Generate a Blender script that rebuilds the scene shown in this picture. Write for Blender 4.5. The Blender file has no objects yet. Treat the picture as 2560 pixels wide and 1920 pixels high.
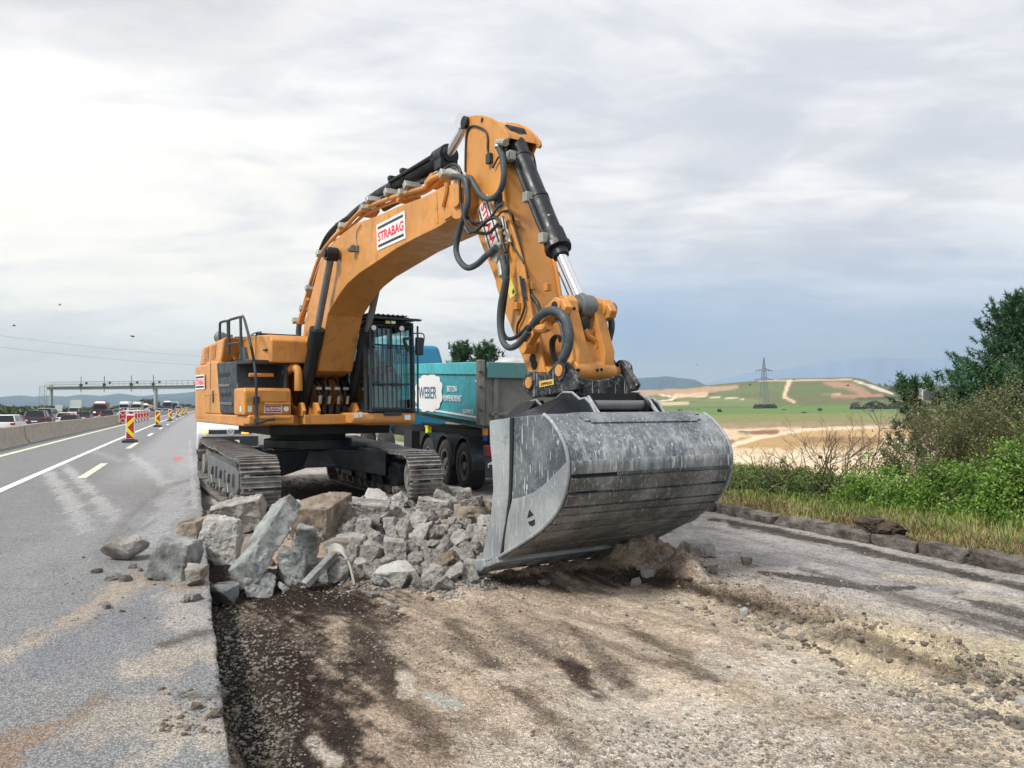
import bpy, bmesh, math, random
import numpy as np
from mathutils import Vector, Matrix, noise
R = math.radians
random.seed(7)
sc = bpy.context.scene
C = sc.collection
# ---------------- camera, world, sun, exposure ----------------
EYE = 1.68
PITCH = math.atan(55/1920)
cam = bpy.data.cameras.new('camera'); co = bpy.data.objects.new('camera', cam); C.objects.link(co)
co.location = (0, 0, EYE); co.rotation_euler = (math.pi/2+PITCH, 0, 0)
cam.sensor_width = 36; cam.lens = 27.0; cam.clip_start = .05; cam.clip_end = 20000
sc.camera = co
SUN_EL, SUN_AZ = R(48), R(-62)      # azimuth from +Y towards +X: negative is left of the view
w = bpy.data.worlds.new('World'); sc.world = w; w.use_nodes = True
def build_world():
    nt = w.node_tree; N = nt.nodes; K = nt.links; N.clear()
    out = N.new('ShaderNodeOutputWorld')
    sky = N.new('ShaderNodeTexSky'); sky.sky_type = 'NISHITA'; sky.sun_disc = False
    sky.sun_elevation = SUN_EL; sky.sun_rotation = SUN_AZ
    b1 = N.new('ShaderNodeBackground'); b1.inputs[1].default_value = .05; K.new(sky.outputs[0], b1.inputs[0])
    tc = N.new('ShaderNodeTexCoord'); sep = N.new('ShaderNodeSeparateXYZ'); K.new(tc.outputs['Generated'], sep.inputs[0])
    def M(op, a, b=None, c=None):
        n = N.new('ShaderNodeMath'); n.operation = op
        for i, q in enumerate((a, b, c)):
            if q is None: continue
            if isinstance(q, (int, float)): n.inputs[i].default_value = q
            else: K.new(q, n.inputs[i])
        return n.outputs[0]
    def MR(v, a, b, c=0., d=1.):
        n = N.new('ShaderNodeMapRange'); n.interpolation_type = 'SMOOTHSTEP'
        K.new(v, n.inputs[0])
        for i, q in enumerate((a, b, c, d)): n.inputs[i+1].default_value = q
        return n.outputs[0]
    x, y, z = sep.outputs
    zz = M('ADD', M('MAXIMUM', z, 0.), .16)
    comb = N.new('ShaderNodeCombineXYZ'); K.new(M('DIVIDE', x, zz), comb.inputs[0]); K.new(M('DIVIDE', y, zz), comb.inputs[1])
    def noi(scale, det, rough, dist, rot=0, sx=1, sy=1, off=0):
        mp = N.new('ShaderNodeMapping'); K.new(comb.outputs[0], mp.inputs[0])
        mp.inputs['Rotation'].default_value = (0, 0, rot); mp.inputs['Scale'].default_value = (sx, sy, 1); mp.inputs['Location'].default_value = (off, off*.7, 0)
        n = N.new('ShaderNodeTexNoise'); K.new(mp.outputs[0], n.inputs[0])
        n.inputs['Scale'].default_value = scale; n.inputs['Detail'].default_value = det
        n.inputs['Roughness'].default_value = rough; n.inputs['Distortion'].default_value = dist
        return n.outputs[0]
    def mix(f, a, b):
        n = N.new('ShaderNodeMix'); n.data_type = 'RGBA'; K.new(f, n.inputs[0])
        for q, i in ((a, 6), (b, 7)):
            if isinstance(q, tuple): n.inputs[i].default_value = q+(1,)
            else: K.new(q, n.inputs[i])
        return n.outputs[2]
    n1 = noi(.42, 6, .5, .5, rot=.5, sx=.9, sy=1.2, off=2.3)
    n2 = noi(1.5, 8, .56, .5, rot=.6, sx=.85, sy=1.3, off=7)
    n4 = noi(4.2, 6, .6, .8, rot=.6, sx=.8, sy=1.4, off=3)
    cl = M('ADD', M('ADD', M('MULTIPLY', n1, .52), M('MULTIPLY', n2, .33)), M('MULTIPLY', n4, .15))
    cf = MR(cl, .40, .58)
    cloud = mix(cf, (.565, .59, .65), (.94, .92, .915))
    # warm bright veil towards the hidden sun (left, mid height)
    wl = M('MULTIPLY', MR(x, .02, -.34), M('MULTIPLY', MR(z, .02, .17), MR(z, .42, .22)))
    cloud = mix(M('MULTIPLY', M('MULTIPLY', wl, .6), MR(n2, .35, .6, .45, 1.)), cloud, (.98, .955, .84))
    # grey bank at the upper left
    tl = M('MULTIPLY', MR(x, -.10, -.42), MR(z, .33, .48))
    cloud = mix(M('MULTIPLY', tl, .6), cloud, (.50, .48, .49))
    # blue grey rain bank low on the right, pale blue low on the left
    n3 = noi(.22, 3, .5, .3, off=11)
    zr = M('ADD', z, M('MULTIPLY', M('SUBTRACT', n3, .5), .22))
    br = M('MULTIPLY', MR(x, -.05, .16), MR(zr, .25, .05))
    cloud = mix(M('MULTIPLY', br, 1.), cloud, (.22, .385, .63))
    bl = M('MULTIPLY', MR(x, .1, -.1), MR(z, .16, .0))
    cloud = mix(M('MULTIPLY', bl, .7), cloud, (.53, .65, .72))
    b2 = N.new('ShaderNodeBackground'); K.new(cloud, b2.inputs[0]); b2.inputs[1].default_value = 1.19
    ad = N.new('ShaderNodeMixShader'); ad.inputs[0].default_value = .93; K.new(b1.outputs[0], ad.inputs[1]); K.new(b2.outputs[0], ad.inputs[2])
    K.new(ad.outputs[0], out.inputs[0])
build_world()
sl = bpy.data.lights.new('sun', 'SUN'); sl.energy = 3.8; sl.angle = R(12); sl.color = (1, .965, .9)
so = bpy.data.objects.new('sun', sl); C.objects.link(so)
sd = Vector((math.sin(SUN_AZ)*math.cos(SUN_EL), math.cos(SUN_AZ)*math.cos(SUN_EL), math.sin(SUN_EL)))
# the bright side of the cloud deck is left of and behind the photographer
SDIR = Vector((-.52, -.42, .74)).normalized()
so.rotation_euler = SDIR.to_track_quat('Z', 'Y').to_euler()
sc.view_settings.view_transform = 'Standard'; sc.view_settings.look = 'None'
sc.view_settings.exposure = .12; sc.view_settings.gamma = 1
sc.render.engine = 'CYCLES'
sc.cycles.max_bounces = 6; sc.cycles.transparent_max_bounces = 12; sc.cycles.volume_bounces = 0

# ---------------- projection helpers (photo pixel -> point on a known plane / on the ground) ----------------
def ray(px, py):
    a = (px-1280)/1920; b = -(py-960)/1920
    return Vector((a, math.cos(PITCH)-b*math.sin(PITCH), math.sin(PITCH)+b*math.cos(PITCH)))
def at_y(px, py, y):
    r = ray(px, py); t = y/r.y
    return Vector((r.x*t, y, EYE+r.z*t))
def ZC(ox, oy, s): return lambda x, y: (ox+x/s, oy+y/s)
Z1 = ZC(0, 940, 4.424); Z2 = ZC(460, 760, 3.072); Z3 = ZC(740, 700, 2.765); Z4 = ZC(740, 420, 3.95)
Z5 = ZC(1100, 260, 3.77); Z6 = ZC(1160, 680, 3.77); Z7 = ZC(1140, 960, 3.072); Z8 = ZC(220, 1180, 2.1686)

# ---------------- object helpers ----------------
def tag(o, label=None, cat=None, group=None, kind=None):
    if label: o['label'] = label
    if cat: o['category'] = cat
    if group: o['group'] = group
    if kind: o['kind'] = kind
    return o
def empty(name, loc=(0, 0, 0), rz=0):
    o = bpy.data.objects.new(name, None); C.objects.link(o); o.location = loc; o.rotation_euler = (0, 0, rz); o.empty_display_size = .1
    return o
def frames(pts):
    pts = [Vector(p) for p in pts]; n = len(pts); out = []; up = None
    for i in range(n):
        d = (pts[min(i+1, n-1)]-pts[max(i-1, 0)])
        if d.length < 1e-9: d = Vector((0, 0, 1))
        d.normalize()
        if up is None:
            up = Vector((0, 0, 1)) if abs(d.z) < .9 else Vector((1, 0, 0))
        a = (up-d*up.dot(d))
        if a.length < 1e-6: a = d.orthogonal()
        a.normalize(); up = a; out.append((pts[i], a, d.cross(a)))
    return out
def spline(pts, k=6):
    pts = [Vector(p) for p in pts]; q = [2*pts[0]-pts[1]]+pts+[2*pts[-1]-pts[-2]]; out = []
    for i in range(1, len(q)-2):
        for j in range(k):
            t = j/k
            out.append(.5*((2*q[i])+(q[i+1]-q[i-1])*t+(2*q[i-1]-5*q[i]+4*q[i+1]-q[i+2])*t*t+(3*q[i]-q[i-1]-3*q[i+1]+q[i+2])*t**3))
    out.append(pts[-1]); return out
class MB:
    def __init__(s): s.v = []; s.f = []; s.M = None; s.k = []
    def add(s, vs, fs):
        n = len(s.v); s.k.append((n, len(s.f)))
        s.v += [tuple(s.M @ Vector(v)) if s.M is not None else tuple(v) for v in vs]
        s.f += [tuple(n+i for i in f) for f in fs]; return s
    def box(s, c, d, rot=None, tap=None):
        x, y, z = d[0]/2, d[1]/2, d[2]/2; tx, ty = tap or (1, 1)
        vs = [Vector((-x, -y, -z)), Vector((x, -y, -z)), Vector((x, y, -z)), Vector((-x, y, -z)),
              Vector((-x*tx, -y*ty, z)), Vector((x*tx, -y*ty, z)), Vector((x*tx, y*ty, z)), Vector((-x*tx, y*ty, z))]
        if rot is not None: vs = [rot @ v for v in vs]
        c = Vector(c)
        return s.add([v+c for v in vs], [(0, 3, 2, 1), (4, 5, 6, 7), (0, 1, 5, 4), (1, 2, 6, 5), (2, 3, 7, 6), (3, 0, 4, 7)])
    def bb(s, a, b):
        return s.box([(a[i]+b[i])/2 for i in range(3)], [abs(b[i]-a[i]) for i in range(3)])
    def hexa(s, p):
        return s.add(p, [(0, 3, 2, 1), (4, 5, 6, 7), (0, 1, 5, 4), (1, 2, 6, 5), (2, 3, 7, 6), (3, 0, 4, 7)])
    def cyl(s, p0, p1, r0, r1=None, n=20):
        p0 = Vector(p0); p1 = Vector(p1); r1 = r0 if r1 is None else r1
        d = (p1-p0).normalized(); a = d.orthogonal().normalized(); b = d.cross(a); vs = []
        for p, r in ((p0, r0), (p1, r1)):
            for i in range(n):
                t = 2*math.pi*i/n; vs.append(p+a*(r*math.cos(t))+b*(r*math.sin(t)))
        return s.add(vs, [tuple(range(n-1, -1, -1)), tuple(range(n, 2*n))]+[(i, (i+1) % n, n+(i+1) % n, n+i) for i in range(n)])
    def ring(s, c, ax, r0, r1, h, n=28):      # an annulus (tube wall) along ax
        c = Vector(c); d = Vector(ax).normalized(); a = d.orthogonal().normalized(); b = d.cross(a); vs = []
        for (r, o) in ((r0, -h/2), (r1, -h/2), (r1, h/2), (r0, h/2)):
            for i in range(n):
                t = 2*math.pi*i/n; vs.append(c+d*o+a*(r*math.cos(t))+b*(r*math.sin(t)))
        fs = []
        for k in range(4):
            for i in range(n):
                fs.append((k*n+i, k*n+(i+1) % n, ((k+1) % 4)*n+(i+1) % n, ((k+1) % 4)*n+i))
        return s.add(vs, fs)
    def tube(s, pts, r, n=10):
        fr = frames(pts); vs = []; rr = r if isinstance(r, (list, tuple)) else [r]*len(fr)
        for (p, a, b), q in zip(fr, rr):
            for i in range(n):
                t = 2*math.pi*i/n; vs.append(p+a*(q*math.cos(t))+b*(q*math.sin(t)))
        m = len(fr); fs = [tuple(range(n-1, -1, -1)), tuple((m-1)*n+i for i in range(n))]
        for k in range(m-1):
            for i in range(n): fs.append((k*n+i, k*n+(i+1) % n, (k+1)*n+(i+1) % n, (k+1)*n+i))
        return s.add(vs, fs)
    def prism(s, prof, v0, v1, ax=1):         # profile in the two other axes, extruded along axis ax
        def P(a, b, v):
            return (a, v, b) if ax == 1 else ((v, a, b) if ax == 0 else (a, b, v))
        n = len(prof); vs = [P(a, b, v0) for a, b in prof]+[P(a, b, v1) for a, b in prof]
        return s.add(vs, [tuple(range(n)), tuple(range(2*n-1, n-1, -1))]+[(i, n+i, n+(i+1) % n, (i+1) % n) for i in range(n)])
    def sphere(s, c, r, n=10, m=7, sc3=(1, 1, 1)):
        c = Vector(c); vs = []; fs = []
        for j in range(m+1):
            ph = math.pi*j/m
            for i in range(n):
                t = 2*math.pi*i/n; vs.append(c+Vector((r*sc3[0]*math.sin(ph)*math.cos(t), r*sc3[1]*math.sin(ph)*math.sin(t), r*sc3[2]*math.cos(ph))))
        for j in range(m):
            for i in range(n): fs.append((j*n+i, (j+1)*n+i, (j+1)*n+(i+1) % n, j*n+(i+1) % n))
        return s.add(vs, fs)
    def build_each(s, name, mat, parent=None, per=1, **kw):      # one object for every `per` shapes
        ks = s.k+[(len(s.v), len(s.f))]; out = []
        for i in range(0, len(s.k), per):
            (v0, f0), (v1, f1) = ks[i], ks[min(i+per, len(s.k))]; q = MB(); q.v = s.v[v0:v1]; q.f = [tuple(j-v0 for j in f) for f in s.f[f0:f1]]; out.append(q.build(name, mat, parent, **kw))
        return out
    def build(s, name, mat, parent=None, bevel=0, ang=35, seg=2, weld=False):
        me = bpy.data.meshes.new(name); me.from_pydata(s.v, [], s.f)
        bm = bmesh.new(); bm.from_mesh(me)
        if weld: bmesh.ops.remove_doubles(bm, verts=bm.verts, dist=1e-5)
        bmesh.ops.recalc_face_normals(bm, faces=bm.faces); bm.to_mesh(me); bm.free()
        return finish(me, name, mat, parent, bevel, ang, seg)
def finish(me, name, mat, parent=None, bevel=0, ang=35, seg=2):
    if mat: me.materials.append(mat)
    if ang:
        me.polygons.foreach_set('use_smooth', [True]*len(me.polygons)); me.set_sharp_from_angle(angle=R(ang))
    o = bpy.data.objects.new(name, me); C.objects.link(o)
    if parent: o.parent = parent
    if bevel:
        m = o.modifiers.new('bevel', 'BEVEL'); m.width = bevel; m.segments = seg; m.limit_method = 'ANGLE'; m.angle_limit = R(32); m.harden_normals = True
    return o
def text(s, mat, tl, xd, yd, W, Hh, name, parent, bold=.02, depth=.004):
    """lettering of width W and height Hh; tl = top-left corner, xd reading direction, yd downwards"""
    cu = bpy.data.curves.new('lettering', 'FONT'); cu.body = s; cu.offset = bold; cu.extrude = .5; cu.resolution_u = 3
    ob = bpy.data.objects.new('lettering', cu); C.objects.link(ob); bpy.context.view_layer.update()
    me = bpy.data.meshes.new_from_object(ob.evaluated_get(bpy.context.evaluated_depsgraph_get()))
    bpy.data.objects.remove(ob); bpy.data.curves.remove(cu)
    co_ = np.array([v.co[:] for v in me.vertices]); mn = co_.min(0); mx = co_.max(0)
    tl = Vector(tl); xd = Vector(xd).normalized(); yd = Vector(yd); yd = yd.normalized(); nn = yd.cross(xd).normalized()
    for v in me.vertices:
        a = (v.co.x-mn[0])/(mx[0]-mn[0]); b = 1-(v.co.y-mn[1])/(mx[1]-mn[1]); c = (v.co.z-mn[2])/(mx[2]-mn[2])
        v.co = tl+xd*(a*W)+yd*(b*Hh)+nn*(depth*c)
    me.name = name
    return finish(me, name, mat, parent, ang=0)

# ---------------- materials ----------------
def srgb(r, g, b, k=1.0):
    def f(c):
        c = c/255.; return ((c/12.92) if c <= .04045 else ((c+.055)/1.055)**2.4)*k
    return (f(r), f(g), f(b))
class NT:
    def __init__(s, name):
        s.m = bpy.data.materials.new(name); s.m.use_nodes = True; s.t = s.m.node_tree; s.N = s.t.nodes; s.K = s.t.links
        s.b = s.N['Principled BSDF']; s.co = s.N.new('ShaderNodeTexCoord').outputs['Object']
    def i(s, n, k, v):
        if isinstance(v, bpy.types.NodeSocket): s.K.new(v, n.inputs[k])
        elif isinstance(v, tuple) and len(v) == 3 and n.inputs[k].type == 'RGBA': n.inputs[k].default_value = v+(1,)
        else: n.inputs[k].default_value = v
    def noise(s, scale, det=4, rough=.55, vec=None, dist=0, out=0):
        n = s.N.new('ShaderNodeTexNoise'); s.i(n, 'Vector', vec or s.co); s.i(n, 'Scale', scale); s.i(n, 'Detail', det); s.i(n, 'Roughness', rough); s.i(n, 'Distortion', dist)
        return n.outputs[out]
    def voro(s, scale, feat='F1', out='Distance', vec=None):
        n = s.N.new('ShaderNodeTexVoronoi'); n.feature = feat; s.i(n, 'Vector', vec or s.co); s.i(n, 'Scale', scale); return n.outputs[out]
    def map(s, sc_=(1, 1, 1), rot=(0, 0, 0), loc=(0, 0, 0), vec=None):
        n = s.N.new('ShaderNodeMapping'); s.i(n, 'Vector', vec or s.co); s.i(n, 'Scale', sc_); s.i(n, 'Rotation', rot); s.i(n, 'Location', loc); return n.outputs[0]
    def mr(s, v, a, b, c=0., d=1.):
        n = s.N.new('ShaderNodeMapRange'); n.interpolation_type = 'SMOOTHSTEP'
        for k, q in enumerate((v, a, b, c, d)): s.i(n, k, q)
        return n.outputs[0]
    def ma(s, op, a, b=0.):
        n = s.N.new('ShaderNodeMath'); n.operation = op; s.i(n, 0, a); s.i(n, 1, b); return n.outputs[0]
    def mix(s, f, a, b, mode='MIX'):
        n = s.N.new('ShaderNodeMix'); n.data_type = 'RGBA'; n.blend_type = mode; s.i(n, 0, f); s.i(n, 6, a); s.i(n, 7, b); return n.outputs[2]
    def bump(s, h, st=.3, dist=.01):
        n = s.N.new('ShaderNodeBump'); s.i(n, 'Strength', st); s.i(n, 'Distance', dist); s.i(n, 'Height', h); s.i(s.b, 'Normal', n.outputs[0])
    def attr(s, name):
        n = s.N.new('ShaderNodeAttribute'); n.attribute_name = name; return n.outputs[0]
    def set(s, **k):
        for q, v in k.items(): s.i(s.b, q.replace('_', ' ').replace('Specular', 'Specular IOR Level'), v)
        return s.m
def paint(name, col, rough=.42, metal=0., dirt=(.20, .16, .12), amt=.5, scale=2.2, bump=.06):
    """worn machine paint: tone drift, dust patches and small chips"""
    t = NT(name)
    c = t.mix(t.mr(t.noise(scale*.6, 3), .3, .75), tuple(q*.86 for q in col), tuple(min(1, q*1.1) for q in col))
    d = t.mr(t.noise(scale*2.1, 9, .66), .50, .74, 0., amt)
    c = t.mix(d, c, dirt)
    vd = t.map((14, 14, 1.6)); st = t.mr(t.noise(1.5, 5, .6, vec=vd), .56, .74, 0., amt*.55)
    c = t.mix(st, c, tuple(q*.55 for q in dirt))
    ch = t.mr(t.noise(36, 3, .7), .70, .73, 0., min(1, amt*1.2))
    c = t.mix(ch, c, (.05, .045, .04))
    t.bump(t.noise(55, 4), bump, .01)
    return t.set(Base_Color=c, Roughness=t.mr(t.noise(7, 4), .3, .7, rough-.08, rough+.22), Metallic=metal)
def plain(name, col, rough=.5, metal=0., var=.12, scale=6, bump=.0, emit=0.):
    t = NT(name)
    c = t.mix(t.noise(scale, 5, .6), tuple(q*(1-var*2) for q in col), tuple(min(1, q*(1+var)) for q in col))
    if bump: t.bump(t.noise(scale*8, 5), bump, .01)
    t.set(Base_Color=c, Roughness=rough, Metallic=metal)
    if emit: t.set(Emission_Color=col, Emission_Strength=emit)
    return t.m
Y = (.60, .262, .058)
M = {}
M['yellow'] = paint('yellow machine paint', Y, .38, dirt=(.19, .105, .045), amt=.62)
M['yellow_pale'] = paint('yellow bodywork paint', (.62, .275, .065), .34, dirt=(.30, .18, .09), amt=.45)
M['black'] = paint('black machine paint', (.004, .007, .012), .42, dirt=(.05, .048, .045), amt=.2)
M['charcoal'] = paint('charcoal panel', (.024, .034, .044), .45, dirt=(.12, .11, .10), amt=.25)
M['rubber'] = paint('black hose rubber', (.014, .017, .02), .5, dirt=(.11, .10, .09), amt=.4, scale=6)
M['hose_grey'] = paint('grey hose sleeve', (.045, .06, .07), .5, dirt=(.20, .20, .19), amt=.45, scale=6)
M['tyre'] = plain('tyre rubber', (.03, .03, .03), .8, bump=.3)
M['chrome'] = plain('chromed rod', (.78, .8, .84), .16, 1., .04)
M['steel'] = paint('dull steel', (.21, .22, .225), .45, .6, dirt=(.16, .13, .1), amt=.6)
M['fitting'] = paint('zinc fitting', (.42, .42, .38), .4, .5, dirt=(.2, .17, .13), amt=.6, scale=9)
M['white'] = plain('white sticker', (.80, .81, .82), .45, 0, .04)
M['car_white'] = plain('white car paint', (.74, .75, .76), .25, 0, .04)
M['red_print'] = plain('red print', (.70, .03, .05), .5, 0, .05)
M['black_print'] = plain('black print', (.03, .03, .035), .5, 0, .05)
M['reflex_yellow'] = plain('reflective yellow', (.85, .80, .01), .45, 0, .05)
M['reflex_red'] = plain('reflective red', (.50, .015, .015), .45, 0, .05)
M['reflex_white'] = plain('reflective white', (.85, .80, .78), .4, 0, .04)
M['lamp'] = plain('lamp glass', (.8, .82, .8), .15, 0, .05)
M['dark'] = plain('dark recess', (.012, .013, .015), .7)
def glassm(name, col, rough=.03, alpha=.45):
    t = NT(name); tr = t.N.new('ShaderNodeBsdfTransparent'); t.i(tr, 'Color', col); gl = t.N.new('ShaderNodeBsdfGlossy'); gl.inputs['Roughness'].default_value = rough
    lw = t.N.new('ShaderNodeLayerWeight'); lw.inputs[0].default_value = .5; mx_ = t.N.new('ShaderNodeMixShader'); t.K.new(t.mr(lw.outputs[1], 0., 1., alpha, .7), mx_.inputs[0]); t.K.new(tr.outputs[0], mx_.inputs[1]); t.K.new(gl.outputs[0], mx_.inputs[2])
    t.K.new(mx_.outputs[0], t.N['Material Output'].inputs[0]); return t.m
M['glass'] = glassm('cab glass', (.76, .95, .95), .03, .07)
M['car_glass'] = plain('car window glass', (.012, .016, .022), .08, 0, .1)
def track_mat():
    t = NT('worn track steel')
    c = t.mix(t.mr(t.noise(5, 8, .7), .35, .7), (.17, .16, .155), (.40, .38, .36))
    c = t.mix(t.mr(t.noise(3.2, 5), .55, .75), c, (.06, .05, .045))
    t.bump(t.noise(60, 5), .35, .01)
    return t.set(Base_Color=c, Roughness=.55, Metallic=.35)
M['track'] = track_mat()
def bucket_mat(name, base, dust, scr=.7, band=False, pale=(.60, .62, .63)):
    """worn steel: soft dust, fine directional scratches, rust and caked soil"""
    t = NT(name)
    c = t.mix(t.mr(t.noise(1.3, 5, .55), .3, .7), tuple(q*.72 for q in base), tuple(q*1.2 for q in base))
    c = t.mix(t.mr(t.noise(2.6, 8, .62), .42, .72, 0., dust), c, (.40, .41, .41))
    c = t.mix(t.mr(t.noise(26, 6, .7), .50, .72, 0., .35), c, (.50, .51, .51))
    sl = t.map((30, 30, 2.2), rot=(0, .12, 0)); c = t.mix(t.mr(t.noise(1., 4, .6, vec=sl), .54, .72, 0., dust*.5), c, (.44, .45, .45))
    for k, (rx, ry, rz, sc_, th) in enumerate(((.5, .3, .2, 52, .715), (-.8, .9, .4, 46, .725), (1.2, -.5, .9, 60, .71), (.1, 1.2, -.4, 40, .735))):
        v = t.map((1, 1, .07), rot=(rx, ry, rz), loc=(k*3.1, 0, k)); c = t.mix(t.mr(t.noise(sc_, 1, .4, vec=v), th, th+.02, 0., scr), c, pale)
    v = t.map((1, 1, .3), rot=(.4, .2, 0)); c = t.mix(t.mr(t.noise(34, 2, .5, vec=v), .70, .72, 0., scr), c, pale)
    if band:
        sep = t.N.new('ShaderNodeSeparateXYZ'); t.K.new(t.co, sep.inputs[0]); z = sep.outputs[2]
        bm_ = t.ma('MULTIPLY', t.mr(z, 1.10, 1.24), t.mr(z, 1.58, 1.34)); st = t.map((16, 16, 3)); n = t.noise(1., 6, .65, vec=st)
        c = t.mix(t.ma('MULTIPLY', bm_, t.mr(n, .44, .66, 0., .6)), c, (.56, .58, .59))
    c = t.mix(t.mr(t.noise(2.1, 8, .75, vec=t.map((1, 1, 1), loc=(4, 2, 9))), .60, .66, 0., .7), c, (.10, .078, .055))
    t.bump(t.ma('ADD', t.noise(40, 6, .6), t.noise(5, 3)), .3, .012)
    return t.set(Base_Color=c, Roughness=t.mr(t.noise(6, 5), .3, .7, .42, .7), Metallic=.2)
M['bucket'] = bucket_mat('scratched bucket steel', (.13, .15, .17), .55, .75, True)
M['bucket_side'] = bucket_mat('slate steel side wall', (.085, .11, .135), .32, .85)
M['bucket_dark'] = bucket_mat('scratched wear strips', (.10, .105, .108), .45, .45)
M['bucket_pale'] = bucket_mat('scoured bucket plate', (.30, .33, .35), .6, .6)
M['coupler'] = bucket_mat('chipped black coupler paint', (.010, .014, .020), .22, .6)
def concrete_mat(name, a, b, dirt, bs=30, bst=.9):
    t = NT(name)
    info = t.N.new('ShaderNodeObjectInfo').outputs['Random']
    vec = t.N.new('ShaderNodeVectorMath'); vec.operation = 'ADD'; t.K.new(t.co, vec.inputs[0])
    cb = t.N.new('ShaderNodeCombineXYZ'); t.K.new(t.ma('MULTIPLY', info, 37.), cb.inputs[0]); t.K.new(cb.outputs[0], vec.inputs[1]); v = vec.outputs[0]
    c = t.mix(t.mr(t.noise(4, 7, .62, vec=v), .3, .7), a, b)
    c = t.mix(t.mr(t.noise(2.4, 6, .65, vec=v), .50, .66, 0., .75), c, dirt)
    sp = t.voro(45, vec=v); c = t.mix(t.mr(sp, .12, .3, .35, 0.), c, tuple(q*.45 for q in a))
    c = t.mix(t.mr(t.noise(70, 4, .7, vec=v), .36, .50, .5, 0.), c, t.mix(1., c, (.45, .44, .42), 'MULTIPLY'))
    t.bump(t.ma('ADD', t.noise(bs, 8, .8, vec=v), t.ma('MULTIPLY', t.noise(6, 4, vec=v), 1.2)), bst, .04)
    return t.set(Base_Color=c, Roughness=.9)
M['concrete'] = concrete_mat('broken concrete', (.25, .24, .225), (.58, .56, .535), (.26, .22, .17))
M['concrete_dark'] = concrete_mat('broken concrete with bitumen', (.22, .235, .235), (.50, .52, .51), (.12, .11, .10))
M['concrete_brown'] = concrete_mat('earthy broken concrete', (.23, .18, .135), (.42, .36, .29), (.13, .09, .06))
M['concrete_white'] = concrete_mat('fresh broken concrete', (.52, .505, .48), (.68, .67, .65), (.36, .31, .26))
M['kerb'] = concrete_mat('grimy kerbstone', (.07, .06, .05), (.26, .235, .21), (.045, .035, .028))
M['barrier'] = concrete_mat('barrier concrete', (.36, .32, .26), (.45, .40, .33), (.30, .25, .20), 18, .25)
# ---------------- numpy noise ----------------
def _h(ix, iy, seed):
    n = (ix.astype(np.int64)*374761393+iy.astype(np.int64)*668265263+seed*1274126177) & 0x7fffffff
    n = ((n ^ (n >> 13))*1274126177) & 0x7fffffff
    return ((n ^ (n >> 16)) & 0xffff)/65535.
def vn(x, y, seed=0):
    ix = np.floor(x); iy = np.floor(y); fx = x-ix; fy = y-iy; fx = fx*fx*(3-2*fx); fy = fy*fy*(3-2*fy)
    a = _h(ix, iy, seed); b = _h(ix+1, iy, seed); c = _h(ix, iy+1, seed); d = _h(ix+1, iy+1, seed)
    return (a*(1-fx)+b*fx)*(1-fy)+(c*(1-fx)+d*fx)*fy
def fbm(x, y, oct=5, seed=0, gain=.5):
    x = np.asarray(x, float); y = np.asarray(y, float); s = 0; a = 1; t = 0
    for k in range(oct):
        s = s+a*vn(x*2**k+k*17.3, y*2**k-k*9.1, seed+k); t += a; a *= gain
    return s/t-.5
def sst(a, b, x):
    t = np.clip((x-a)/(b-a), 0, 1); return t*t*(3-2*t)
# ---------------- road frame: s along the motorway, t across it (right positive) ----------------
AL = math.atan(.4177); SA, CA = math.sin(AL), math.cos(AL); KC = 8e-5
def to_st(x, y):
    s = -x*SA+y*CA; t = x*CA+y*SA; return s, t-KC*np.clip(s, 0, None)**2
def to_xy(s, t):
    t = t+KC*np.clip(s, 0, None)**2; return -s*SA+t*CA, s*CA+t*SA
ROADZ = .2; SLAB_T = .15; KERB_T = 7.4
def KT(s): return KERB_T+1.9*sst(12.0, 14.0, np.asarray(s, float))
def z_floor(s, t):
    x = -s*SA+t*CA; y = s*CA+t*SA
    z = .03*fbm(s*.8, t*1.6, 4, 3)+.022*fbm(s*6, t*7, 4, 9)
    nr = fbm(s*5, t*5, 5, 21)
    tc = 4.27+.12*np.sin(s*1.7)+.09*np.sin(s*4.1+1)+.25*fbm(s*1.5, s*0, 4, 41)
    ridge = np.exp(-((t-tc)/.27)**2)*sst(2.2, 3.4, s)*(1-sst(8.5, 9.6, s))
    z = z+ridge*(.17+.30*nr+.05*np.sin(s*2.3))
    spur = np.exp(-((x-2.75)/.45)**2-((y-6.1)/.28)**2); z = z+spur*(.07+.12*nr)
    def g(cx, cy, sx, sy, h): return h*np.exp(-((x-cx)/sx)**2-((y-cy)/sy)**2)
    z = z+g(1.45, 7.85, .95, .42, .10)*(1+2.2*nr)+g(.5, 7.55, .9, .3, .10)*(1+2*nr)
    z = z+(g(-1.0, 9.7, .95, .75, .36)+g(-2.3, 9.5, .7, .8, .28)+g(-.35, 9.2, .5, .8, .24))*(1+.5*nr)
    z = z+g(-1.7, 7.3, 1.3, .35, .07)*(1+3*nr)
    z = z+.045*sst(4.4, 4.8, t)*(1-sst(10.5, 13, s))-.08*sst(12, 14, s)*sst(3.6, 4.6, t)-.05*(1-sst(.2, .9, t))
    # scraped furrows running with the bucket stroke
    q = (x-1.0)*.86+(y-6.)*.5
    z = z+.028*np.sin(q*7+3*fbm(x, y, 3, 5))*sst(2.0, 3.2, s)*(1-sst(7, 8, s))*sst(.8, 1.6, t)*(1-sst(3.6, 4., t))
    return z
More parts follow.
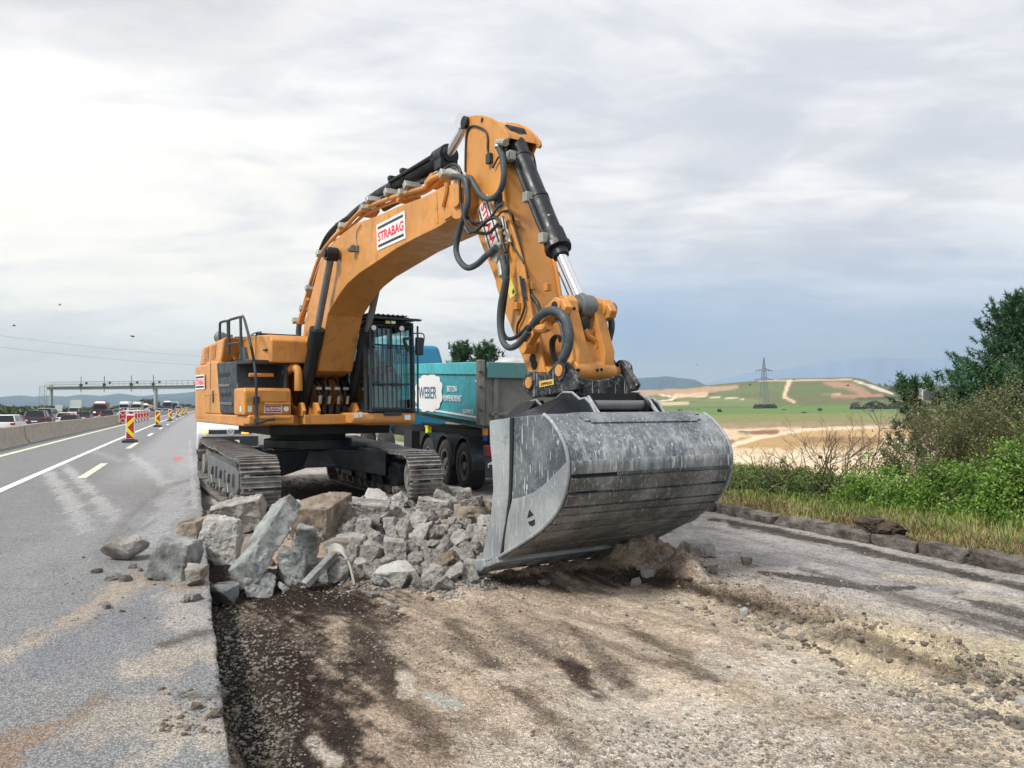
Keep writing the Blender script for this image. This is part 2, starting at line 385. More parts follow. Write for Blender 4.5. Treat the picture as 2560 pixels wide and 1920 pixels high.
def z_terrain(x, y):
    s, t = to_st(x, y); d = np.hypot(x, y)+1e-6; az = x/np.maximum(y, .01)
    fwd = y > 0
    t0 = t; t = np.where(t > 3, t-(KT(s)-KERB_T), t)
    right = sst(8.4, 9.4, t)*.10+sst(7.5, 8.3, t)*.16-sst(10.5, 24, t)*2.9
    right = right+sst(90, 420, d)*2.0*sst(8, 20, t)
    right = right+fbm(x*.35, y*.35, 4, 31)*.22*sst(8.5, 12, t)+fbm(x*.06, y*.06, 4, 33)*1.2*sst(16, 40, t)*(1-sst(200, 380, d))
    left = -.75-.6*sst(27, 60, -t)+fbm(x*.05, y*.05, 4, 35)*.6*sst(27, 50, -t)
    z = np.where(t > 0, right, left)
    z = np.where((t > -27) & (t < 7.5), np.where(t < -6.5, -.75, -.5), z)
    # the wide landfill mound on the right
    px = 1280+az*1920
    top = np.interp(px, [1400, 1500, 1580, 1741, 1828, 1895, 1968, 2129, 2160, 2216, 2249, 2300, 2500], [985, 985, 978, 968, 960.5, 955.5, 951.5, 950.5, 955, 978, 990, 1003, 1008])
    hz = (1015-top)/1920*800+EYE
    rise = sst(560, 790, d)*(1-sst(900, 1200, d)); ok = sst(1380, 1500, px)*fwd
    z = np.where(fwd, z+(hz-z)*rise*ok*(hz > 2), z)
    return z
def z_ground(x, y):
    x = np.asarray(x, float); y = np.asarray(y, float); s, t = to_st(x, y)
    z = np.where((t > SLAB_T) & (t < KT(s)+.12) & (s < 170), z_floor(s, t), z_terrain(x, y))
    return np.where((t <= SLAB_T) & (t > -6.9), ROADZ, z)
def GP(px, py, lift=0.):
    """point of the real ground seen at a photo pixel"""
    r = ray(px, py); t0 = .5; t = .5
    while t < 400:
        p = r*t
        if EYE+p.z < float(z_ground(p.x, p.y)):
            a, b = t0, t
            for _ in range(14):
                m = (a+b)/2; q = r*m
                if EYE+q.z < float(z_ground(q.x, q.y)): b = m
                else: a = m
            q = r*b; return Vector((q.x, q.y, float(z_ground(q.x, q.y))+lift))
        t0 = t; t *= 1.012
    q = r*t; return Vector((q.x, q.y, 0))
# ---------------- painting surface colours (dust, soil, wet patches) and shade under the machine ----------------
def project(x, y, z):
    z = z-EYE; cp, sp = math.cos(PITCH), math.sin(PITCH)
    dep = y*cp+z*sp; up = -y*sp+z*cp; dep = np.where(dep < .2, .2, dep)
    return 1280+1920*x/dep, 960-1920*up/dep
def stroke_mask(PX, PY, pts, soft=.5, ys=1.8, wob=.35, seed=0, f=.012, fine=0.):
    best = np.full(PX.shape, 9.)
    n = fbm(PX*f, PY*f*ys, 5, seed, .62)*2; n = n+fine/max(wob, .1)
    for i in range(max(1, len(pts)-1)):
        x0, y0, r0 = pts[i]; x1, y1, r1 = pts[min(i+1, len(pts)-1)]
        dx, dy = x1-x0, (y1-y0)*ys; L = dx*dx+dy*dy+1e-9
        u = np.clip(((PX-x0)*dx+(PY-y0)*ys*dy)/L, 0, 1)
        d = np.hypot(PX-x0-u*dx, (PY-y0)*ys-u*dy)/(r0+(r1-r0)*u)
        best = np.minimum(best, d)
    return 1-sst(1-soft, 1+soft*.4, best+n*wob)
def paint_pts(x, y, z, base, strokes, ys=1.8, f=.014, fine=1.1):
    PX, PY = project(x, y, z); col = np.array(base, float) if np.ndim(base) == 2 else np.tile(np.array(base, float), (len(x), 1))
    fn = fine if isinstance(fine, np.ndarray) else 0.
    for k, st in enumerate(strokes):
        c, pts = st[0], st[1]; op = st[2] if len(st) > 2 else 1; soft = st[3] if len(st) > 3 else .6
        wob = st[4] if len(st) > 4 else .75
        m = (stroke_mask(PX, PY, pts, soft, ys, wob, seed=50+k, f=f, fine=fn)*op)[:, None]
        col = col*(1-m)+np.array(c)*m
    return np.clip(col, 0, 1)
def grid_mesh(name, X, Y, Z, mat, col=None, parent=None, ang=60, extra=None):
    n, m = X.shape; vs = np.stack([X.ravel(), Y.ravel(), Z.ravel()], 1)
    i = np.arange(n*m).reshape(n, m); f = np.stack([i[:-1, :-1], i[:-1, 1:], i[1:, 1:], i[1:, :-1]], -1).reshape(-1, 4)
    if extra is not None: f = f[extra(vs, f)]
    me = bpy.data.meshes.new(name); me.vertices.add(len(vs)); me.vertices.foreach_set('co', vs.ravel())
    me.loops.add(f.size); me.loops.foreach_set('vertex_index', f.ravel()); me.polygons.add(len(f))
    me.polygons.foreach_set('loop_start', np.arange(0, f.size, 4)); me.update(calc_edges=True)
    if col is not None:
        a = me.color_attributes.new('Soil', 'FLOAT_COLOR', 'POINT')
        a.data.foreach_set('color', np.concatenate([col, np.ones((len(col), 1))], 1).ravel())
    me.materials.append(mat); me.polygons.foreach_set('use_smooth', [True]*len(me.polygons)); me.validate()
    o = bpy.data.objects.new(name, me); C.objects.link(o)
    if parent: o.parent = parent
    return o
KA = 1.02
def D(r, g, b): return srgb(r, g, b, KA)
# gravelly soil material: attribute colour carries the soil type, nodes carry grain and stones
def soil_mat(name, grain=1., stones=.6, bump=.9):
    t = NT(name); g = t.N.new('ShaderNodeNewGeometry').outputs['Position']
    c = t.attr('Soil')
    wv = t.N.new('ShaderNodeVectorMath'); wv.operation = 'ADD'; t.K.new(g, wv.inputs[0]); nz = t.N.new('ShaderNodeVectorMath'); nz.operation = 'SCALE'; t.K.new(t.noise(14, 3, .6, vec=g, out=1), nz.inputs[0]); nz.inputs['Scale'].default_value = .09; t.K.new(nz.outputs[0], wv.inputs[1]); w_ = wv.outputs[0]
    def cells(sc_, lo, hi, edge, c, fac=1.):
        vc = t.N.new('ShaderNodeTexVoronoi'); t.i(vc, 'Vector', w_); t.i(vc, 'Scale', sc_); sp = t.N.new('ShaderNodeSeparateXYZ'); t.K.new(vc.outputs['Color'], sp.inputs[0])
        br = t.mr(sp.outputs[0], 0., 1., lo, hi); dk = t.mr(vc.outputs['Distance'], .25, .62, 1., edge); k = t.ma('MULTIPLY', br, dk)
        cb = t.N.new('ShaderNodeCombineXYZ'); [t.K.new(k, cb.inputs[q]) for q in range(3)]
        return t.mix(fac, c, cb.outputs[0], 'MULTIPLY'), vc.outputs['Distance'], sp.outputs[1]
    pat = t.mr(t.noise(1.7, 5, .65, vec=g), .38, .62, .2, 1.)
    c, d1, r1 = cells(150*grain, .74, 1.34, .80, c, .9)
    c, d2, r2 = cells(62*grain, .72, 1.32, .76, c, pat)
    c, d3, r3 = cells(27*grain, .84, 1.22, .88, c, .7)
    n = t.noise(6*grain, 8, .7, vec=g); c = t.mix(t.mr(n, .38, .54, .4, 0.), c, t.mix(1., c, (.62, .59, .57), 'MULTIPLY'))
    pick = t.ma('MULTIPLY', t.mr(r2, .80, .86), t.mr(d2, .30, .40, 1., 0.))
    c = t.mix(t.ma('MULTIPLY', pick, stones), c, t.mix(r1, (.24, .215, .19), (.62, .585, .54)))
    h = t.ma('ADD', t.ma('ADD', t.mr(d1, .0, .6, .35, 0.), t.ma('MULTIPLY', t.mr(d2, .0, .6, 1.1, 0.), pat)), t.ma('ADD', t.mr(d3, .0, .6, .9, 0.), t.ma('MULTIPLY', t.noise(20*grain, 8, .75, vec=g), 1.1)))
    t.bump(h, bump, .03)
    return t.set(Base_Color=c, Roughness=.95, Specular=.15)
M['soil'] = soil_mat('gravelly soil')
def asphalt_mat():
    t = NT('asphalt'); g = t.N.new('ShaderNodeNewGeometry').outputs['Position']
    c = t.attr('Soil')
    c = t.mix(t.mr(t.noise(2.2, 8, .7, vec=g), .3, .7, .35, 0.), c, t.mix(1., c, (.68, .69, .70), 'MULTIPLY'))
    vc = t.N.new('ShaderNodeTexVoronoi'); t.i(vc, 'Vector', g); t.i(vc, 'Scale', 95.); sp = t.N.new('ShaderNodeSeparateXYZ'); t.K.new(vc.outputs['Color'], sp.inputs[0]); cb = t.N.new('ShaderNodeCombineXYZ')
    k = t.ma('MULTIPLY', t.mr(sp.outputs[0], 0., 1., .60, 1.42), t.mr(vc.outputs['Distance'], .3, .7, 1., .62)); [t.K.new(k, cb.inputs[q]) for q in range(3)]
    c = t.mix(.85, c, cb.outputs[0], 'MULTIPLY')
    c = t.mix(t.mr(t.noise(45, 6, .75, vec=g), .36, .50, .55, 0.), c, t.mix(1., c, (.45, .45, .46), 'MULTIPLY'))
    t.bump(t.ma('ADD', t.noise(70, 5, .7, vec=g), t.mr(vc.outputs['Distance'], 0., .7, .8, 0.)), .6, .012)
    return t.set(Base_Color=c, Roughness=.85, Specular=.3)
M['asphalt'] = asphalt_mat()
def land_mat():
    t = NT('landscape'); g = t.N.new('ShaderNodeNewGeometry').outputs['Position']
    c = t.attr('Soil')
    c = t.mix(t.mr(t.noise(.08, 9, .7, vec=g), .35, .65, .28, 0.), c, t.mix(1., c, (.70, .70, .66), 'MULTIPLY'))
    c = t.mix(t.mr(t.noise(.5, 9, .8, vec=g), .38, .56, .5, 0.), c, t.mix(1., c, (.55, .53, .49), 'MULTIPLY'))
    c = t.mix(t.mr(t.noise(.9, 8, .8, vec=g), .55, .68, 0., .35), c, (.50, .42, .32))
    return t.set(Base_Color=c, Roughness=1., Specular=.1)
M['land'] = land_mat()
def build_ground():
    # ---- excavated floor of the work lane
    s = np.concatenate([np.geomspace(1.2, 14, 620), np.geomspace(14.2, 172, 130)]); s = np.concatenate([[-3, 0], s])
    t = np.concatenate([np.linspace(SLAB_T-.02, 6.2, 520), np.linspace(6.23, KERB_T+.25, 34)])
    S, T = np.meshgrid(s, t, indexing='ij'); T = T+(KT(S)-KERB_T)*sst(5.5, 7.2, T); X, Yy = to_xy(S, T); Z = z_floor(S, T)
    x, y, z = X.ravel(), Yy.ravel(), Z.ravel(); sf, tf = S.ravel(), T.ravel()
    far = sst(8, 12, sf)[:, None]
    base = np.array(D(172, 154, 136))*(1-far)+np.array(D(140, 134, 128))*far
    r = sst(4.5, 5.4, tf)[:, None]; base = base*(1-r)+np.array(D(166, 163, 164))*r
    ST = [
     (D(208, 198, 186), [(1450, 1920, 300), (1900, 1790, 300), (2500, 1800, 280)], .95, .7),
     (D(212, 192, 160), [(1700, 1700, 60), (2050, 1790, 70), (2500, 1890, 80)], .6, .8),
     (D(214, 198, 160), [(1980, 1590, 40), (2200, 1680, 60), (2560, 1800, 70)], .7, .7),
     (D(206, 192, 158), [(2240, 1580, 110), (2560, 1680, 130)], .85, .6),
     (D(150, 138, 116), [(1640, 1500, 70), (1900, 1560, 90), (2050, 1600, 40)], .6, .8),
     (D(178, 160, 140), [(1100, 1560, 110), (1250, 1700, 150), (1500, 1800, 170)], .55, .9),
     # dark damp soil along the slab edge
     (D(60, 44, 38), [(570, 1480, 60), (760, 1500, 120), (900, 1500, 110)], .95, .6),
     (D(58, 46, 40), [(640, 1600, 150), (730, 1750, 220), (780, 1920, 180)], .95, .7),
     (D(58, 34, 26), [(720, 1640, 50), (780, 1780, 70)], .7, .8),
     (D(66, 54, 46), [(900, 1560, 90), (960, 1700, 60)], .8, .8),
     (D(42, 40, 40), [(540, 1400, 40), (575, 1650, 44), (620, 1920, 55)], .9, .5),
     (D(84, 66, 56), [(1180, 1500, 26), (1310, 1600, 30), (1440, 1680, 30)], .35, .9),
     (D(72, 54, 48), [(1400, 1540, 22), (1500, 1640, 32), (1590, 1740, 40)], .5, .9),
     (D(76, 58, 48), [(1420, 1660, 30), (1500, 1750, 34)], .8, .8),
     (D(92, 74, 62), [(1130, 1560, 30), (1330, 1760, 40), (1520, 1920, 50)], .6, .9),
     (D(96, 78, 64), [(960, 1730, 60), (1100, 1860, 80)], .7, .9),
     (D(96, 84, 66), [(1560, 1560, 20), (1750, 1680, 40), (1790, 1700, 20)], .7, .8),
     (D(92, 72, 58), [(1880, 1810, 18), (2100, 1790, 12)], .5, .8),
     (D(216, 202, 186), [(1010, 1690, 26), (1020, 1730, 34)], .9, .5),
     (D(170, 176, 168), [(1070, 1742, 30), (1130, 1760, 34)], .95, .3),
     (D(222, 206, 190), [(1230, 1690, 40), (1370, 1700, 50), (1400, 1750, 40)], .7, .7),
     (D(212, 204, 192), [(1450, 1760, 60), (1650, 1850, 110)], .7, .6),
     (D(208, 196, 182), [(1180, 1850, 60), (1320, 1900, 70)], .6, .7),
     (D(214, 204, 192), [(780, 1850, 30), (830, 1900, 34)], .6, .6),
     (D(186, 178, 168), [(900, 1390, 60), (1050, 1350, 120), (1180, 1350, 100)], .9, .6),
     # shade under the bucket painted dark, then the soil behind it
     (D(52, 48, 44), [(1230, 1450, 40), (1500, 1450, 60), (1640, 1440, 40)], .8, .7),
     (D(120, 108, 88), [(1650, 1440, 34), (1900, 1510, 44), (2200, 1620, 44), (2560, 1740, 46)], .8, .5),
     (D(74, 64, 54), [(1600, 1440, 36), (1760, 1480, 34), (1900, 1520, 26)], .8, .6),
     (D(152, 138, 108), [(2040, 1540, 24), (2180, 1530, 30)], .6, .6),
     # old pavement between ridge and kerb: pale dust and dark tyre smears
     (D(178, 172, 168), [(1800, 1420, 60), (2100, 1500, 80), (2560, 1560, 70)], .7, .7),
     (D(158, 158, 162), [(1760, 1350, 50), (2060, 1400, 60), (2300, 1460, 60)], .8, .7),
     (D(96, 92, 90), [(1900, 1430, 10), (2160, 1470, 18), (2280, 1470, 10)], .9, .4),
     (D(112, 108, 106), [(2000, 1420, 10), (2360, 1530, 24), (2560, 1580, 34)], .7, .6),
     (D(92, 88, 88), [(2400, 1490, 16), (2560, 1540, 26)], .8, .5),
     (D(202, 192, 176), [(2220, 1440, 14), (2460, 1465, 14)], .85, .4),
     (D(200, 192, 178), [(2400, 1490, 14), (2560, 1500, 20)], .7, .5),
     (D(84, 74, 66), [(1780, 1300, 16), (2060, 1352, 16), (2300, 1410, 16), (2560, 1470, 18)], .8, .5),
     (D(214, 210, 204), [(1740, 1310, 10), (1810, 1312, 14)], .8, .5),
     # strip between slab and crawler, and the yard under the machine
     (D(190, 182, 170), [(505, 1090, 10), (515, 1160, 14), (545, 1270, 22)], .8, .4),
     (D(176, 160, 146), [(560, 1260, 24), (600, 1290, 30)], .8, .4),
     (D(84, 80, 76), [(500, 1110, 8), (512, 1120, 6)], .8, .3),
     (D(188, 184, 180), [(745, 1190, 40), (820, 1170, 40)], .85, .6),
     (D(40, 38, 36), [(740, 1240, 60), (900, 1240, 60)], .9, .5),  # shade below the machine painted into the ground between the crawlers
    ]
    q_ = (x-1.)*.80+(y-6.)*.60; p_ = (x-1.)*(-.60)+(y-6.)*.80
    fi = fbm(q_*9, p_*.9, 6, 92, .7)*1.5+fbm(x*14, y*14, 5, 93, .8)*1.1
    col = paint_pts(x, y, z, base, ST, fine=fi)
    # dark stain streaks following the road direction
    stv = fbm(sf*.5, tf*6, 5, 77)[:, None]; col = col*(1-.22*sst(.02, .2, stv)*sst(4.6, 5.2, tf)[:, None])
    # drag marks of the bucket in the near soil
    q = q_; dr = fbm(q*5, p_*.45, 6, 88, .6)[:, None]; nearm = ((1-sst(7.2, 8, sf))*sst(.9, 1.6, tf)*(1-sst(4.1, 4.4, tf)))[:, None]
    col = col*(1-.27*sst(.02, .16, dr)*nearm)+np.array(D(214, 198, 176))*(.30*sst(.03, .17, -dr)*nearm)*(1-col)
    lum = col.mean(1)[:, None]; col = lum+(col-lum)*.80; col = col*.98*(1+.75*sst(.08, .30, lum)); col = col*np.array([1.0, .965, .92])
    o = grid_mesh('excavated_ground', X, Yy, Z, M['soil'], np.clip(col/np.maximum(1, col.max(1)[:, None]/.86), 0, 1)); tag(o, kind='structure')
    # ---- concrete and asphalt slab of the carriageway with its sawn edge
    s = np.concatenate([[-4, 0], np.geomspace(2.2, 20, 420), np.geomspace(20.3, 900, 160)])
    t = np.concatenate([np.linspace(-6.95, -3.6, 40), np.linspace(-3.55, SLAB_T, 230)])
    S, T = np.meshgrid(s, t, indexing='ij'); jag = (.045*fbm(S*2.5, S*0, 6, 61, .75)-.02*(fbm(S*9, S*0, 3, 64) > .17))*(T > SLAB_T-.02)
    X, Yy = to_xy(S, T+jag); Z = np.full(X.shape, ROADZ)+.006*fbm(S*1.5, T*1.5, 3, 62)
    Z[:, 0] -= .9; Xe, Ye = to_xy(S[:, -1:], T[:, -1:]+jag[:, -1:]-.004)
    drop = [np.full((len(s), 1), ROADZ-.012), np.full((len(s), 1), .02), np.full((len(s), 1), -.5)]
    X = np.concatenate([X]+[Xe+.012, Xe, Xe], 1); Yy = np.concatenate([Yy]+[Ye, Ye, Ye], 1); Z = np.concatenate([Z]+drop, 1)
    x, y, z = X.ravel(), Yy.ravel(), Z.ravel(); Sx = np.concatenate([S, np.tile(S[:, -1:], 3)], 1).ravel(); Tx = np.concatenate([T, np.tile(T[:, -1:], 3)], 1).ravel()
    base = np.tile(np.array(D(150, 151, 152)), (len(x), 1)); rr = sst(-1.9, -1.2, Tx)[:, None]*sst(14, 20, Sx)[:, None]; base = base*(1-rr)+np.array(D(176, 176, 180))*rr
    ST = [
     (D(216, 215, 216), [(120, 1180, 16), (170, 1250, 24), (215, 1320, 32)], .62, .6, .5), (D(216, 215, 216), [(170, 1170, 14), (240, 1240, 20), (290, 1300, 26)], .62, .6, .5),
     (D(212, 212, 214), [(330, 1140, 12), (370, 1170, 16), (420, 1215, 18)], .62, .6, .5), (D(186, 186, 188), [(240, 1130, 10), (300, 1150, 12)], .62, .6, .5),
     (D(168, 168, 170), [(60, 1420, 80), (200, 1350, 80), (300, 1280, 60)], .5, .8),
     (D(190, 190, 194), [(390, 1340, 60), (450, 1220, 40), (470, 1130, 16)], .8, .6),
     (D(206, 204, 200), [(474, 1100, 4), (480, 1180, 7), (488, 1270, 10)], .6, .8),
     (D(118, 116, 120), [(300, 1310, 16), (360, 1260, 14), (420, 1215, 9), (470, 1200, 7)], .5, .9, 1.2),
     (D(112, 112, 116), [(250, 1380, 34), (310, 1320, 24)], .45, .9, 1.2),
     (D(200, 180, 156), [(0, 1650, 30), (150, 1570, 30), (270, 1500, 38), (350, 1455, 40)], .75, .8),
     (D(188, 184, 172), [(-60, 1680, 34), (60, 1620, 34)], .7, .6),
     (D(140, 142, 150), [(120, 1640, 90), (280, 1580, 90), (360, 1520, 60)], .85, .5),
     (D(196, 188, 182), [(440, 1480, 60), (470, 1560, 60)], .75, .6),
     (D(186, 176, 168), [(420, 1450, 40), (500, 1450, 50)], .7, .6),
     (D(196, 184, 170), [(330, 1680, 46), (450, 1650, 60), (530, 1640, 60)], .9, .6),
     (D(178, 168, 156), [(250, 1800, 110), (430, 1800, 130), (540, 1820, 110)], .9, .7),
     (D(200, 190, 174), [(330, 1910, 60), (460, 1850, 80), (560, 1850, 60)], .6, .8),
     (D(160, 126, 92), [(0, 1890, 60), (90, 1840, 50), (160, 1810, 30)], .7, .9),
     (D(128, 110, 92), [(180, 1790, 30), (260, 1740, 30)], .6, .6),
     (D(92, 72, 64), [(410, 1610, 16), (470, 1590, 18), (520, 1580, 12)], .8, .5),
     (D(92, 78, 68), [(450, 1740, 24), (550, 1735, 36)], .75, .5),
     (D(240, 120, 120), [(441, 1145.5, 7), (452, 1145.5, 7)], .9, .3, .1),
     (D(150, 130, 112), [(340, 1440, 20), (480, 1470, 30)], .5, .7),
    ]
    fi = fbm((x+.25*y)*9, y*1.0, 6, 94, .7)*2.4+fbm(x*18, y*18, 5, 95, .85)*2.6
    col = paint_pts(x, y, z, base, [(q[0], q[1], (q[2] if len(q) > 2 else 1)*.85, .55, q[4] if len(q) > 4 else .9) for q in ST], fine=fi)
    col = col*.92
    sidef = np.concatenate([np.zeros(S.shape), np.ones((len(s), 3))*[0, 1, 1]], 1).ravel()[:, None]
    col = col*(1-sidef)+np.array(D(120, 108, 96))*sidef
    o = grid_mesh('carriageway', X, Yy, Z, M['asphalt'], np.clip(col, 0, 1.2)); tag(o, kind='structure')
    # ---- opposite carriageway beyond the barrier
    s = np.concatenate([[-5], np.geomspace(3, 1200, 160)]); t = np.linspace(-26.5, -6.6, 30)
    S, T = np.meshgrid(s, t, indexing='ij'); X, Yy = to_xy(S, T); Z = np.full(X.shape, -.62)
    col = np.tile(np.array(D(158, 156, 156)), (X.size, 1)); o = grid_mesh('opposite_carriageway', X, Yy, Z, M['asphalt'], col); tag(o, kind='structure')
    # ---- the land, one sheet out to the horizon
    az = np.concatenate([np.linspace(-180, -40, 60), np.linspace(-39.8, 39.8, 640), np.linspace(40, 180, 60)])*math.pi/180
    rd = np.concatenate([[.5], np.geomspace(3, 30, 130), np.geomspace(30.5, 1300, 300), np.geomspace(1350, 8600, 26)])
    Rr, A = np.meshgrid(rd, az, indexing='ij'); X = Rr*np.sin(A); Yy = Rr*np.cos(A); Z = z_terrain(X, Yy)
    x, y, z = X.ravel(), Yy.ravel(), Z.ravel(); d = np.hypot(x, y); s_, t_ = to_st(x, y)
    G = D(106, 110, 82)
    base = np.tile(np.array(G), (len(x), 1)); lf = (t_ < -26)[:, None]; base = np.where(lf, np.array(D(92, 112, 74)), base)
    near = ((t_ > 7) & (d < 26))[:, None]; base = np.where(near, np.array(D(106, 104, 66)), base)
    ST = [
     (D(216, 196, 168), [(1500, 1200, 90), (1900, 1170, 100), (2560, 1170, 120)], 1, .3),
     (D(214, 192, 162), [(1700, 1120, 60), (2000, 1120, 60), (2560, 1130, 60)], 1, .4),
     (D(226, 206, 178), [(1780, 1150, 14), (2000, 1143, 14), (2300, 1150, 14)], .8, .5),
     (D(196, 172, 140), [(1800, 1172, 8), (2100, 1168, 8), (2400, 1180, 10)], .6, .5),
     (D(176, 146, 104), [(1850, 1108, 18), (1950, 1104, 26), (2080, 1100, 30), (2180, 1106, 22)], .95, .4),
     (D(150, 122, 92), [(2030, 1100, 10), (2200, 1102, 12)], .7, .5),
     (D(192, 160, 116), [(2000, 1082, 10), (2250, 1082, 12), (2500, 1080, 14)], .8, .5),
     (D(224, 204, 176), [(1800, 1122, 8), (1900, 1093, 8), (2010, 1074, 7), (2250, 1064, 6), (2560, 1058, 6)], .9, .4),
     (D(214, 188, 160), [(1760, 1077, 6), (2000, 1070, 5)], .9, .4),
     (D(142, 114, 92), [(1820, 1106, 14), (1830, 1104, 10)], .8, .4), (D(140, 108, 84), [(1880, 1082, 6), (1940, 1080, 8)], .7, .4),
     (D(158, 136, 114), [(1780, 1061, 18), (2000, 1056, 16), (2560, 1052, 16)], 1, .3),
     (D(132, 134, 90), [(1560, 1046, 20), (2000, 1044, 18), (2560, 1040, 16)], 1, .3),
     (D(102, 132, 76), [(1560, 1034, 12), (1850, 1027, 12), (2100, 1022, 14), (2300, 1021, 11), (2560, 1023, 13)], 1, .25, .15),
     (D(112, 132, 84), [(1560, 1012, 8), (1850, 1012, 6), (2000, 1013, 3)], .9, .4),
     (D(106, 112, 80), [(1960, 1005, 8), (2200, 1007, 8), (2350, 1008, 8)], .95, .3),
     (D(196, 180, 148), [(1640, 1010, 6), (1720, 1008, 4)], .8, .4),
     (D(178, 150, 128), [(1540, 984, 10), (1700, 980, 12), (1840, 968, 8)], .95, .35),
     (D(206, 172, 142), [(1690, 990, 9), (1760, 986, 9)], .8, .4),
     (D(104, 120, 84), [(1790, 989, 10), (1880, 974, 13), (1960, 968, 13), (1960, 990, 13)], .95, .35),
     (D(118, 134, 90), [(1610, 995, 7), (1660, 994, 5)], .9, .3), (D(120, 132, 92), [(1700, 1000, 6), (1900, 1002, 8)], .8, .4),
     (D(100, 116, 80), [(1990, 975, 13), (2050, 968, 12), (2085, 975, 8)], .95, .3),
     (D(166, 134, 116), [(2060, 957, 5), (2120, 966, 15), (2170, 984, 9)], .95, .3), (D(176, 130, 110), [(2080, 990, 5), (2200, 991, 8)], .8, .4),
     (D(200, 176, 148), [(1900, 952, 3), (2130, 949, 3)], .9, .4),
     (D(222, 208, 188), [(2136, 952, 4), (2180, 966, 6), (2230, 984, 3)], 1, .3),
     (D(220, 192, 162), [(1973, 953, 6), (1965, 975, 6), (1960, 992, 5), (1985, 1005, 4)], .95, .3, .2),
     (D(222, 206, 182), [(1650, 987, 2.5), (1688, 993, 3), (1680, 999, 3), (1640, 1004, 2.5)], .9, .3, .2),
     (D(214, 198, 172), [(1690, 989, 2.5), (1780, 993, 2), (1860, 997, 2)], .9, .3, .2),
     (D(190, 178, 140), [(2000, 989, 2), (2100, 986, 2)], .6, .4),
     (D(70, 84, 56), [(2140, 997, 4), (2190, 996, 5), (2260, 994, 6)], .8, .4),
    ]
    fw = (y > 2) & (t_ > 9) & (d > 18)
    col = base.copy(); idx = np.where(fw)[0]
    col[idx] = paint_pts(x[idx], y[idx], z[idx], base[idx], [(q[0], q[1], .95, .45, .55) for q in ST], 1.25, .035, 0.)
    o = grid_mesh('ground', X, Yy, Z, M['land'], col); tag(o, kind='structure')
build_ground()
# ---- painted lines, 4 mm sheets laid on the slab
def line_mesh(name, s0, s1, t0, wd, mat, z=ROADZ+.007, drift=0.):
    n = max(2, int((s1-s0)/1.5)+2); ss = np.linspace(s0, s1, n); vs = []; fs = []
    for q in ss:
        for e in (-wd/2, wd/2):
            a = to_xy(np.array(q), np.array(t0+e+drift*q)); vs.append((float(a[0]), float(a[1]), z))
    for i in range(n-1): fs.append((2*i, 2*i+1, 2*i+3, 2*i+2))
    m = MB(); m.add(vs, fs); return tag(m.build(name, mat, ang=0), kind='structure')
def line_mat(name, col):
    t = NT(name); g = t.N.new('ShaderNodeNewGeometry').outputs['Position']
    c = t.mix(t.mr(t.noise(3, 7, .7, vec=g), .50, .72, 0., .6), col, (.34, .34, .34)); return t.set(Base_Color=c, Roughness=.6)
M['line_white'] = line_mat('worn white road paint', (.74, .75, .76)); M['line_yellow'] = line_mat('cream road paint', (.68, .67, .48))
line_mesh('lane_line', 2, 420, -3.08, .16, M['line_white'])
line_mesh('edge_line', 2, 420, -5.22, .20, M['line_yellow'])
for i, (s0, s1) in enumerate([(3.2, 6.4), (17.9, 22.3), (29.8, 34.4), (42, 46), (54, 58), (66, 70), (78, 82), (90, 94), (102, 106), (114, 118)]):
    line_mesh('lane_dash', s0, s1, -2.08, .17, M['line_yellow'] if 5 < s0 < 36 else M['line_white'])

# ---- distant hills as solid ridges
def hills(name, pts, dist, depth, mat, z0=-20):
    m = MB(); xs = np.linspace(pts[0][0], pts[-1][0], 160); ys = np.interp(xs, [p[0] for p in pts], [p[1] for p in pts])
    vs = []; rows = 9
    for px, py in zip(xs, ys):
        ys_ = py-float(fbm(np.array(px*.03), np.array(1.), 4, 5))*3.0
        a = math.atan((px-1280)/1920)
        for k in range(rows):
            u = k/(rows-1)*2-1; dd = dist+u*depth
            hgt = (1015-ys_)/1920*dist*math.cos(a)**0+EYE
            h = z0+(hgt-z0)*(math.cos(u*math.pi/2)**1.0)
            dd = dd/math.cos(a) if True else dd
            if abs(u) > .01 and abs(u) < .99: h += float(fbm(np.array(px*.05), np.array(u*3.), 4, 8))*hgt*.25
            vs.append((dd*math.sin(a), dd*math.cos(a), h))
    fs = [(i*rows+k, (i+1)*rows+k, (i+1)*rows+k+1, i*rows+k+1) for i in range(len(xs)-1) for k in range(rows-1)]
    m.add(vs, fs); return tag(m.build(name, mat, ang=80), kind='structure')
M['hill'] = plain('haze blue wooded hill', (.02, .095, .165), 1., 0, .3, .004)  # blue of the distant haze painted into the wooded slopes
M['hill3'] = plain('haze blue farthest hill', (.13, .25, .44), 1., 0, .2, .002)  # paler haze blue painted into the remotest ridges
hills('hills', [(-300, 1000), (-150, 985), (0, 993), (55, 988), (85, 992), (125, 988), (165, 992), (203, 985.5), (250, 990), (300, 984), (345, 990), (420, 985), (475, 980), (540, 975), (650, 985), (900, 1000)], 3300, 500, M['hill'])
hills('hills', [(-400, 1012), (-100, 1008), (60, 1004), (120, 1010), (280, 1010), (320, 998), (370, 992), (430, 996), (500, 992), (620, 1000), (900, 1008)], 2600, 300, M['hill'])
hills('hills', [(1500, 946), (1560, 946), (1600, 946), (1640, 943), (1665, 940.5), (1710, 945), (1740, 951), (1765, 962), (1800, 975)], 3300, 350, M['hill'])
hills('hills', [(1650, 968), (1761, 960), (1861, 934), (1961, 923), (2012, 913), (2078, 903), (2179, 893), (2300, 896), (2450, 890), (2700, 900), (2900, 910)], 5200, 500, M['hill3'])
hills('hills', [(1500, 966), (1600, 966), (1760, 972), (2000, 975), (2400, 975), (2800, 975)], 3900, 300, M['hill3'])
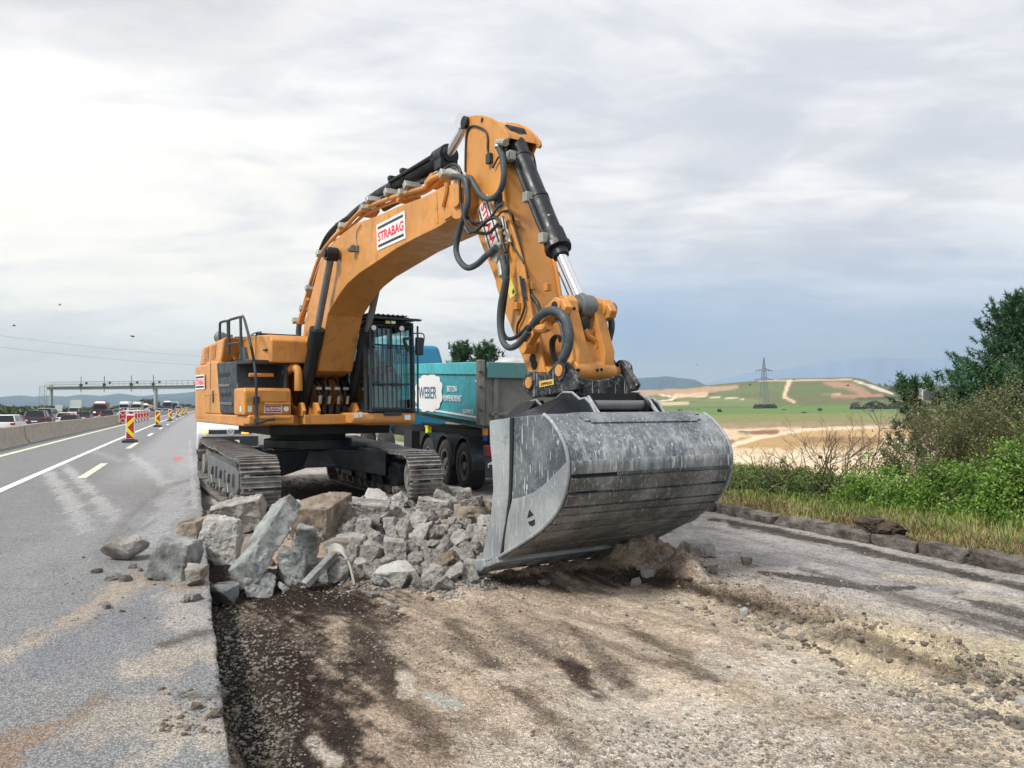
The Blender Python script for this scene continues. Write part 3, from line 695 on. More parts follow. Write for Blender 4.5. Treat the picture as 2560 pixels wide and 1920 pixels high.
# =====================================================================
# EXCAVATOR. Local frame: x forward, y to the machine's left, z up.
# =====================================================================
EC = Vector((-3.91, 14.77, 0)); TH = R(32.5)
EF = Vector((math.sin(TH), -math.cos(TH), 0)); EL_ = Vector((math.cos(TH), math.sin(TH), 0))
def PV(px, py, v):
    r = ray(px, py); t = (v+EC.dot(EL_))/r.dot(EL_); p = r*t-EC; return Vector((p.dot(EF), v, EYE+r.z*t))
def PU(px, py, u):
    r = ray(px, py); t = (u+EC.dot(EF))/r.dot(EF); p = r*t-EC; return Vector((u, p.dot(EL_), EYE+r.z*t))
ex = empty('excavator', EC, TH-math.pi/2)
tag(ex, 'large yellow tracked excavator with a wide grey steel bucket, in front of the turquoise tipper', 'excavator')
BV = .12                                     # lateral middle of boom and stick
def prof(Zf, pts, v): return [(p.x, p.z) for p in (PV(*Zf(*q), v) for q in pts)]
def decal(parent, TL, TR, BL, words=True, hgt=.42, bar=.13, nm='company_sign'):
    TL, TR, BL = Vector(TL), Vector(TR), Vector(BL); xd = TR-TL; yd = BL-TL; W = xd.length; Hh = yd.length; nn = yd.normalized().cross(xd.normalized()).normalized()
    P = lambda a, b, c: TL+xd*a+yd*b+nn*c
    m = MB(); m.hexa([P(0, 0, 0), P(1, 0, 0), P(1, 1, 0), P(0, 1, 0), P(0, 0, .005), P(1, 0, .005), P(1, 1, .005), P(0, 1, .005)])
    sg = m.build(nm, M['white'], parent, ang=0)
    if words:
        m = MB()
        for b in (.10, .90-bar): m.hexa([P(.05, b, .004), P(.95, b, .004), P(.95, b+bar, .004), P(.05, b+bar, .004), P(.05, b, .008), P(.95, b, .008), P(.95, b+bar, .008), P(.05, b+bar, .008)])
        m.build('stripe', M['black_print'], sg, ang=0)
        tx = text('STRABAG', M['red_print'], P(.045, .5-hgt/2, .003), xd, yd, W*.91, Hh*hgt, 'lettering', sg, .035)
    return sg
# ---------------- undercarriage ----------------
UA = R(29)-TH
UM = Matrix.Translation((0, 0, 0)) @ Matrix.Rotation(-UA*-1, 4, 'Z')
UM = Matrix.Rotation(UA, 4, 'Z')
def loop_path(n, r, half, zc):
    Ls = 2*half; per = 2*Ls+2*math.pi*r; out = []
    for i in range(n):
        d = per*i/n
        if d < Ls: p = (-half+d, zc-r); a = 0
        elif d < Ls+math.pi*r: q = (d-Ls)/r; p = (half+r*math.sin(q), zc-r*math.cos(q)); a = q
        elif d < 2*Ls+math.pi*r:
            e = d-Ls-math.pi*r; sag = .035*math.sin(math.pi*e/Ls)*abs(math.sin(2*math.pi*e/Ls)); p = (half-e, zc+r-sag); a = math.pi
        else: q = (d-2*Ls-math.pi*r)/r; p = (-half-r*math.sin(q), zc+r*math.cos(q)); a = math.pi+q
        out.append((p, a))
    return out
def track_path(n, xf=2.16, xr=-2.16, rf=.40, rr=.46, zb=.035):
    pts = []; D_ = xf-xr; al = math.asin((rr-rf)/D_)
    for k in range(40): pts.append((xr+D_*k/40, zb))
    for k in range(40): q = (math.pi+0*al+al)*k/40; pts.append((xf+rf*math.sin(q), zb+rf-rf*math.cos(q)))
    a0 = (xf+rf*math.sin(math.pi-al*-1) if False else xf+rf*math.sin(al), zb+rf+rf*math.cos(al)); a1 = (xr+rr*math.sin(al), zb+rr+rr*math.cos(al))
    for k in range(40): u = k/40; pts.append((a0[0]+(a1[0]-a0[0])*u, a0[1]+(a1[1]-a0[1])*u-.03*abs(math.sin(2*math.pi*u))))
    for k in range(40): q = al-(math.pi+al)*k/40; pts.append((xr+rr*math.sin(q), zb+rr+rr*math.cos(q)))
    pts = [Vector(p) for p in pts]; pts.append(pts[0]); L = [0]
    for a, b in zip(pts, pts[1:]): L.append(L[-1]+(b-a).length)
    out = []; j = 0
    for i in range(n):
        d = L[-1]*i/n
        while L[j+1] < d: j += 1
        u = (d-L[j])/max(L[j+1]-L[j], 1e-6); p = pts[j].lerp(pts[j+1], u); t = pts[(j+1) % len(pts)]-pts[j]
        q0 = pts[j-1] if j else pts[-2]; t = (pts[j+1]-q0); out.append(((p.x, p.y), math.atan2(t.y, t.x)))
    return out
for side in (-1, 1):
    v0 = side*1.37; hw = .30
    m = MB(); m.M = UM
    for (x, z), a in track_path(52):
        rot = Matrix.Rotation(-a, 3, 'Y'); jit = random.uniform(-.004, .004)
        m.box((x, v0, z+jit), (.185, 2*hw, .022), rot)
        for gx in (-.08, 0, .08):
            c = Vector((x, v0, z+jit))+rot @ Vector((gx, 0, -.032)); m.box(c, (.020, 2*hw-.004, .050), rot)
        for bx in (-.04, .04):
            for by in (-.10, .10):
                c = Vector((x, v0+by, z))+rot @ Vector((bx, 0, -.022)); m.cyl(c-rot @ Vector((0, 0, .006)), c+rot @ Vector((0, 0, .006)), .014, n=6)
        for by in (-.085, .085):
            c = Vector((x, v0+by, z))+rot @ Vector((0, 0, .055)); m.box(c, (.19, .045, .10), rot)
    tr = m.build('crawler_track', M['track'], ex, bevel=0, ang=30)
    m = MB(); m.M = UM; vo = v0-side*.02
    fr = [(-1.75, .22), (1.62, .22), (1.80, .34), (1.80, .60), (1.55, .66), (-1.45, .72), (-1.75, .62)]
    m.prism(fr, v0-.21, v0+.21); m.bb((-1.4, v0-.16, .66), (1.3, v0+.16, .76))
    for xx in (-1.05, -.05, .85):                      # track guards
        m.prism([(xx, .22), (xx+.30, .22), (xx+.20, .38), (xx+.30, .54), (xx, .54), (xx+.10, .38)], v0-.27, v0+.27)
        m.bb((xx+.42, v0-.25, .34), (xx+.58, v0+.25, .56))
    tfm = m.build('track_frame', M['steel'] if side < 0 else M['black'], tr, bevel=.012)
    m = MB(); m.M = UM
    m.cyl((2.16, v0-.13, .435), (2.16, v0+.13, .435), .31, n=32); m.cyl((2.16, v0-.2, .435), (2.16, v0+.2, .435), .12)
    m.build('idler', M['track'], tr)
    m = MB(); m.M = UM; m.cyl((-2.16, v0-.17, .495), (-2.16, v0+.17, .495), .27, n=28)
    for k in range(14):
        a = 2*math.pi*k/14; m.box((-2.16+.33*math.cos(a), v0, .495+.33*math.sin(a)), (.16, .09, .08), Matrix.Rotation(-a, 3, 'Y'))
    m.cyl((-2.16, v0-.24, .495), (-2.16, v0+.24, .495), .2, n=24)
    m.build('sprocket', M['track'], tr)
    for k in range(9):
        x = -1.62+k*.40; m = MB(); m.M = UM
        m.cyl((x, v0-.2, .17), (x, v0+.2, .17), .10, n=18); m.cyl((x, v0-.235, .17), (x, v0+.235, .17), .055, n=12); m.build('roller', M['track'], tr)
    m = MB(); m.M = UM
    for x in (-.7, .75): m.cyl((x, v0-.14, .80), (x, v0+.14, .80), .055)
    m.build('carrier_roller', M['track'], tr)
m = MB(); m.M = UM
m.box((0, 0, .74), (1.7, 1.75, .36), tap=(.82, .9)); m.cyl((0, 0, .88), (0, 0, 1.06), .82, n=40)
for sx in (-1, 1):
    for sy in (-1, 1):
        a = Vector((sx*.45, sy*.35, .74)); b = Vector((sx*1.25, sy*1.22, .62)); d = (b-a).normalized(); n_ = Vector((-d.y, d.x, 0))
        p = []
        for zz in (-1, 1):
            for q, ww, hh in ((a, .34, .17), (b, .25, .22)):
                for e in ((-1, 1) if q is a else (1, -1)): p.append(q+n_*e*ww+Vector((0, 0, zz*hh)))
        m.hexa(p)
m.build('undercarriage_frame', M['black'], ex, bevel=.02)
m = MB(); m.cyl((0, 0, 1.02), (0, 0, 1.22), .70, n=44); m.cyl((0, 0, 1.2), (0, 0, 1.34), .86, n=44); m.bb((-1.3, -1.0, 1.17), (1.0, 1.25, 1.33))
m.build('swing_bearing', M['dark'], ex, bevel=.01)
# ---------------- revolving frame ----------------
yel = M['yellow_pale']; RV = -1.42
m = MB()
m.prism([(-3.7, -.9), (-3.45, -1.42), (.98, -1.45), (.98, -1.18), (.98, -.62), (1.0, .52), (1.42, .56), (1.55, 1.48), (-2.2, 1.48), (-3.5, 1.3), (-3.7, .9)], 1.33, 1.52, ax=2)
m.build('deck_frame', yel, ex, bevel=.03)
# counterweight with rounded rear corners
m = MB(); pf = [(-2.35, -1.445), (-3.42, -1.44), (-3.66, -1.32), (-3.80, -.75), (-3.84, 0), (-3.80, .75), (-3.66, 1.3), (-3.42, 1.42), (-2.35, 1.42)]
m.prism(pf, 1.40, 2.56, ax=2); cw = m.build('counterweight', yel, ex, bevel=.06, seg=3)
m = MB(); m.bb((-3.80, -.9, 1.38), (-3.6, .9, 1.6)); m.build('bumper', M['charcoal'], cw, bevel=.02)
# right-hand side housing: rear quarter panel, seams, the dark louvred door
m = MB(); m.prism([(-2.34, 1.52), (-.92, 1.52), (-1.28, 2.50), (-1.34, 2.58), (-2.34, 2.58)], -1.43, -.9)
qp = m.build('side_panel', yel, ex, bevel=.035, seg=3)
m = MB(); m.prism([(-1.62, 1.75), (-1.50, 1.75), (-1.50, 1.98), (-1.62, 1.98)], -1.445, -1.42); m.build('latch', M['charcoal'], qp)
m = MB(); m.prism([(-3.0, 1.9), (-1.15, 1.9), (-1.19, 2.02), (-3.0, 2.02)], -1.438, -1.40); m.build('moulding', yel, qp, bevel=.01)
m = MB(); m.bb((-1.86, -1.436, 1.56), (-1.845, -1.40, 2.56)); m.build('seam', M['dark'], qp)
m = MB(); m.prism([(-1.27, 2.53), (.13, 2.49), (.80, 1.54), (-.89, 1.54)], -1.44, -1.05)
dr = m.build('engine_door', M['charcoal'], ex, bevel=.03, seg=3)
m = MB()
for (x0, x1, z) in ((-1.03, -.03, 2.10), (-.83, .17, 1.76)):
    m.prism([(x0, z), (x1, z-.02), (x1, z-.065), (x0+.02, z-.05)], -1.462, -1.43)
m.build('door_trim', M['steel'], dr, bevel=.005)
m = MB()
for (x0, x1, z) in ((-1.08, -.12, 2.30), (-.86, .0, 1.93)):
    m.prism([(x0, z), (x1, z-.01), (x1, z-.07), (x0+.04, z-.07)], -1.447, -1.43)
m.build('vent_slot', M['dark'], dr)
# side_front dark box (hydraulic tank front)
m = MB(); m.prism([(.11, 1.55), (.84, 1.55), (.84, 1.98), (.45, 1.98), (.36, 2.24), (.36, 2.49), (.11, 2.49)], -1.43, -.62)
m.hexa([(.36, -1.43, 2.42), (.88, -1.30, 2.42), (.88, -.66, 2.42), (.36, -.66, 2.42), (.36, -1.43, 2.49), (.88, -1.30, 2.49), (.88, -.66, 2.49), (.36, -.66, 2.49)])
m.bb((.36, -.72, 1.95), (.90, -.66, 2.45)); hb = m.build('tank_housing', M['charcoal'], ex, bevel=.015)
m = MB(); p0 = PU(*Z2(500, 545), .80); p1 = PU(*Z2(685, 545), .80); m.tube([p0, p1], .035, 10)
m.build('grab_bar', M['yellow'], hb)
# upper rear housing with grilles
m = MB(); m.prism([(-3.45, 2.56), (-3.12, 2.96), (-.95, 3.02), (-1.30, 2.56)], -1.36, 1.0)
uh = m.build('engine_cover', yel, ex, bevel=.05, seg=3)
m = MB()
for (a, b) in ((-2.95, -2.45), (-2.30, -1.75)):
    for k in range(9):
        z = 2.64+k*.032; o = (z-2.6)*.35; m.prism([(a+o, z), (b+o*.8, z), (b+o*.8, z+.018), (a+o, z+.018)], -1.375, -1.35)
m.build('air_grille', M['yellow'], uh)
m = MB(); m.prism([(-1.10, 2.50), (1.02, 2.44), (1.02, 2.84), (.86, 2.94), (-.9, 3.05), (-1.10, 3.0)], -1.0, -.20)
m.bb((-1.05, -.2, 1.5), (.30, .50, 2.62))
hd = m.build('hood', M['yellow'], ex, bevel=.035, seg=3)
m = MB(); m.bb((-.02, -1.004, 2.52), (-.005, -.19, 3.04)); m.build('seam', M['dark'], hd)
m = MB(); m.tube([(.62, -1.02, 2.68), (.82, -1.02, 2.67)], .02, 8); m.build('latch', M['charcoal'], hd)
m = MB(); m.tube(spline([(-.8, -.9, 3.06), (-.5, -.9, 3.08), (-.02, -.9, 3.06), (.0, -1.0, 2.98)]), .012, 6); m.build('cable', M['rubber'], hd)
m = MB(); m.cyl((-1.75, -.9, 2.99), (-1.75, -.9, 3.10), .10); m.cyl((-1.6, -.65, 2.99), (-1.6, -.65, 3.14), .05, n=12); m.build('filler_cap', M['charcoal'], uh)
m = MB(); m.cyl((-2.3, -1.1, 3.10), (-2.44, -1.15, 3.14), .12, .13); m.box((-2.15, -1.1, 3.07), (.4, .24, .18)); m.build('work_lamp', M['steel'], uh, bevel=.01)
# toolbox steps at the front right corner
m = MB(); m.prism([(.50, 1.52), (1.24, 1.52), (1.26, 1.60), (1.24, 1.94), (1.18, 1.99), (.50, 1.99)], -1.50, -.70)
m.prism([(.50, 1.36), (1.30, 1.36), (1.30, 1.53), (.50, 1.53)], -1.44, -.66)
tb = m.build('toolbox', M['yellow'], ex, bevel=.04, seg=3)
m = MB(); m.bb((1.235, -1.28, 1.75), (1.275, -.78, 1.95)); m.bb((1.24, -1.18, 1.70), (1.30, -.74, 1.735)); m.bb((1.28, -1.24, 1.46), (1.335, -.74, 1.50)); m.build('step_plate', M['yellow'], tb, bevel=.012)
m = MB(); m.cyl((1.24, -.80, 1.63), (1.285, -.80, 1.63), .045); m.build('lamp', M['lamp'], tb)
m = MB(); m.bb((1.0, -1.512, 1.58), (1.10, -1.50, 1.68)); m.bb((1.235, -1.44, 1.58), (1.262, -1.37, 1.68)); m.build_each('lamp', M['lamp'], tb)
decal(tb, (1.262, -1.17, 1.70), (1.262, -.87, 1.70), (1.262, -1.17, 1.56), bar=.14)
m = MB(); m.cyl((1.29, -1.31, 1.50), (1.29, -1.31, 1.80), .028, n=10); m.box((1.29, -1.31, 1.78), (.09, .1, .12)); m.cyl((1.29, -1.31, 1.36), (1.29, -1.31, 1.47), .04, n=10); m.build('strap_holder', M['charcoal'], tb, bevel=.006)
q = lambda x, y: PV(*Z2(x, y), -1.455)
decal(ex, q(88, 548), q(157, 540), q(90, 656), bar=.13)
# yellow pipe next to the hydraulic tank
m = MB(); m.tube(spline([(.75, -.66, 2.28), (.92, -.58, 2.36), (1.02, -.52, 2.30), (1.05, -.52, 2.1), (1.05, -.52, 1.95)]), .075, 12); m.build('pipe', M['yellow'], ex)
# hand rails
m = MB(); r_ = .026
zt = PV(*Z2(275, 150), -1.35).z; q = lambda x, y, v=-1.3: PV(*Z2(x, y), v)
def rail(pts, v=-1.3, r=.026): m.tube(spline([q(x, y, v) for x, y in pts], 3) if len(pts) > 3 else [q(x, y, v) for x, y in pts], r, 8)
rail([(272, 455), (276, 152)]); rail([(276, 152), (285, 140), (326, 130), (336, 135)]); rail([(336, 133), (342, 385)])
rail([(346, 385), (345, 132)]); rail([(345, 132), (352, 122), (425, 101), (434, 108)]); rail([(434, 104), (442, 430)])
rail([(262, 333), (310, 322), (370, 302), (432, 300)], r=.02)
hr = m.build('hand_rail', M['charcoal'], ex)
m = MB(); a, b, c, d = q(415, 425), q(478, 425), q(460, 330), q(442, 330)
m.hexa([a, b, c, d]+[p+Vector((0, .05, 0)) for p in (a, b, c, d)]); m.build('rail_bracket', M['charcoal'], hr)
m = MB(); pts = [PV(*Z2(441, 100), -1.32), PV(*Z2(452, 95), -1.35), PV(*Z2(470, 140), -1.38), PV(*Z2(510, 300), -1.42)]
pts += [PU(*Z2(535, 430), 1.22), PU(*Z2(549, 540), 1.36), PU(*Z2(556, 640), 1.40), PU(*Z2(558, 850), 1.40), PU(*Z2(575, 910), 1.42), PU(*Z2(640, 890), 1.42), PU(*Z2(700, 885), 1.42)]
m.tube(spline(pts, 5), .024, 8); m.build('hand_rail', M['charcoal'], ex)
m = MB()
for x0 in (240, 300): m.tube(spline([q(x0, 450, -1.25), q(x0+5, 410, -1.25), q(x0+25, 395, -1.2), q(x0+60, 395, -1.15), q(x0+100, 425, -1.1)], 4), .035, 8)
m.build_each('grab_bar', M['yellow'], ex)
# ---------------- boom ----------------
BW = .32; NV = BV-BW; FV = BV+BW
top = [(75, 1580), (130, 1330), (190, 1100), (235, 930), (300, 810), (350, 760), (440, 660), (600, 540), (780, 480), (1000, 380), (1250, 290), (1450, 180), (1560, 158), (1612, 150)]
bot = [(1620, 410), (1560, 480), (1430, 570), (1385, 595), (1170, 700), (1000, 790), (790, 930), (700, 990), (620, 1042), (500, 1150), (420, 1260), (350, 1380), (312, 1450)]
bt = prof(Z4, top, NV); bb_ = prof(Z4, bot, NV)
foot = [(.62, 2.52), (.44, 2.18), (.40, 1.95), (.30, 1.78), (.14, 1.74), (-.02, 1.84), (-.06, 2.05)]
m = MB(); m.prism(bt+bb_+[(bb_[-1][0]-.22, bb_[-1][1]-.38), (bb_[-1][0]-.5, bb_[-1][1]-.95)]+foot[1:], NV, FV)
boom = m.build('boom', M['yellow'], ex, bevel=.014)
m = MB()      # weld ribs and side bosses that stand off the plates
for sv, s_ in ((NV, -1), (FV, 1)):
    for (x, y) in (((1390, 250), (1400, 560)),):
        pass
    a = PV(*Z4(1385, 235), sv); b = PV(*Z4(1395, 565), sv); c = PV(*Z4(1440, 545), sv)
    m.prism([(a.x-.03, a.z-.02), (a.x+.02, a.z-.02), (b.x+.03, b.z+.02), (b.x-.02, b.z+.02)], sv-.008 if s_ < 0 else sv, sv if s_ < 0 else sv+.008)
    e = PV(*Z4(1480, 510), sv); f = PV(*Z4(1612, 425), sv)
    m.tube([e+Vector((0, s_*.01, 0)), f+Vector((0, s_*.01, 0))], .014, 6)
    h = [PV(*Z4(x, y), sv) for x, y in ((1500, 150), (1500, 230), (1480, 320), (1465, 385))]
    m.tube([p+Vector((0, s_*.02, 0)) for p in h], .028, 6)
m.build_each('stiffener', M['yellow'], boom)
for sv, s_ in ((NV, -1), (FV, 1)):    # tip bearing discs around the stick pin
    pass
pin = PV(*Z4(1640, 290), NV)
m = MB(); m.cyl((pin.x, NV-.05, pin.z), (pin.x, FV+.05, pin.z), .27, n=36); m.cyl((pin.x, NV-.09, pin.z), (pin.x, FV+.09, pin.z), .13, n=24); m.build('pin_boss', M['yellow'], boom, bevel=.012)
q = lambda x, y: PV(*Z4(x, y), NV-.004)
decal(boom, q(797, 566), q(1074, 421), q(805, 818), hgt=.37, bar=.10)
bx = PV(*Z4(548, 797), NV-.08); m = MB(); m.cyl(bx+Vector((.08, 0, 0)), bx+Vector((-.07, 0, 0)), .05, .045); m.build('work_lamp', M['steel'], boom)
m = MB(); m.tube(spline([PV(*Z4(x, y), NV-.02) for x, y in ((600, 800), (598, 740), (596, 690), (605, 620), (640, 560))]), .008, 5)
m.tube([bx+Vector((0, 0, -.05)), PV(*Z4(575, 825), NV-.03), PV(*Z4(610, 822), NV-.01)], .012, 6); m.box(PV(*Z4(608, 795), NV-.02), (.05, .04, .09)); m.build('lamp_bracket', M['steel'], boom)
# lift cylinders
lp = PV(*Z4(350, 850), NV-.14); bs = PV(*Z3(28, 985), NV-.14)
bs = Vector((bs.x, 0, bs.z)); lpz = Vector((lp.x, 0, lp.z))
for s_ in (-1, 1):
    v = BV+s_*(BW+.14); a = Vector((bs.x, v, bs.z)); b = Vector((lpz.x, v, lpz.z)); d = b-a
    k = .57
    m = MB(); m.cyl(a+d*.03, a+d*k, .112, n=28); m.cyl(a+d*(k-.10), a+d*(k+.01), .135, n=28); m.cyl(a-Vector((0, .1, 0)), a+Vector((0, .1, 0)), .13, n=24)
    m.box(a+d*(k-.06)+Vector((.09, 0, .05)), (.12, .1, .1)); m.tube([a+d*.12+Vector((.12, .02*s_, .04)), a+d*(k-.08)+Vector((.12, .02*s_, .04))], .022, 8)
    cy = m.build('lift_cylinder', M['black'], ex, bevel=.008)
    m = MB(); m.cyl(a+d*(k-.02), b, .060, n=24); m.build('rod', M['steel'], cy)
    m = MB(); m.cyl(b-Vector((0, .10, 0)), b+Vector((0, .10, 0)), .115, n=28); m.cyl(b+Vector((0, s_*.1, 0)), b+Vector((0, s_*.13, 0)), .07, n=6); m.build('rod_eye', M['black'], cy, bevel=.006)
m = MB(); m.cyl((lpz.x, BV-BW-.10, lpz.z), (lpz.x, BV+BW+.10, lpz.z), .08, n=20); m.build('lift_pin', M['steel'], boom)
# boom foot brackets
m = MB()
for v in (BV-.62, BV-.36, BV+.36, BV+.58):
    m.prism([(-.25, 1.5), (1.30, 1.5), (1.36, 1.60), (1.24, 1.74), (1.08, 1.74), (.95, 1.62), (.60, 1.72), (.36, 2.05), (.12, 2.22), (-.12, 2.12), (-.3, 1.8)], v-.03, v+.03)
m.bb((-.3, BV-.62, 1.36), (1.34, BV+.62, 1.53)); m.build('foot_bracket', M['yellow'], ex, bevel=.012)
m = MB(); random.seed(5)
for k in range(9):
    v = BV+random.uniform(-.28, .28); m.tube(spline([(.75, v, 1.55), (.95+random.random()*.1, v+random.uniform(-.1, .1), 1.72+random.random()*.2), (.75, v+random.uniform(-.1, .1), 2.0+random.random()*.2), (.55, v, 2.2)]), .022, 7)
for k in range(5): m.box((.92, BV-.28+k*.13, 1.62), (.14, .08, .14))
m.build_each('hose', M['rubber'], ex)
m = MB()
for k in range(4): m.cyl((1.08, BV-.26+k*.17, 1.72), (1.12, BV-.26+k*.17, 1.86), .03, n=8); m.box((1.0, BV-.26+k*.17, 2.0), (.06, .1, .05))
m.build('hose_fitting', M['fitting'], ex)
# hoses and pipes along the top of the boom
def hose(Zf, pts, v, r, mat='rubber', name='hose', par=None, k=6, n=10, vs=None):
    mm = MB(); P = [PV(*Zf(x, y), (vs[i] if vs else v)) for i, (x, y) in enumerate(pts)]
    mm.tube(spline(P, k), r, n); return mm.build(name, M[mat], par or boom)
hose(Z4, [(20, 1540), (80, 1360), (130, 1180), (205, 950), (285, 790), (420, 640), (490, 580), (625, 440), (730, 380), (900, 310), (1100, 245), (1270, 195), (1300, 150), (1345, 108), (1420, 75), (1495, 68)], -.12, .034, 'yellow', 'pipe')
hose(Z4, [(60, 1540), (110, 1360), (160, 1200), (240, 960), (330, 800), (430, 700), (520, 610), (640, 490), (740, 430), (900, 360), (1100, 290), (1270, 240), (1370, 170), (1420, 110)], -.05, .026, 'yellow', 'pipe')
hose(Z4, [(120, 1230), (190, 1010), (260, 850), (330, 745), (430, 690), (520, 640)], -.1, .016, 'yellow', 'pipe')
hose(Z4, [(220, 860), (300, 680), (410, 560), (540, 470), (620, 400), (720, 345), (950, 255), (1160, 170), (1390, 85), (1500, 20), (1560, 10), (1620, 60)], .05, .034, 'rubber')
hose(Z4, [(230, 850), (310, 700), (440, 560), (570, 430), (680, 350), (800, 310), (980, 235), (1170, 150), (1400, 60), (1530, 0), (1590, 20), (1640, 80)], .15, .034, 'rubber')
hose(Z4, [(400, 560), (520, 500), (600, 430), (640, 420), (560, 480)], .2, .034, 'rubber')
hose(Z4, [(1300, 130), (1400, 60), (1470, 20), (1560, -20), (1610, 30)], -.02, .02, 'fitting')
hose(Z4, [(870, 400), (960, 350), (1000, 330), (1100, 280)], .1, .05, 'rubber')
hose(Z2, [(715, 455), (740, 475), (790, 488), (840, 470), (868, 410), (878, 300), (880, 210), (885, 150)], -.35, .050, 'hose_grey')
hose(Z2, [(885, 150), (900, 100), (930, 20), (950, -40)], -.2, .034, 'yellow', 'pipe')
m = MB()
for x, y in ((30, 1510), (100, 1390), (495, 580), (715, 400), (1090, 260), (1510, 70), (160, 1190), (270, 850), (770, 320), (955, 250), (1150, 180)):
    p = PV(*Z4(x, y), -.08); m.box(p, (.09, .26, .10), Matrix.Rotation(R(-30), 3, 'Y'))
m.build_each('pipe_clamp', M['fitting'], boom, bevel=.008)
m = MB()
for x, y in ((715, 430), (1110, 290), (500, 620), (1400, 140)):
    p = PV(*Z4(x, y), .02); m.box(p, (.22, .3, .10), Matrix.Rotation(R(-20), 3, 'Y'))
m.build_each('pipe_bracket', M['yellow'], boom, bevel=.008)
# ---------------- stick (dipper) ----------------
SW = .235; SN = BV-SW; SF = BV+SW
sp = [(222, 190), (228, 150), (255, 120), (330, 103), (390, 105), (440, 115), (490, 135), (540, 172), (600, 232), (632, 280), (640, 320), (628, 352), (590, 345), (560, 420), (556, 520)]
sfront = [Z5(*q) for q in sp]+[Z5(560, 560), Z5(600, 900), Z5(690, 1200), Z5(780, 1500)]+[Z6(590, 150), Z6(640, 430), Z6(690, 600), Z6(765, 950)]
sback = [Z6(600, 945), Z6(470, 590), Z6(380, 370), Z6(300, 130)]+[Z5(520, 1659), Z5(350, 1225), Z5(270, 960), Z5(235, 640), Z5(232, 400)]
pf = [(p.x, p.z) for p in (PV(px, py, SN) for px, py in sfront+sback)]
ns = len(sfront)
m = MB()
for a in (SN, SF-.035): m.prism(pf, a, a+.035)
# closed box between the plates, set back a little from their edges
inner = []
cx = [( (p[0]), (p[1])) for p in pf]
frt = cx[14:ns]; bck = cx[ns:]
inn = [(x-.035, z+.0) for x, z in frt]+[(x+.03, z+.01) for x, z in bck]
m.prism(inn, SN+.035, SF-.035)
stick = m.build('stick', M['yellow'], ex, bevel=.010)
m = MB()  # rolled top plate over the head
hp = cx[:9]; hp2 = [(x+.0, z-.05) for x, z in hp]; m.prism([(x, z-.03) for x, z in hp]+[(x+.02, z-.10) for x, z in reversed(hp)], SN+.04, SF-.04); m.build('head_plate', M['yellow'], stick)
spn = PV(*Z5(252, 178), SN); m = MB(); m.cyl((spn.x, SN-.05, spn.z), (spn.x, SF+.05, spn.z), .075, n=24); m.build('pin', M['black'], stick, bevel=.006)
m = MB()
for x, y in ((397, 152), (720, 905)):
    p = PV(*Z5(x, y), SN if x < 500 else BV); m.cyl(p+Vector((0, -.004, 0)), p+Vector((0, .05, 0)), .03, n=12)
for x, y in ((650, 815), (665, 875)):
    p = PV(*Z6(x, y), SN); m.cyl(p-Vector((0, .012, 0)), p+Vector((0, .05, 0)), .05, n=14)
m.build_each('bolt_hole', M['dark'], stick)
# black edge trim with cable along the side plate of the stick
def sh(Zf, pts, v, r, mat='rubber', name='hose', **k): return hose(Zf, pts, v, r, mat, name, stick, **k)
sh(Z5, [(238, 640), (240, 450), (250, 300), (275, 225), (320, 207), (380, 225), (430, 260), (450, 330), (450, 440), (470, 520), (500, 590)], SN-.012, .013, name='cable')
sh(Z5, [(500, 600), (545, 510), (580, 480)], SN-.03, .01, name='cable')
m = MB(); p = PV(*Z5(462, 515), SN-.03); m.box(p, (.09, .05, .12)); p = PV(*Z5(548, 905), SN-.03); m.box(p, (.1, .06, .16)); m.build('sensor_box', M['charcoal'], stick, bevel=.01)
q = lambda x, y: PV(*Z5(x, y), SN-.003)
decal(stick, q(447, 850), q(590, 1335), q(354, 1003), hgt=.40, bar=.09)
# yellow warning sticker
m = MB(); a = [PV(*Z6(x, y), SN-.003) for x, y in ((425, 20), (500, 200), (440, 255), (412, 170))]
m.hexa(a+[p+Vector((0, -.003, 0)) for p in a]); wsn = m.build('warning_sticker', plain('yellow sticker', (.72, .62, .12), .5), stick, ang=0)
m = MB(); a = [PV(*Z6(x, y), SN-.006) for x, y in ((455, 190), (465, 150), (478, 185), (462, 215))]; m.hexa(a+[p+Vector((0, -.003, 0)) for p in a]); m.build('symbol', M['black_print'], wsn, ang=0)
m = MB()
for Zf, x, y in ((Z5, 690, 1545), (Z6, 500, 322), (Z5, 625, 1260), (Z5, 725, 1130), (Z5, 870, 1150), (Z6, 640, 135), (Z6, 785, 145)):
    vv = SN-.03 if (x < 640 or Zf is Z6 and x < 600) else (SN+.1 if x < 800 else SF-.06); p = PV(*Zf(x, y), vv); m.box(p, (.07, .06, .08))
m.build_each('bracket', M['yellow'], stick, bevel=.008)
m = MB()
for x, y, w_ in ((600, 1150, .22), (640, 1250, .16)):
    p = PV(*Z5(x, y), SN-.06); m.tube([p+Vector((-.03, 0, w_/2)), p+Vector((.04, 0, -w_/2))], .028, 8)
p = PV(*Z5(555, 1400), SN-.07); m.box(p, (.16, .12, .22), Matrix.Rotation(R(20), 3, 'Y')); m.cyl(p+Vector((.02, 0, -.1)), p+Vector((.08, 0, -.28)), .045, n=12)
m.cyl(p+Vector((-.1, 0, .05)), p+Vector((-.02, 0, .09)), .05, n=12)
p = PV(*Z5(570, 1145), SN-.07); m.cyl(p-Vector((0, .05, 0)), p+Vector((0, .06, 0)), .04, n=10)
m.build('valve_block', M['fitting'], stick, bevel=.012)
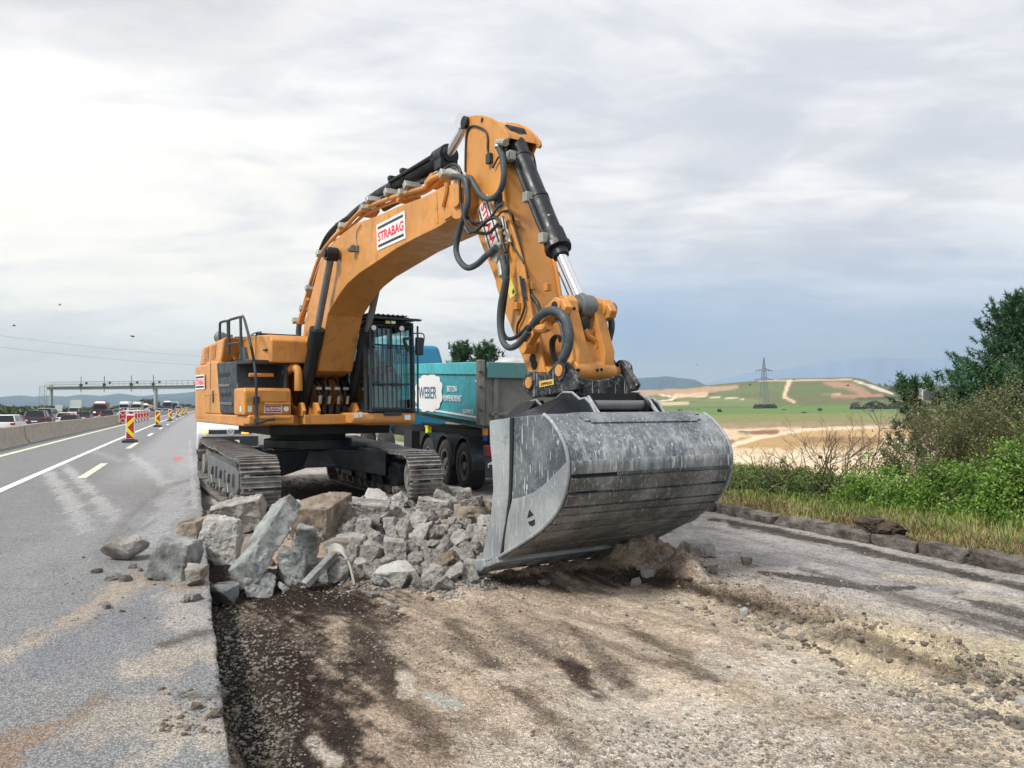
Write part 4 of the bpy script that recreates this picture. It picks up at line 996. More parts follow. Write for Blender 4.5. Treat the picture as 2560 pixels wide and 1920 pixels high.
# long edge cables of the front face
sh(Z5, [(600, 1010), (640, 1005), (680, 1040), (700, 1120), (740, 1270), (790, 1480), (830, 1640)], SN+.01, .013, name='cable', vs=[SN-.01, SN-.01, SN+.0, SN+.04, SN+.05, SN+.05, SN+.05])
sh(Z6, [(590, 0), (600, 120), (640, 220), (690, 290), (712, 350), (730, 370)], SN+.07, .022, name='hose')
sh(Z6, [(790, 0), (800, 80), (822, 180), (800, 230), (770, 290), (765, 345)], SF-.03, .020, name='hose')
sh(Z6, [(765, 345), (755, 310), (770, 260), (795, 220)], SF-.07, .018, 'fitting', 'pipe')
sh(Z5, [(660, 1290), (700, 1360), (760, 1450), (790, 1500)], SN-.02, .011, name='cable')
sh(Z6, [(530, 40), (545, 150), (560, 240), (570, 330), (540, 430), (505, 500), (498, 590)], SN-.03, .013, name='cable')
for k in range(4): sh(Z6, [(540+k*9, 60), (545+k*10, 190), (556+k*10, 240)], SN-.03, .008, name='cable')
# big looping hoses
V1 = SN-.16
sh(Z5, [(120, 680), (200, 688), (245, 730), (258, 830), (262, 920), (245, 1010), (200, 1130), (165, 1270), (152, 1380), (185, 1480), (260, 1543), (350, 1510), (430, 1435), (530, 1350)], V1, .036, 'hose_grey', n=14)
sh(Z5, [(195, 700), (205, 800), (200, 920), (220, 1000), (250, 1060), (300, 1105), (360, 1120), (420, 1112)], V1+.05, .018)
sh(Z5, [(185, 700), (190, 820), (195, 940), (225, 1060), (250, 1130), (300, 1200), (350, 1190), (410, 1130), (470, 1085), (530, 1075), (560, 1110), (580, 1150)], V1-.02, .018)
sh(Z5, [(230, 1150), (270, 1215), (330, 1190), (390, 1140), (450, 1090), (500, 1040), (540, 980), (590, 935)], V1+.02, .016, 'hose_grey')
sh(Z5, [(240, 1190), (330, 1205), (430, 1222), (490, 1195), (530, 1150), (570, 1130)], V1+.04, .018)
sh(Z5, [(270, 1060), (310, 1130), (380, 1150), (450, 1140)], V1+.08, .012, 'hose_grey')
sh(Z5, [(500, 1050), (540, 1060), (580, 1020), (640, 1010)], V1+.08, .010)
sh(Z5, [(240, 690), (290, 700), (330, 775), (380, 850), (440, 893), (500, 885), (560, 830), (595, 730), (602, 620), (588, 500), (560, 430), (548, 400)], SN-.09, .033, 'hose_grey', n=14)
sh(Z5, [(548, 410), (545, 370), (580, 360), (620, 365)], SN-.09, .040, 'fitting', 'fitting')
sh(Z5, [(0, 640), (60, 600), (120, 570), (170, 590), (200, 650)], SN+.06, .020)
sh(Z5, [(80, 640), (120, 650), (190, 690)], SN-.1, .045, 'fitting', 'fitting')
dn = [Z5(585, 1440), Z5(605, 1540), Z5(612, 1640)]+[Z6(395, 60), Z6(372, 180), Z6(348, 300), Z6(338, 420), Z6(342, 540), Z6(362, 640), Z6(400, 700), Z6(450, 712), Z6(510, 680), Z6(570, 610), Z6(612, 555)]
ID = lambda x, y: (x, y)
hose(ID, dn, SN-.17, .034, 'hose_grey', 'hose', stick, n=14)
dn = [Z5(630, 1420), Z5(640, 1540), Z5(636, 1640)]+[Z6(415, 60), Z6(398, 180), Z6(382, 300), Z6(366, 420), Z6(362, 520), Z6(378, 590), Z6(420, 630), Z6(480, 618), Z6(540, 575), Z6(600, 515)]
hose(ID, dn, SN-.12, .022, 'rubber', 'hose', stick, n=12)
sh(Z5, [(600, 1180), (590, 1250), (600, 1340), (620, 1400)], SN-.08, .018)
# ---------------- stick cylinder (lies on the boom) ----------------
scB = PV(*Z4(560, 480), BV); scB = PV(*Z4(700, 330), BV); scT = PV(*Z5(252, 178), BV)
p1 = PV(*Z4(1000, 165), BV); p2 = PV(*Z5(95, 470), BV)
m = MB(); dd = (p2-p1).normalized(); p0 = p1-dd*.75; m.cyl(p0, p1+(p2-p1)*.5, .095, n=28); m.cyl(p1, p2, .105, n=28); m.cyl(p2-dd*.32, p2-dd*.02, .145, n=28)
for f_ in (-.02, .42): m.cyl(p1+dd*f_-dd*.03, p1+dd*f_+dd*.03, .115, n=28); m.box(p1+dd*f_+Vector((-.06, -.05, .11)), (.1, .12, .06))
m.box(p2-dd*.12+Vector((0, 0, -.12)), (.2, .26, .14)); m.box(p0+Vector((-.1, 0, -.06)), (.35, .2, .2))
sc_ = m.build('stick_cylinder', M['black'], boom, bevel=.008)
m = MB(); m.tube([p1+Vector((0, -.13, .02)), p2-dd*.25+Vector((0, -.13, .02))], .025, 8); m.build('pipe', M['black'], sc_)
m = MB(); m.cyl(p2-dd*.05, scT, .062, n=28); m.cyl(scT-Vector((0, .12, 0)), scT+Vector((0, .12, 0)), .10, n=24); m.build('rod', M['chrome'], sc_)
# ---------------- bucket cylinder (in front of the stick) ----------------
c0 = PV(*Z5(690, 310), BV); c1 = PV(*Z5(1085, 1290), BV); c2 = PV(*Z6(1130, 330), BV); dd = (c1-c0).normalized()
m = MB(); m.cyl(c0+dd*.15, c1, .112, n=32); m.cyl(c0-Vector((0, .11, 0)), c0+Vector((0, .11, 0)), .12, n=28); m.cyl(c0, c0+dd*.35, .125, .116, n=28)
m.cyl(c1-dd*.12, c1+dd*.06, .130, n=32); m.cyl(c1+dd*.06, c1+dd*.13, .148, n=10); m.cyl(c1+dd*.13, c1+dd*.22, .095, .086, n=24)
ln_ = (c1-c0).length
for f_ in (.22, .62, .98):
    p = c0+dd*ln_*f_; m.cyl(p-dd*.025, p+dd*.025, .121, n=28)
m.build('bucket_cylinder', M['black'], stick, bevel=.006); bcyl = bpy.data.objects['bucket_cylinder']
m = MB(); o_ = Vector((0, -.115, 0)); m.tube(spline([c0+dd*.42+o_*.6, c0+dd*.5+o_, c0+dd*ln_*.6+o_*1.1, c1-dd*.2+o_*1.1, c1-dd*.02+o_*.9], 5), .030, 10); m.build('pipe', M['black'], bcyl)
m = MB()
for f_ in (.22, .62, .99):
    p = c0+dd*ln_*f_; m.box(p+Vector((.0, -.14, .0)), (.09, .1, .11)); m.box(p+Vector((0, .12, 0)), (.05, .06, .06))
m.build_each('pipe_clamp', M['fitting'], bcyl, per=2, bevel=.01)
m = MB(); m.box(c0+dd*ln_*.82+Vector((.096, -.02, .02)), (.01, .07, .05)); m.build('label_plate', M['white'], bcyl)
m = MB(); m.cyl(c1+dd*.2, c2, .060, n=28); rd_ = m.build('rod', M['chrome'], bcyl)
m = MB(); m.cyl(c2-dd*.14, c2-dd*.05, .058, .10, n=24); m.cyl(c2-Vector((0, .085, 0)), c2+Vector((0, .085, 0)), .125, n=28); m.build('rod_eye', M['steel'], bcyl, bevel=.006)
sh(Z5, [(640, 370), (600, 420), (610, 500), (640, 560)], SN-.02, .02)
sh(Z5, [(790, 430), (850, 440), (878, 520), (895, 620), (905, 740)], SF+.02, .026, vs=[SF-.05, SF, SF+.05, SF+.05, SF+.0])
sh(Z5, [(810, 480), (840, 560), (870, 620)], SF+.02, .015)
sh(Z6, [(890, 0), (940, 110), (1000, 255)], SN+.02, .008, name='cable')
m = MB(); p = PV(*Z5(800, 410), SF-.03); m.box(p, (.16, .12, .10)); m.build('valve_block', M['fitting'], stick, bevel=.012)
# ---------------- idler links, power link ----------------
IP = PV(*Z6(905, 325), -.17); IL = [(600, 735), (560, 700), (580, 640), (640, 560), (650, 470), (780, 345), (850, 275), (910, 252), (965, 268), (995, 330), (975, 400), (890, 440), (800, 500), (700, 580), (650, 660)]
for s_ in (-1, 1):
    v = -.22 if s_ < 0 else BV*2+.10
    pfl = [(PV(*Z6(x, y), -.22).x, PV(*Z6(x, y), -.22).z) for x, y in IL]
    m = MB(); m.prism(pfl, v-.045, v+.045); il = m.build('idler_link', M['yellow'], stick, bevel=.012)
    m = MB()
    for (x, y) in ((905, 325), (600, 710)):
        p = PV(*Z6(x, y), -.22); m.cyl((p.x, v-.065, p.z), (p.x, v+.065, p.z), .085 if x > 700 else .07, n=24)
    m.build('link_boss', M['yellow'], il, bevel=.008)
    m = MB(); p = PV(*Z6(905, 325), -.22); m.cyl((p.x, v-.075, p.z), (p.x, v+.075, p.z), .045, n=20); m.build('pin', M['dark'], il)
tp = PU(*Z6(1130, 340), c2.x); bp = PV(*Z6(1170, 950), .04); LX = c2.x; LZ = c2.z
B0 = Vector((PV(*Z6(1170, 945), .04).x, 0, PV(*Z6(1170, 945), .04).z))
m = MB()
LN, LF = -.155, .30
for v0, v1 in ((LN, LN+.13), (LF-.13, LF)):
    m.prism([(LX-.10, LZ+.03), (LX-.05, LZ+.09), (LX+.04, LZ+.10), (LX+.10, LZ+.04), (LX+.11, LZ-.06), (B0.x+.10, B0.z+.20), (B0.x+.08, B0.z), (B0.x-.08, B0.z), (B0.x-.10, B0.z+.2), (LX-.11, LZ-.08)], v0, v1)
m.prism([(LX-.06, LZ-.22), (LX+.06, LZ-.22), (B0.x+.07, B0.z+.05), (B0.x-.07, B0.z+.05)], LN+.10, LF-.10)
m.cyl((B0.x, LN-.02, B0.z), (B0.x, LF+.02, B0.z), .115, n=32)
m.cyl((LX, LF+.02, LZ), (LX, LF+.14, LZ), .10, n=24)
pl = m.build('power_link', M['yellow'], stick, bevel=.014)
m = MB(); m.cyl((LX, LN-.10, LZ), (LX, LF+.20, LZ), .075, n=24); m.build('pin', M['steel'], pl, bevel=.008)
m = MB(); q = [PU(*Z6(x, y), LX+.13) for x, y in ((1140, 545), (1165, 600), (1225, 640), (1240, 690), (1200, 770), (1165, 850))]; m.tube(spline(q, 4), .03, 8); m.build('lift_strap', M['yellow'], pl)
m = MB(); q = PU(*Z6(1140, 490), LX+.115); m.sphere(q, .05, sc3=(.3, 1.3, 1.5)); q = PU(*Z6(1172, 680), LX+.10); m.cyl(q, q+Vector((.02, 0, 0)), .035, n=14); m.build_each('hole', M['dark'], pl)
for x, y in ((1232, 345), (1040, 345), (1080, 925), (1255, 925), (1295, 920)):
    m = MB(); q = PU(*Z6(x, y), (LX if y < 500 else B0.x)+.113); m.cyl(q-Vector((.03, 0, 0)), q+Vector((.006, 0, 0)), .016, n=10); m.build('bolt_hole', M['dark'], pl)
hose(ID, [Z6(650, 500), Z6(690, 440), Z6(740, 395), Z6(800, 368), Z6(860, 368), Z6(915, 392), Z6(960, 450), Z6(985, 530), Z6(995, 620), Z6(980, 710), Z6(955, 780), Z6(925, 830)], -.34, .043, 'hose_grey', 'hose', stick, n=16)
hose(ID, [Z6(610, 545), Z6(650, 495), Z6(700, 420), Z6(745, 375)], -.33, .030, 'rubber', 'hose', stick)
hose(ID, [Z6(860, 440), Z6(905, 480), Z6(925, 560), Z6(940, 650), Z6(930, 740), Z6(905, 820)], -.30, .018, 'hose_grey', 'hose', stick)
hose(ID, [Z6(640, 470), Z6(690, 520), Z6(760, 530), Z6(800, 500)], -.30, .05, 'yellow', 'bracket', stick)
for k in range(4):
    hose(ID, [Z6(850+k*12, 860), Z6(825+k*10, 760), Z6(815+k*12, 660), Z6(850+k*10, 605), Z6(890+k*6, 610), Z6(905, 660)], -.02+.03*k, .014, 'rubber' if k % 2 else 'hose_grey', 'hose', stick)
hose(ID, [Z6(1320, 400), Z6(1360, 405), Z6(1385, 450), Z6(1390, 530), Z6(1365, 640), Z6(1325, 730), Z6(1295, 800)], LF+.16, .034, 'hose_grey', 'hose', stick, n=14)
hose(ID, [Z6(1350, 395), Z6(1395, 395), Z6(1412, 410), Z6(1395, 440), Z6(1385, 480)], LF+.18, .010, 'rubber', 'cable', stick)
# ---------------- quick coupler ----------------
cpl = [(570, 1040), (580, 990), (600, 960), (660, 940), (740, 965), (800, 950), (850, 900), (880, 850), (905, 832), (955, 832), (1010, 880), (1060, 960), (1110, 1050), (1085, 1110), (870, 1150), (660, 1190), (600, 1130), (578, 1090)]
cp = [(PV(*Z6(x, y), -.25).x, PV(*Z6(x, y), -.25).z) for x, y in cpl]
m = MB()
for v in (-.25, .46): m.prism(cp, v-.03, v+.03)
lx, hx = min(p[0] for p in cp), max(p[0] for p in cp)
m.bb((8.05, -.22, 1.77), (8.78, .43, 1.86)); m.bb((8.70, -.22, 1.78), (8.80, .43, 1.86)); sad = [PU(*Z6(x, y), 8.84) for x, y in ((1075, 985), (1110, 1000), (1180, 1016), (1280, 1018), (1370, 1000), (1440, 968), (1480, 962), (1540, 1050), (1556, 1100), (1556, 1170), (1120, 1172), (1112, 1060))]; m.prism([(p.y, p.z) for p in sad], 8.80, 8.86, ax=0); m.bb((7.96, -.22, 1.80), (8.1, .43, 1.95))
cq = m.build('quick_coupler', M['coupler'], ex, bevel=.014)
for (x, y) in ((622, 1045), (907, 930)):
    p = PV(*Z6(x, y), -.28); m = MB(); m.cyl((p.x, -.305, p.z), (p.x, .50, p.z), .060, n=28); m.build('pin', M['yellow'], cq, bevel=.008)
    m = MB(); m.ring((p.x, -.287, p.z), (0, 1, 0), .062, .10 if x > 700 else .075, .02); m.build('pin_collar', M['coupler'], cq, bevel=.004)
m = MB(); a = [PV(*Z6(x, y), -.284) for x, y in ((712, 1030), (846, 1007), (848, 1060), (714, 1088))]; m.hexa(a+[p+Vector((0, -.004, 0)) for p in a]); pt = m.build('dealer_plate', plain('amber plate', (.72, .45, .10), .5), cq, ang=0)
text('ZEPPELIN', M['black_print'], a[0]+(a[1]-a[0])*.1+(a[3]-a[0])*.32+Vector((0, -.004, 0)), a[1]-a[0], a[3]-a[0], (a[1]-a[0]).length*.8, (a[3]-a[0]).length*.42, 'lettering', pt, .02, .003)
# lifting hooks on the far plate
q = lambda x, y, v=.49: PV(*Z6(x, y), v)
m = MB(); hk = [(1555, 1040), (1572, 960), (1560, 880), (1530, 840), (1490, 828), (1458, 850), (1448, 900), (1470, 960), (1490, 960), (1480, 900), (1492, 868), (1515, 885), (1520, 940), (1490, 1000), (1500, 1060)]
m.prism([(q(x, y).x, q(x, y).z) for x, y in hk], .45, .53); m.build('lifting_hook', M['coupler'], cq, bevel=.01)
m = MB(); p = q(1340, 900, .40); m.cyl((p.x, .32, p.z-.02), (p.x, .46, p.z-.02), .12, n=28); m.build('link_boss', M['coupler'], cq, bevel=.012)
# stick nose boss sitting between the plates
m = MB(); p = PV(*Z6(907, 930), -.2); p2 = PV(*Z6(640, 985), -.2); m.cyl((p.x, LN-.02, p.z), (p.x, LF+.02, p.z), .11, n=28); m.cyl((p2.x+.05, SN+.02, p2.z-.03), (p2.x+.05, SF-.02, p2.z-.03), .14, n=28); m.build('nose_boss', M['yellow'], stick, bevel=.01)
m = MB(); m.bb((8.86, -.14, 1.66), (8.90, .40, 1.80)); m.build('rubber_stop', M['dark'], cq)
# ---------------- bucket ----------------
VL, VR = -.95, .93
bz = [(267, 280), (430, 258), (680, 230), (735, 280), (790, 360), (835, 450), (858, 530), (870, 620), (866, 720), (842, 840), (800, 950), (720, 1060), (620, 1150), (500, 1230), (380, 1302), (300, 1352)]
bo = [Vector((p.x, p.z)) for p in (PV(*Z7(x, y), VL) for x, y in bz)]
lip = PV(*Z7(170, 1450), VL); lip = Vector((lip.x, lip.z))
def offs(pl, d):
    out = []
    for i, p in enumerate(pl):
        a = pl[max(i-1, 0)]; b = pl[min(i+1, len(pl)-1)]; t = (b-a).normalized(); out.append(p+Vector((-t.y, t.x))*d)   # positive = outwards
    return out
cen = Vector((8.8, 1.0))
sgn = 1 if (offs(bo, .1)[6]-cen).length > (bo[6]-cen).length else -1
def band(i0, i1, d0, d1, dense=4):
    """closed profile following the shell between arc indices, between two offsets"""
    def at(f):
        k = min(int(f), len(bo)-2); return bo[k].lerp(bo[k+1], f-k)
    n = max(2, int((i1-i0)*dense)); pts = [at(i0+(i1-i0)*k/n) for k in range(n+1)]
    o1 = offs(pts, sgn*d1); o0 = offs(pts, sgn*d0)
    return [tuple(p) for p in o1]+[tuple(p) for p in reversed(o0)]
bk = None
m = MB(); m.prism(band(2, len(bo)-1, -.03, 0), VL+.02, VR-.02); m.prism(band(0, 2.0, -.025, 0), VL+.02, VR-.02)
bk = m.build('bucket', M['bucket'], ex, bevel=.006)
# side walls
front = [(200, 1340), (240, 1180), (262, 1080), (283, 980), (298, 880), (300, 800), (298, 690), (290, 600), (276, 470)]
fr_ = [Vector((p.x, p.z)) for p in (PV(*Z7(x, y), VL) for x, y in front)]
outline = [tuple(p) for p in bo]+[tuple(lip+Vector((.06, .05)))]+[tuple(p) for p in fr_]
for v in (VL, VR-.03):
    m = MB(); m.prism(outline, v, v+.03); sw = m.build('side_wall', M['bucket_side'], bk, bevel=.005)
PB = lambda x, y: (PV(*Z7(x, y), VL).x, PV(*Z7(x, y), VL).z)
for v, s_ in ((VL, -1), (VR, 1)):
    v0, v1 = (v-.014, v+.002) if s_ < 0 else (v-.002, v+.014)
    m = MB(); m.prism([PB(*q) for q in ((440, 885), (520, 865), (600, 835), (660, 795), (720, 740), (790, 670), (862, 592), (864, 720), (838, 840), (796, 945), (716, 1052), (614, 1142), (496, 1222), (376, 1294), (384, 1180), (405, 1030))], v0, v1)
    m.build('wear_plate', M['bucket_pale'], bk, bevel=.004)
    m = MB(); m.prism([PB(*q) for q in ((270, 283), (424, 262), (422, 500), (420, 700), (415, 860), (395, 1030), (368, 1200), (348, 1320), (205, 1380), (240, 1190), (283, 980), (299, 800), (290, 600), (274, 450))], v0-.006 if s_ < 0 else v0, v1 if s_ < 0 else v1+.006)
    m.build('side_cutter', M['bucket_pale'], bk, bevel=.006)
    m = MB(); m.prism([PB(*q) for q in ((426, 260), (446, 258), (444, 500), (438, 700), (432, 870), (408, 1030), (380, 1200), (366, 1320), (350, 1322), (370, 1200), (397, 1030), (417, 860), (422, 700), (424, 500))], v0, v1-.0)
    m.build('joint_gap', M['dark'], bk, ang=0)
m = MB(); m.prism([PB(*q) for q in ((575, 965), (608, 1003), (560, 1030))], VL-.018, VL-.013); m.prism([PB(*q) for q in ((565, 1060), (617, 1038), (618, 1075), (600, 1090), (580, 1085))], VL-.018, VL-.013); m.build('mark', M['dark'], bk, ang=0)
# curved edge beads
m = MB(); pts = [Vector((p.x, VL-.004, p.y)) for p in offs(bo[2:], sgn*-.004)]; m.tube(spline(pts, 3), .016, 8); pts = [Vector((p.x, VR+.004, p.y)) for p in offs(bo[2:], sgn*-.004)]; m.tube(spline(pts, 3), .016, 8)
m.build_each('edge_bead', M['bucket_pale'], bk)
# wear strips across the back: raised slabs with narrow gaps
cuts = [(6.75, 7.72, .034), (8.02, 8.86, .028), (9.04, 9.80, .034), (9.98, 10.42, .022), (10.52, 10.96, .032), (11.1, 11.6, .024), (11.72, 12.3, .032), (12.42, 13.1, .024), (13.2, 14.1, .030)]
random.seed(11)
for i, (a, b, d) in enumerate(cuts):
    m = MB(); m.prism(band(a, b, -.002, d, 8), VL+.012, VR-.012-random.uniform(0, .03))
    m.build('wear_strip', M['bucket'] if i == 0 else M['bucket_dark'], bk, bevel=.003)
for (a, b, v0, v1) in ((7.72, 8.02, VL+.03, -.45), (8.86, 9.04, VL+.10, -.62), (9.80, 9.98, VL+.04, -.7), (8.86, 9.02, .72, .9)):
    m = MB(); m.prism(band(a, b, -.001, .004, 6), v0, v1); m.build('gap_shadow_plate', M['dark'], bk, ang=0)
for (a, b, v0, v1) in ((7.74, 7.95, -.40, .70), (8.87, 9.0, -.5, .6), (10.44, 10.5, -.6, .7)):
    m = MB(); m.prism(band(a, b, -.001, .008, 6), v0, v1); m.build('filler_strip', M['bucket'], bk, ang=0)
# cutting edge
ed = [tuple(lip+Vector((-.02, -.01))), tuple(bo[-1]+Vector((.06, .015))), tuple(bo[-1]+Vector((.03, .07))), tuple(lip+Vector((.04, .06)))]
m = MB(); m.prism([(lip.x-.03, lip.y-.01), (bo[-1].x+.10, bo[-1].y-.005), (bo[-1].x+.07, bo[-1].y+.05), (lip.x-.01, lip.y+.035)], VL-.03, VR+.03)
m.build('cutting_edge', M['bucket_pale'], bk, bevel=.012)
m = MB(); m.prism([(lip.x-.07, lip.y-.02), (lip.x+.10, lip.y+.005), (lip.x+.22, lip.y+.10), (lip.x+.19, lip.y+.17), (lip.x+.03, lip.y+.14), (lip.x-.05, lip.y+.06)], VL-.055, VL+.06); m.build('corner_tooth', M['bucket_pale'], bk, bevel=.02, seg=3)
m = MB()
for k in range(7): m.box((lip.x+.20, VL+.25+k*.26, lip.y+.085), (.16, .10, .03), Matrix.Rotation(R(-28), 3, 'Y'))
m.build_each('edge_bolt', M['bucket_pale'], bk, bevel=.008)
# doubling plate and ears
m = MB(); bp_ = band(2.12, 3.35, .0, .016, 6); m.prism(bp_, -.56, .70); bp_ = band(2.3, 3.18, .0, .0158, 6); m.prism(bp_, -.62, .76)
m.build('doubling_plate', M['bucket'], bk, bevel=.006)
m = MB(); m.prism(band(1.2, 2.35, .0, .014, 6), VL+.35, VR-.1); m.build('top_plate', M['bucket'], bk, bevel=.005)
ear = [(430, 250), (500, 180), (560, 128), (605, 122), (660, 165), (715, 190), (790, 140), (870, 68), (940, 70), (1000, 122), (1040, 112), (1080, 150), (1105, 200), (1130, 250), (1200, 335)]
ev = -.26; e2 = [(PV(*Z7(x, y), ev).x, PV(*Z7(x, y), ev).z) for x, y in ear]
e2[0] = (7.98, 1.52); e2[1] = (8.06, 1.62); e2[2] = (8.14, 1.72); e2[3] = (8.24, 1.735); e2[4] = (8.34, 1.68); e2[5] = (8.44, 1.66)
e2 = [(max(x, 8.0), z) for x, z in e2]+[(e2[-1][0]-.06, e2[-1][1]-.05), (9.0, 1.55), (8.5, 1.53)]
for v in (-.33, .50):
    m = MB(); m.prism(e2, v-.022, v+.022); er_ = m.build('mounting_ear', M['black'], bk, bevel=.006)
    m = MB(); m.tube([Vector((x, v, z+.004)) for x, z in e2[:15]], .013, 6); m.build('edge_highlight', M['bucket_pale'], er_)  # pale tube stands in for the highlight along the ear's top edge
m = MB()
for v in (-.27, .45):
    m.cyl((9.02, v-.05, 1.68), (9.02, v+.05, 1.68), .055, n=24); m.cyl((8.2, v-.05, 1.66), (8.2, v+.05, 1.66), .065, n=24)
    p = PV(*Z7(900, 130), v-.03); 
m.build_each('ear_boss', M['black'], bk, bevel=.006)
m = MB(); m.cyl((8.98, -.27, 1.69), (8.98, .46, 1.69), .045, n=24); m.cyl((8.2, -.27, 1.66), (8.2, .46, 1.66), .05, n=24); m.build('cross_tube', M['steel'], bk)
m = MB()
m.hexa([(8.5, -.27, 1.55), (9.05, -.27, 1.55), (9.15, -.72, 1.58), (8.45, -.86, 1.56), (8.5, -.27, 1.60), (9.05, -.27, 1.60), (9.15, -.72, 1.585), (8.45, -.86, 1.57)])
a = PV(*Z7(430, 245), -.70); b = PV(*Z7(680, 215), -.55)
m.hexa([(7.95, -.62, 1.50), (8.3, -.58, 1.54), (8.3, -.27, 1.54), (7.98, -.27, 1.52), (8.02, -.36, 1.72), (8.26, -.34, 1.735), (8.26, -.25, 1.735), (8.02, -.25, 1.70)])
m.hexa([(8.4, -.75, 1.56), (8.95, -.75, 1.59), (8.95, -.27, 1.59), (8.4, -.27, 1.56), (8.62, -.30, 1.78), (8.72, -.30, 1.78), (8.72, -.26, 1.78), (8.62, -.26, 1.78)])
m.hexa([(8.4, .92-.2, 1.57), (8.95, .92-.2, 1.59), (8.95, .45, 1.59), (8.4, .45, 1.56), (8.62, .49, 1.76), (8.72, .49, 1.76), (8.72, .45, 1.76), (8.62, .45, 1.76)])
m.build_each('gusset', M['black'], bk, bevel=.006)
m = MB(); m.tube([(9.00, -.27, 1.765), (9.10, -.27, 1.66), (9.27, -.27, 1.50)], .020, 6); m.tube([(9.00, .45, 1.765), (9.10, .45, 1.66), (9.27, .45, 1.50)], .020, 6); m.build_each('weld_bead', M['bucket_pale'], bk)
# ---------------- cab ----------------
c0_, c1_ = .55, 1.46; cf, cr, zb, zt = 1.58, -.35, 1.55, 3.16
cab = MB(); pil = .045
def post(a, b, w_=.07, d=.07): cab.tube([a, b], w_*.62, 4)
for v in (c0_, c1_):
    post((cf, v, zb), (cf-.10, v, zt), .08); post((.55, v, zb), (.5, v, zt), .09); post((cr, v, zb), (cr, v, zt-.05), .09)
    post((cf, v, zb+.04), (cr, v, zb+.04), .1); post((cf-.1, v, zt), (cr, v, zt-.02), .1)
    cab.bb((.50, v-.02, zb), (cf-.02, v+.02, 1.80)); cab.bb((cr, v-.02, zb), (.50, v+.02, 2.35))
post((cf, c0_, zb+.03), (cf, c1_, zb+.03), .12); post((cf-.1, c0_, zt), (cf-.1, c1_, zt), .1)
cab.bb((cr, c0_, zt), (cf-.06, c1_, zt+.07)); cab.bb((cr, c0_, zb-.02), (cf-.05, c1_, zb+.05)); cab.bb((cr-.02, c0_, zb), (cr+.03, c1_, 2.1))
cb = cab.build('cab', M['black'], ex, bevel=.008)
m = MB(); m.hexa([(cf-.005, c0_+.05, zb+.08), (cf-.005, c1_-.05, zb+.08), (cf-.10, c1_-.05, zt-.04), (cf-.10, c0_+.05, zt-.04)]+[(x-.008, v, z) for x, v, z in ((cf-.005, c0_+.05, zb+.08), (cf-.005, c1_-.05, zb+.08), (cf-.10, c1_-.05, zt-.04), (cf-.10, c0_+.05, zt-.04))])
m.build('windscreen', M['glass'], cb, ang=0)
for v in (c0_, c1_):
    m = MB(); m.bb((.56, v-.004, 1.80), (cf-.09, v+.004, zt-.05)); m.build('side_window', M['glass'], cb, ang=0)
    m = MB(); m.bb((cr+.06, v-.004, 2.35), (.46, v+.004, zt-.08)); m.build('side_window', M['glass'], cb, ang=0)
m = MB(); m.bb((cr+.0, c0_+.06, 2.1), (cr+.008, c1_-.06, zt-.08)); m.build('rear_window', M['glass'], cb, ang=0)
m = MB()      # front guard of bars
gx = cf+.10
for k in range(9):
    v = c0_+.10+(c1_-c0_-.2)*k/8; m.tube([(gx, v, zb+.08), (gx-.02, v, 2.5), (gx-.08, v, zt-.02)], .007 if k % 2 else .010, 6)
for z in (zb+.08, 2.08, 2.78, zt-.02): m.tube([(gx-.03*(z > 2.5)-.05*(z > 3), c0_+.03, z), (gx-.03*(z > 2.5)-.05*(z > 3), c1_-.03, z)], .015, 6)
for v in (c0_+.04, c1_-.04): m.tube([(gx, v, zb+.02), (gx-.01, v, 2.5), (gx-.08, v, zt+.05)], .024, 6)
m.tube([(gx, c1_+.05, zb), (gx-.05, c1_+.06, zt)], .018, 6)
m.build('front_guard', M['charcoal'], cb)
m = MB(); m.bb((cr+.05, c0_+.0, zt+.10), (cf+.10, c1_+.06, zt+.13)); m.bb((cf+.02, c0_+.0, zt+.09), (cf+.14, c1_+.1, zt+.12))
cor = []
for k in range(29): cor.append((cr+.0+0*k, 0))
n = 34; vs = []; fs = []
for k in range(n):
    v = c0_+.0+(c1_-.12-c0_)*k/(n-1); z = zt+.155+(.022 if k % 4 in (1, 2) else 0)
    for x in (.75, cf-.02): vs += [(x, v, z), (x, v, z+.02)]
for k in range(n-1):
    b = 4*k; fs += [(b, b+4, b+6, b+2), (b+1, b+3, b+7, b+5), (b+2, b+6, b+7, b+3), (b, b+1, b+5, b+4)]
m.add(vs, fs)
for v in (c0_+.05, c1_-.1): m.box((1.2, v, zt+.13), (.7, .04, .06))
m.build('roof_guard', M['charcoal'], cb, ang=20)
for x, y in ((537, 330), (730, 335)):
    p = PU(*Z3(x, y), gx-.02); m = MB(); m.cyl(p-Vector((.08, 0, 0)), p, .06, .055, n=20); lo_ = m.build('work_lamp', M['charcoal'], cb)
    m = MB(); m.cyl(p, p+Vector((.012, 0, 0)), .045, n=20); m.build('lens', M['lamp'], lo_)
m = MB(); p = PU(*Z3(635, 292), gx-.0); m.box(p, (.01, .09, .05)); m.build('sticker', plain('lime sticker', (.62, .66, .10), .5), cb)
m = MB(); p = PU(*Z3(673, 293), gx-.0); m.box(p, (.01, .08, .05)); m.build('sticker', M['white'], cb)
m = MB(); p = PU(*Z3(852, 458), 1.45); m.box(p, (.06, .17, .34)); mr_ = m.build('mirror', M['charcoal'], cb, bevel=.03, seg=3)
m = MB(); m.tube(spline([(1.45, c1_, p.z+.22), (1.47, c1_+.12, p.z+.24), (1.46, p.y+.09, p.z+.22), (1.45, p.y+.08, p.z)], 4), .012, 6); m.tube([(1.45, c1_, p.z-.1), (1.45, p.y, p.z-.1)], .012, 6); m.build('mirror_arm', M['charcoal'], mr_)
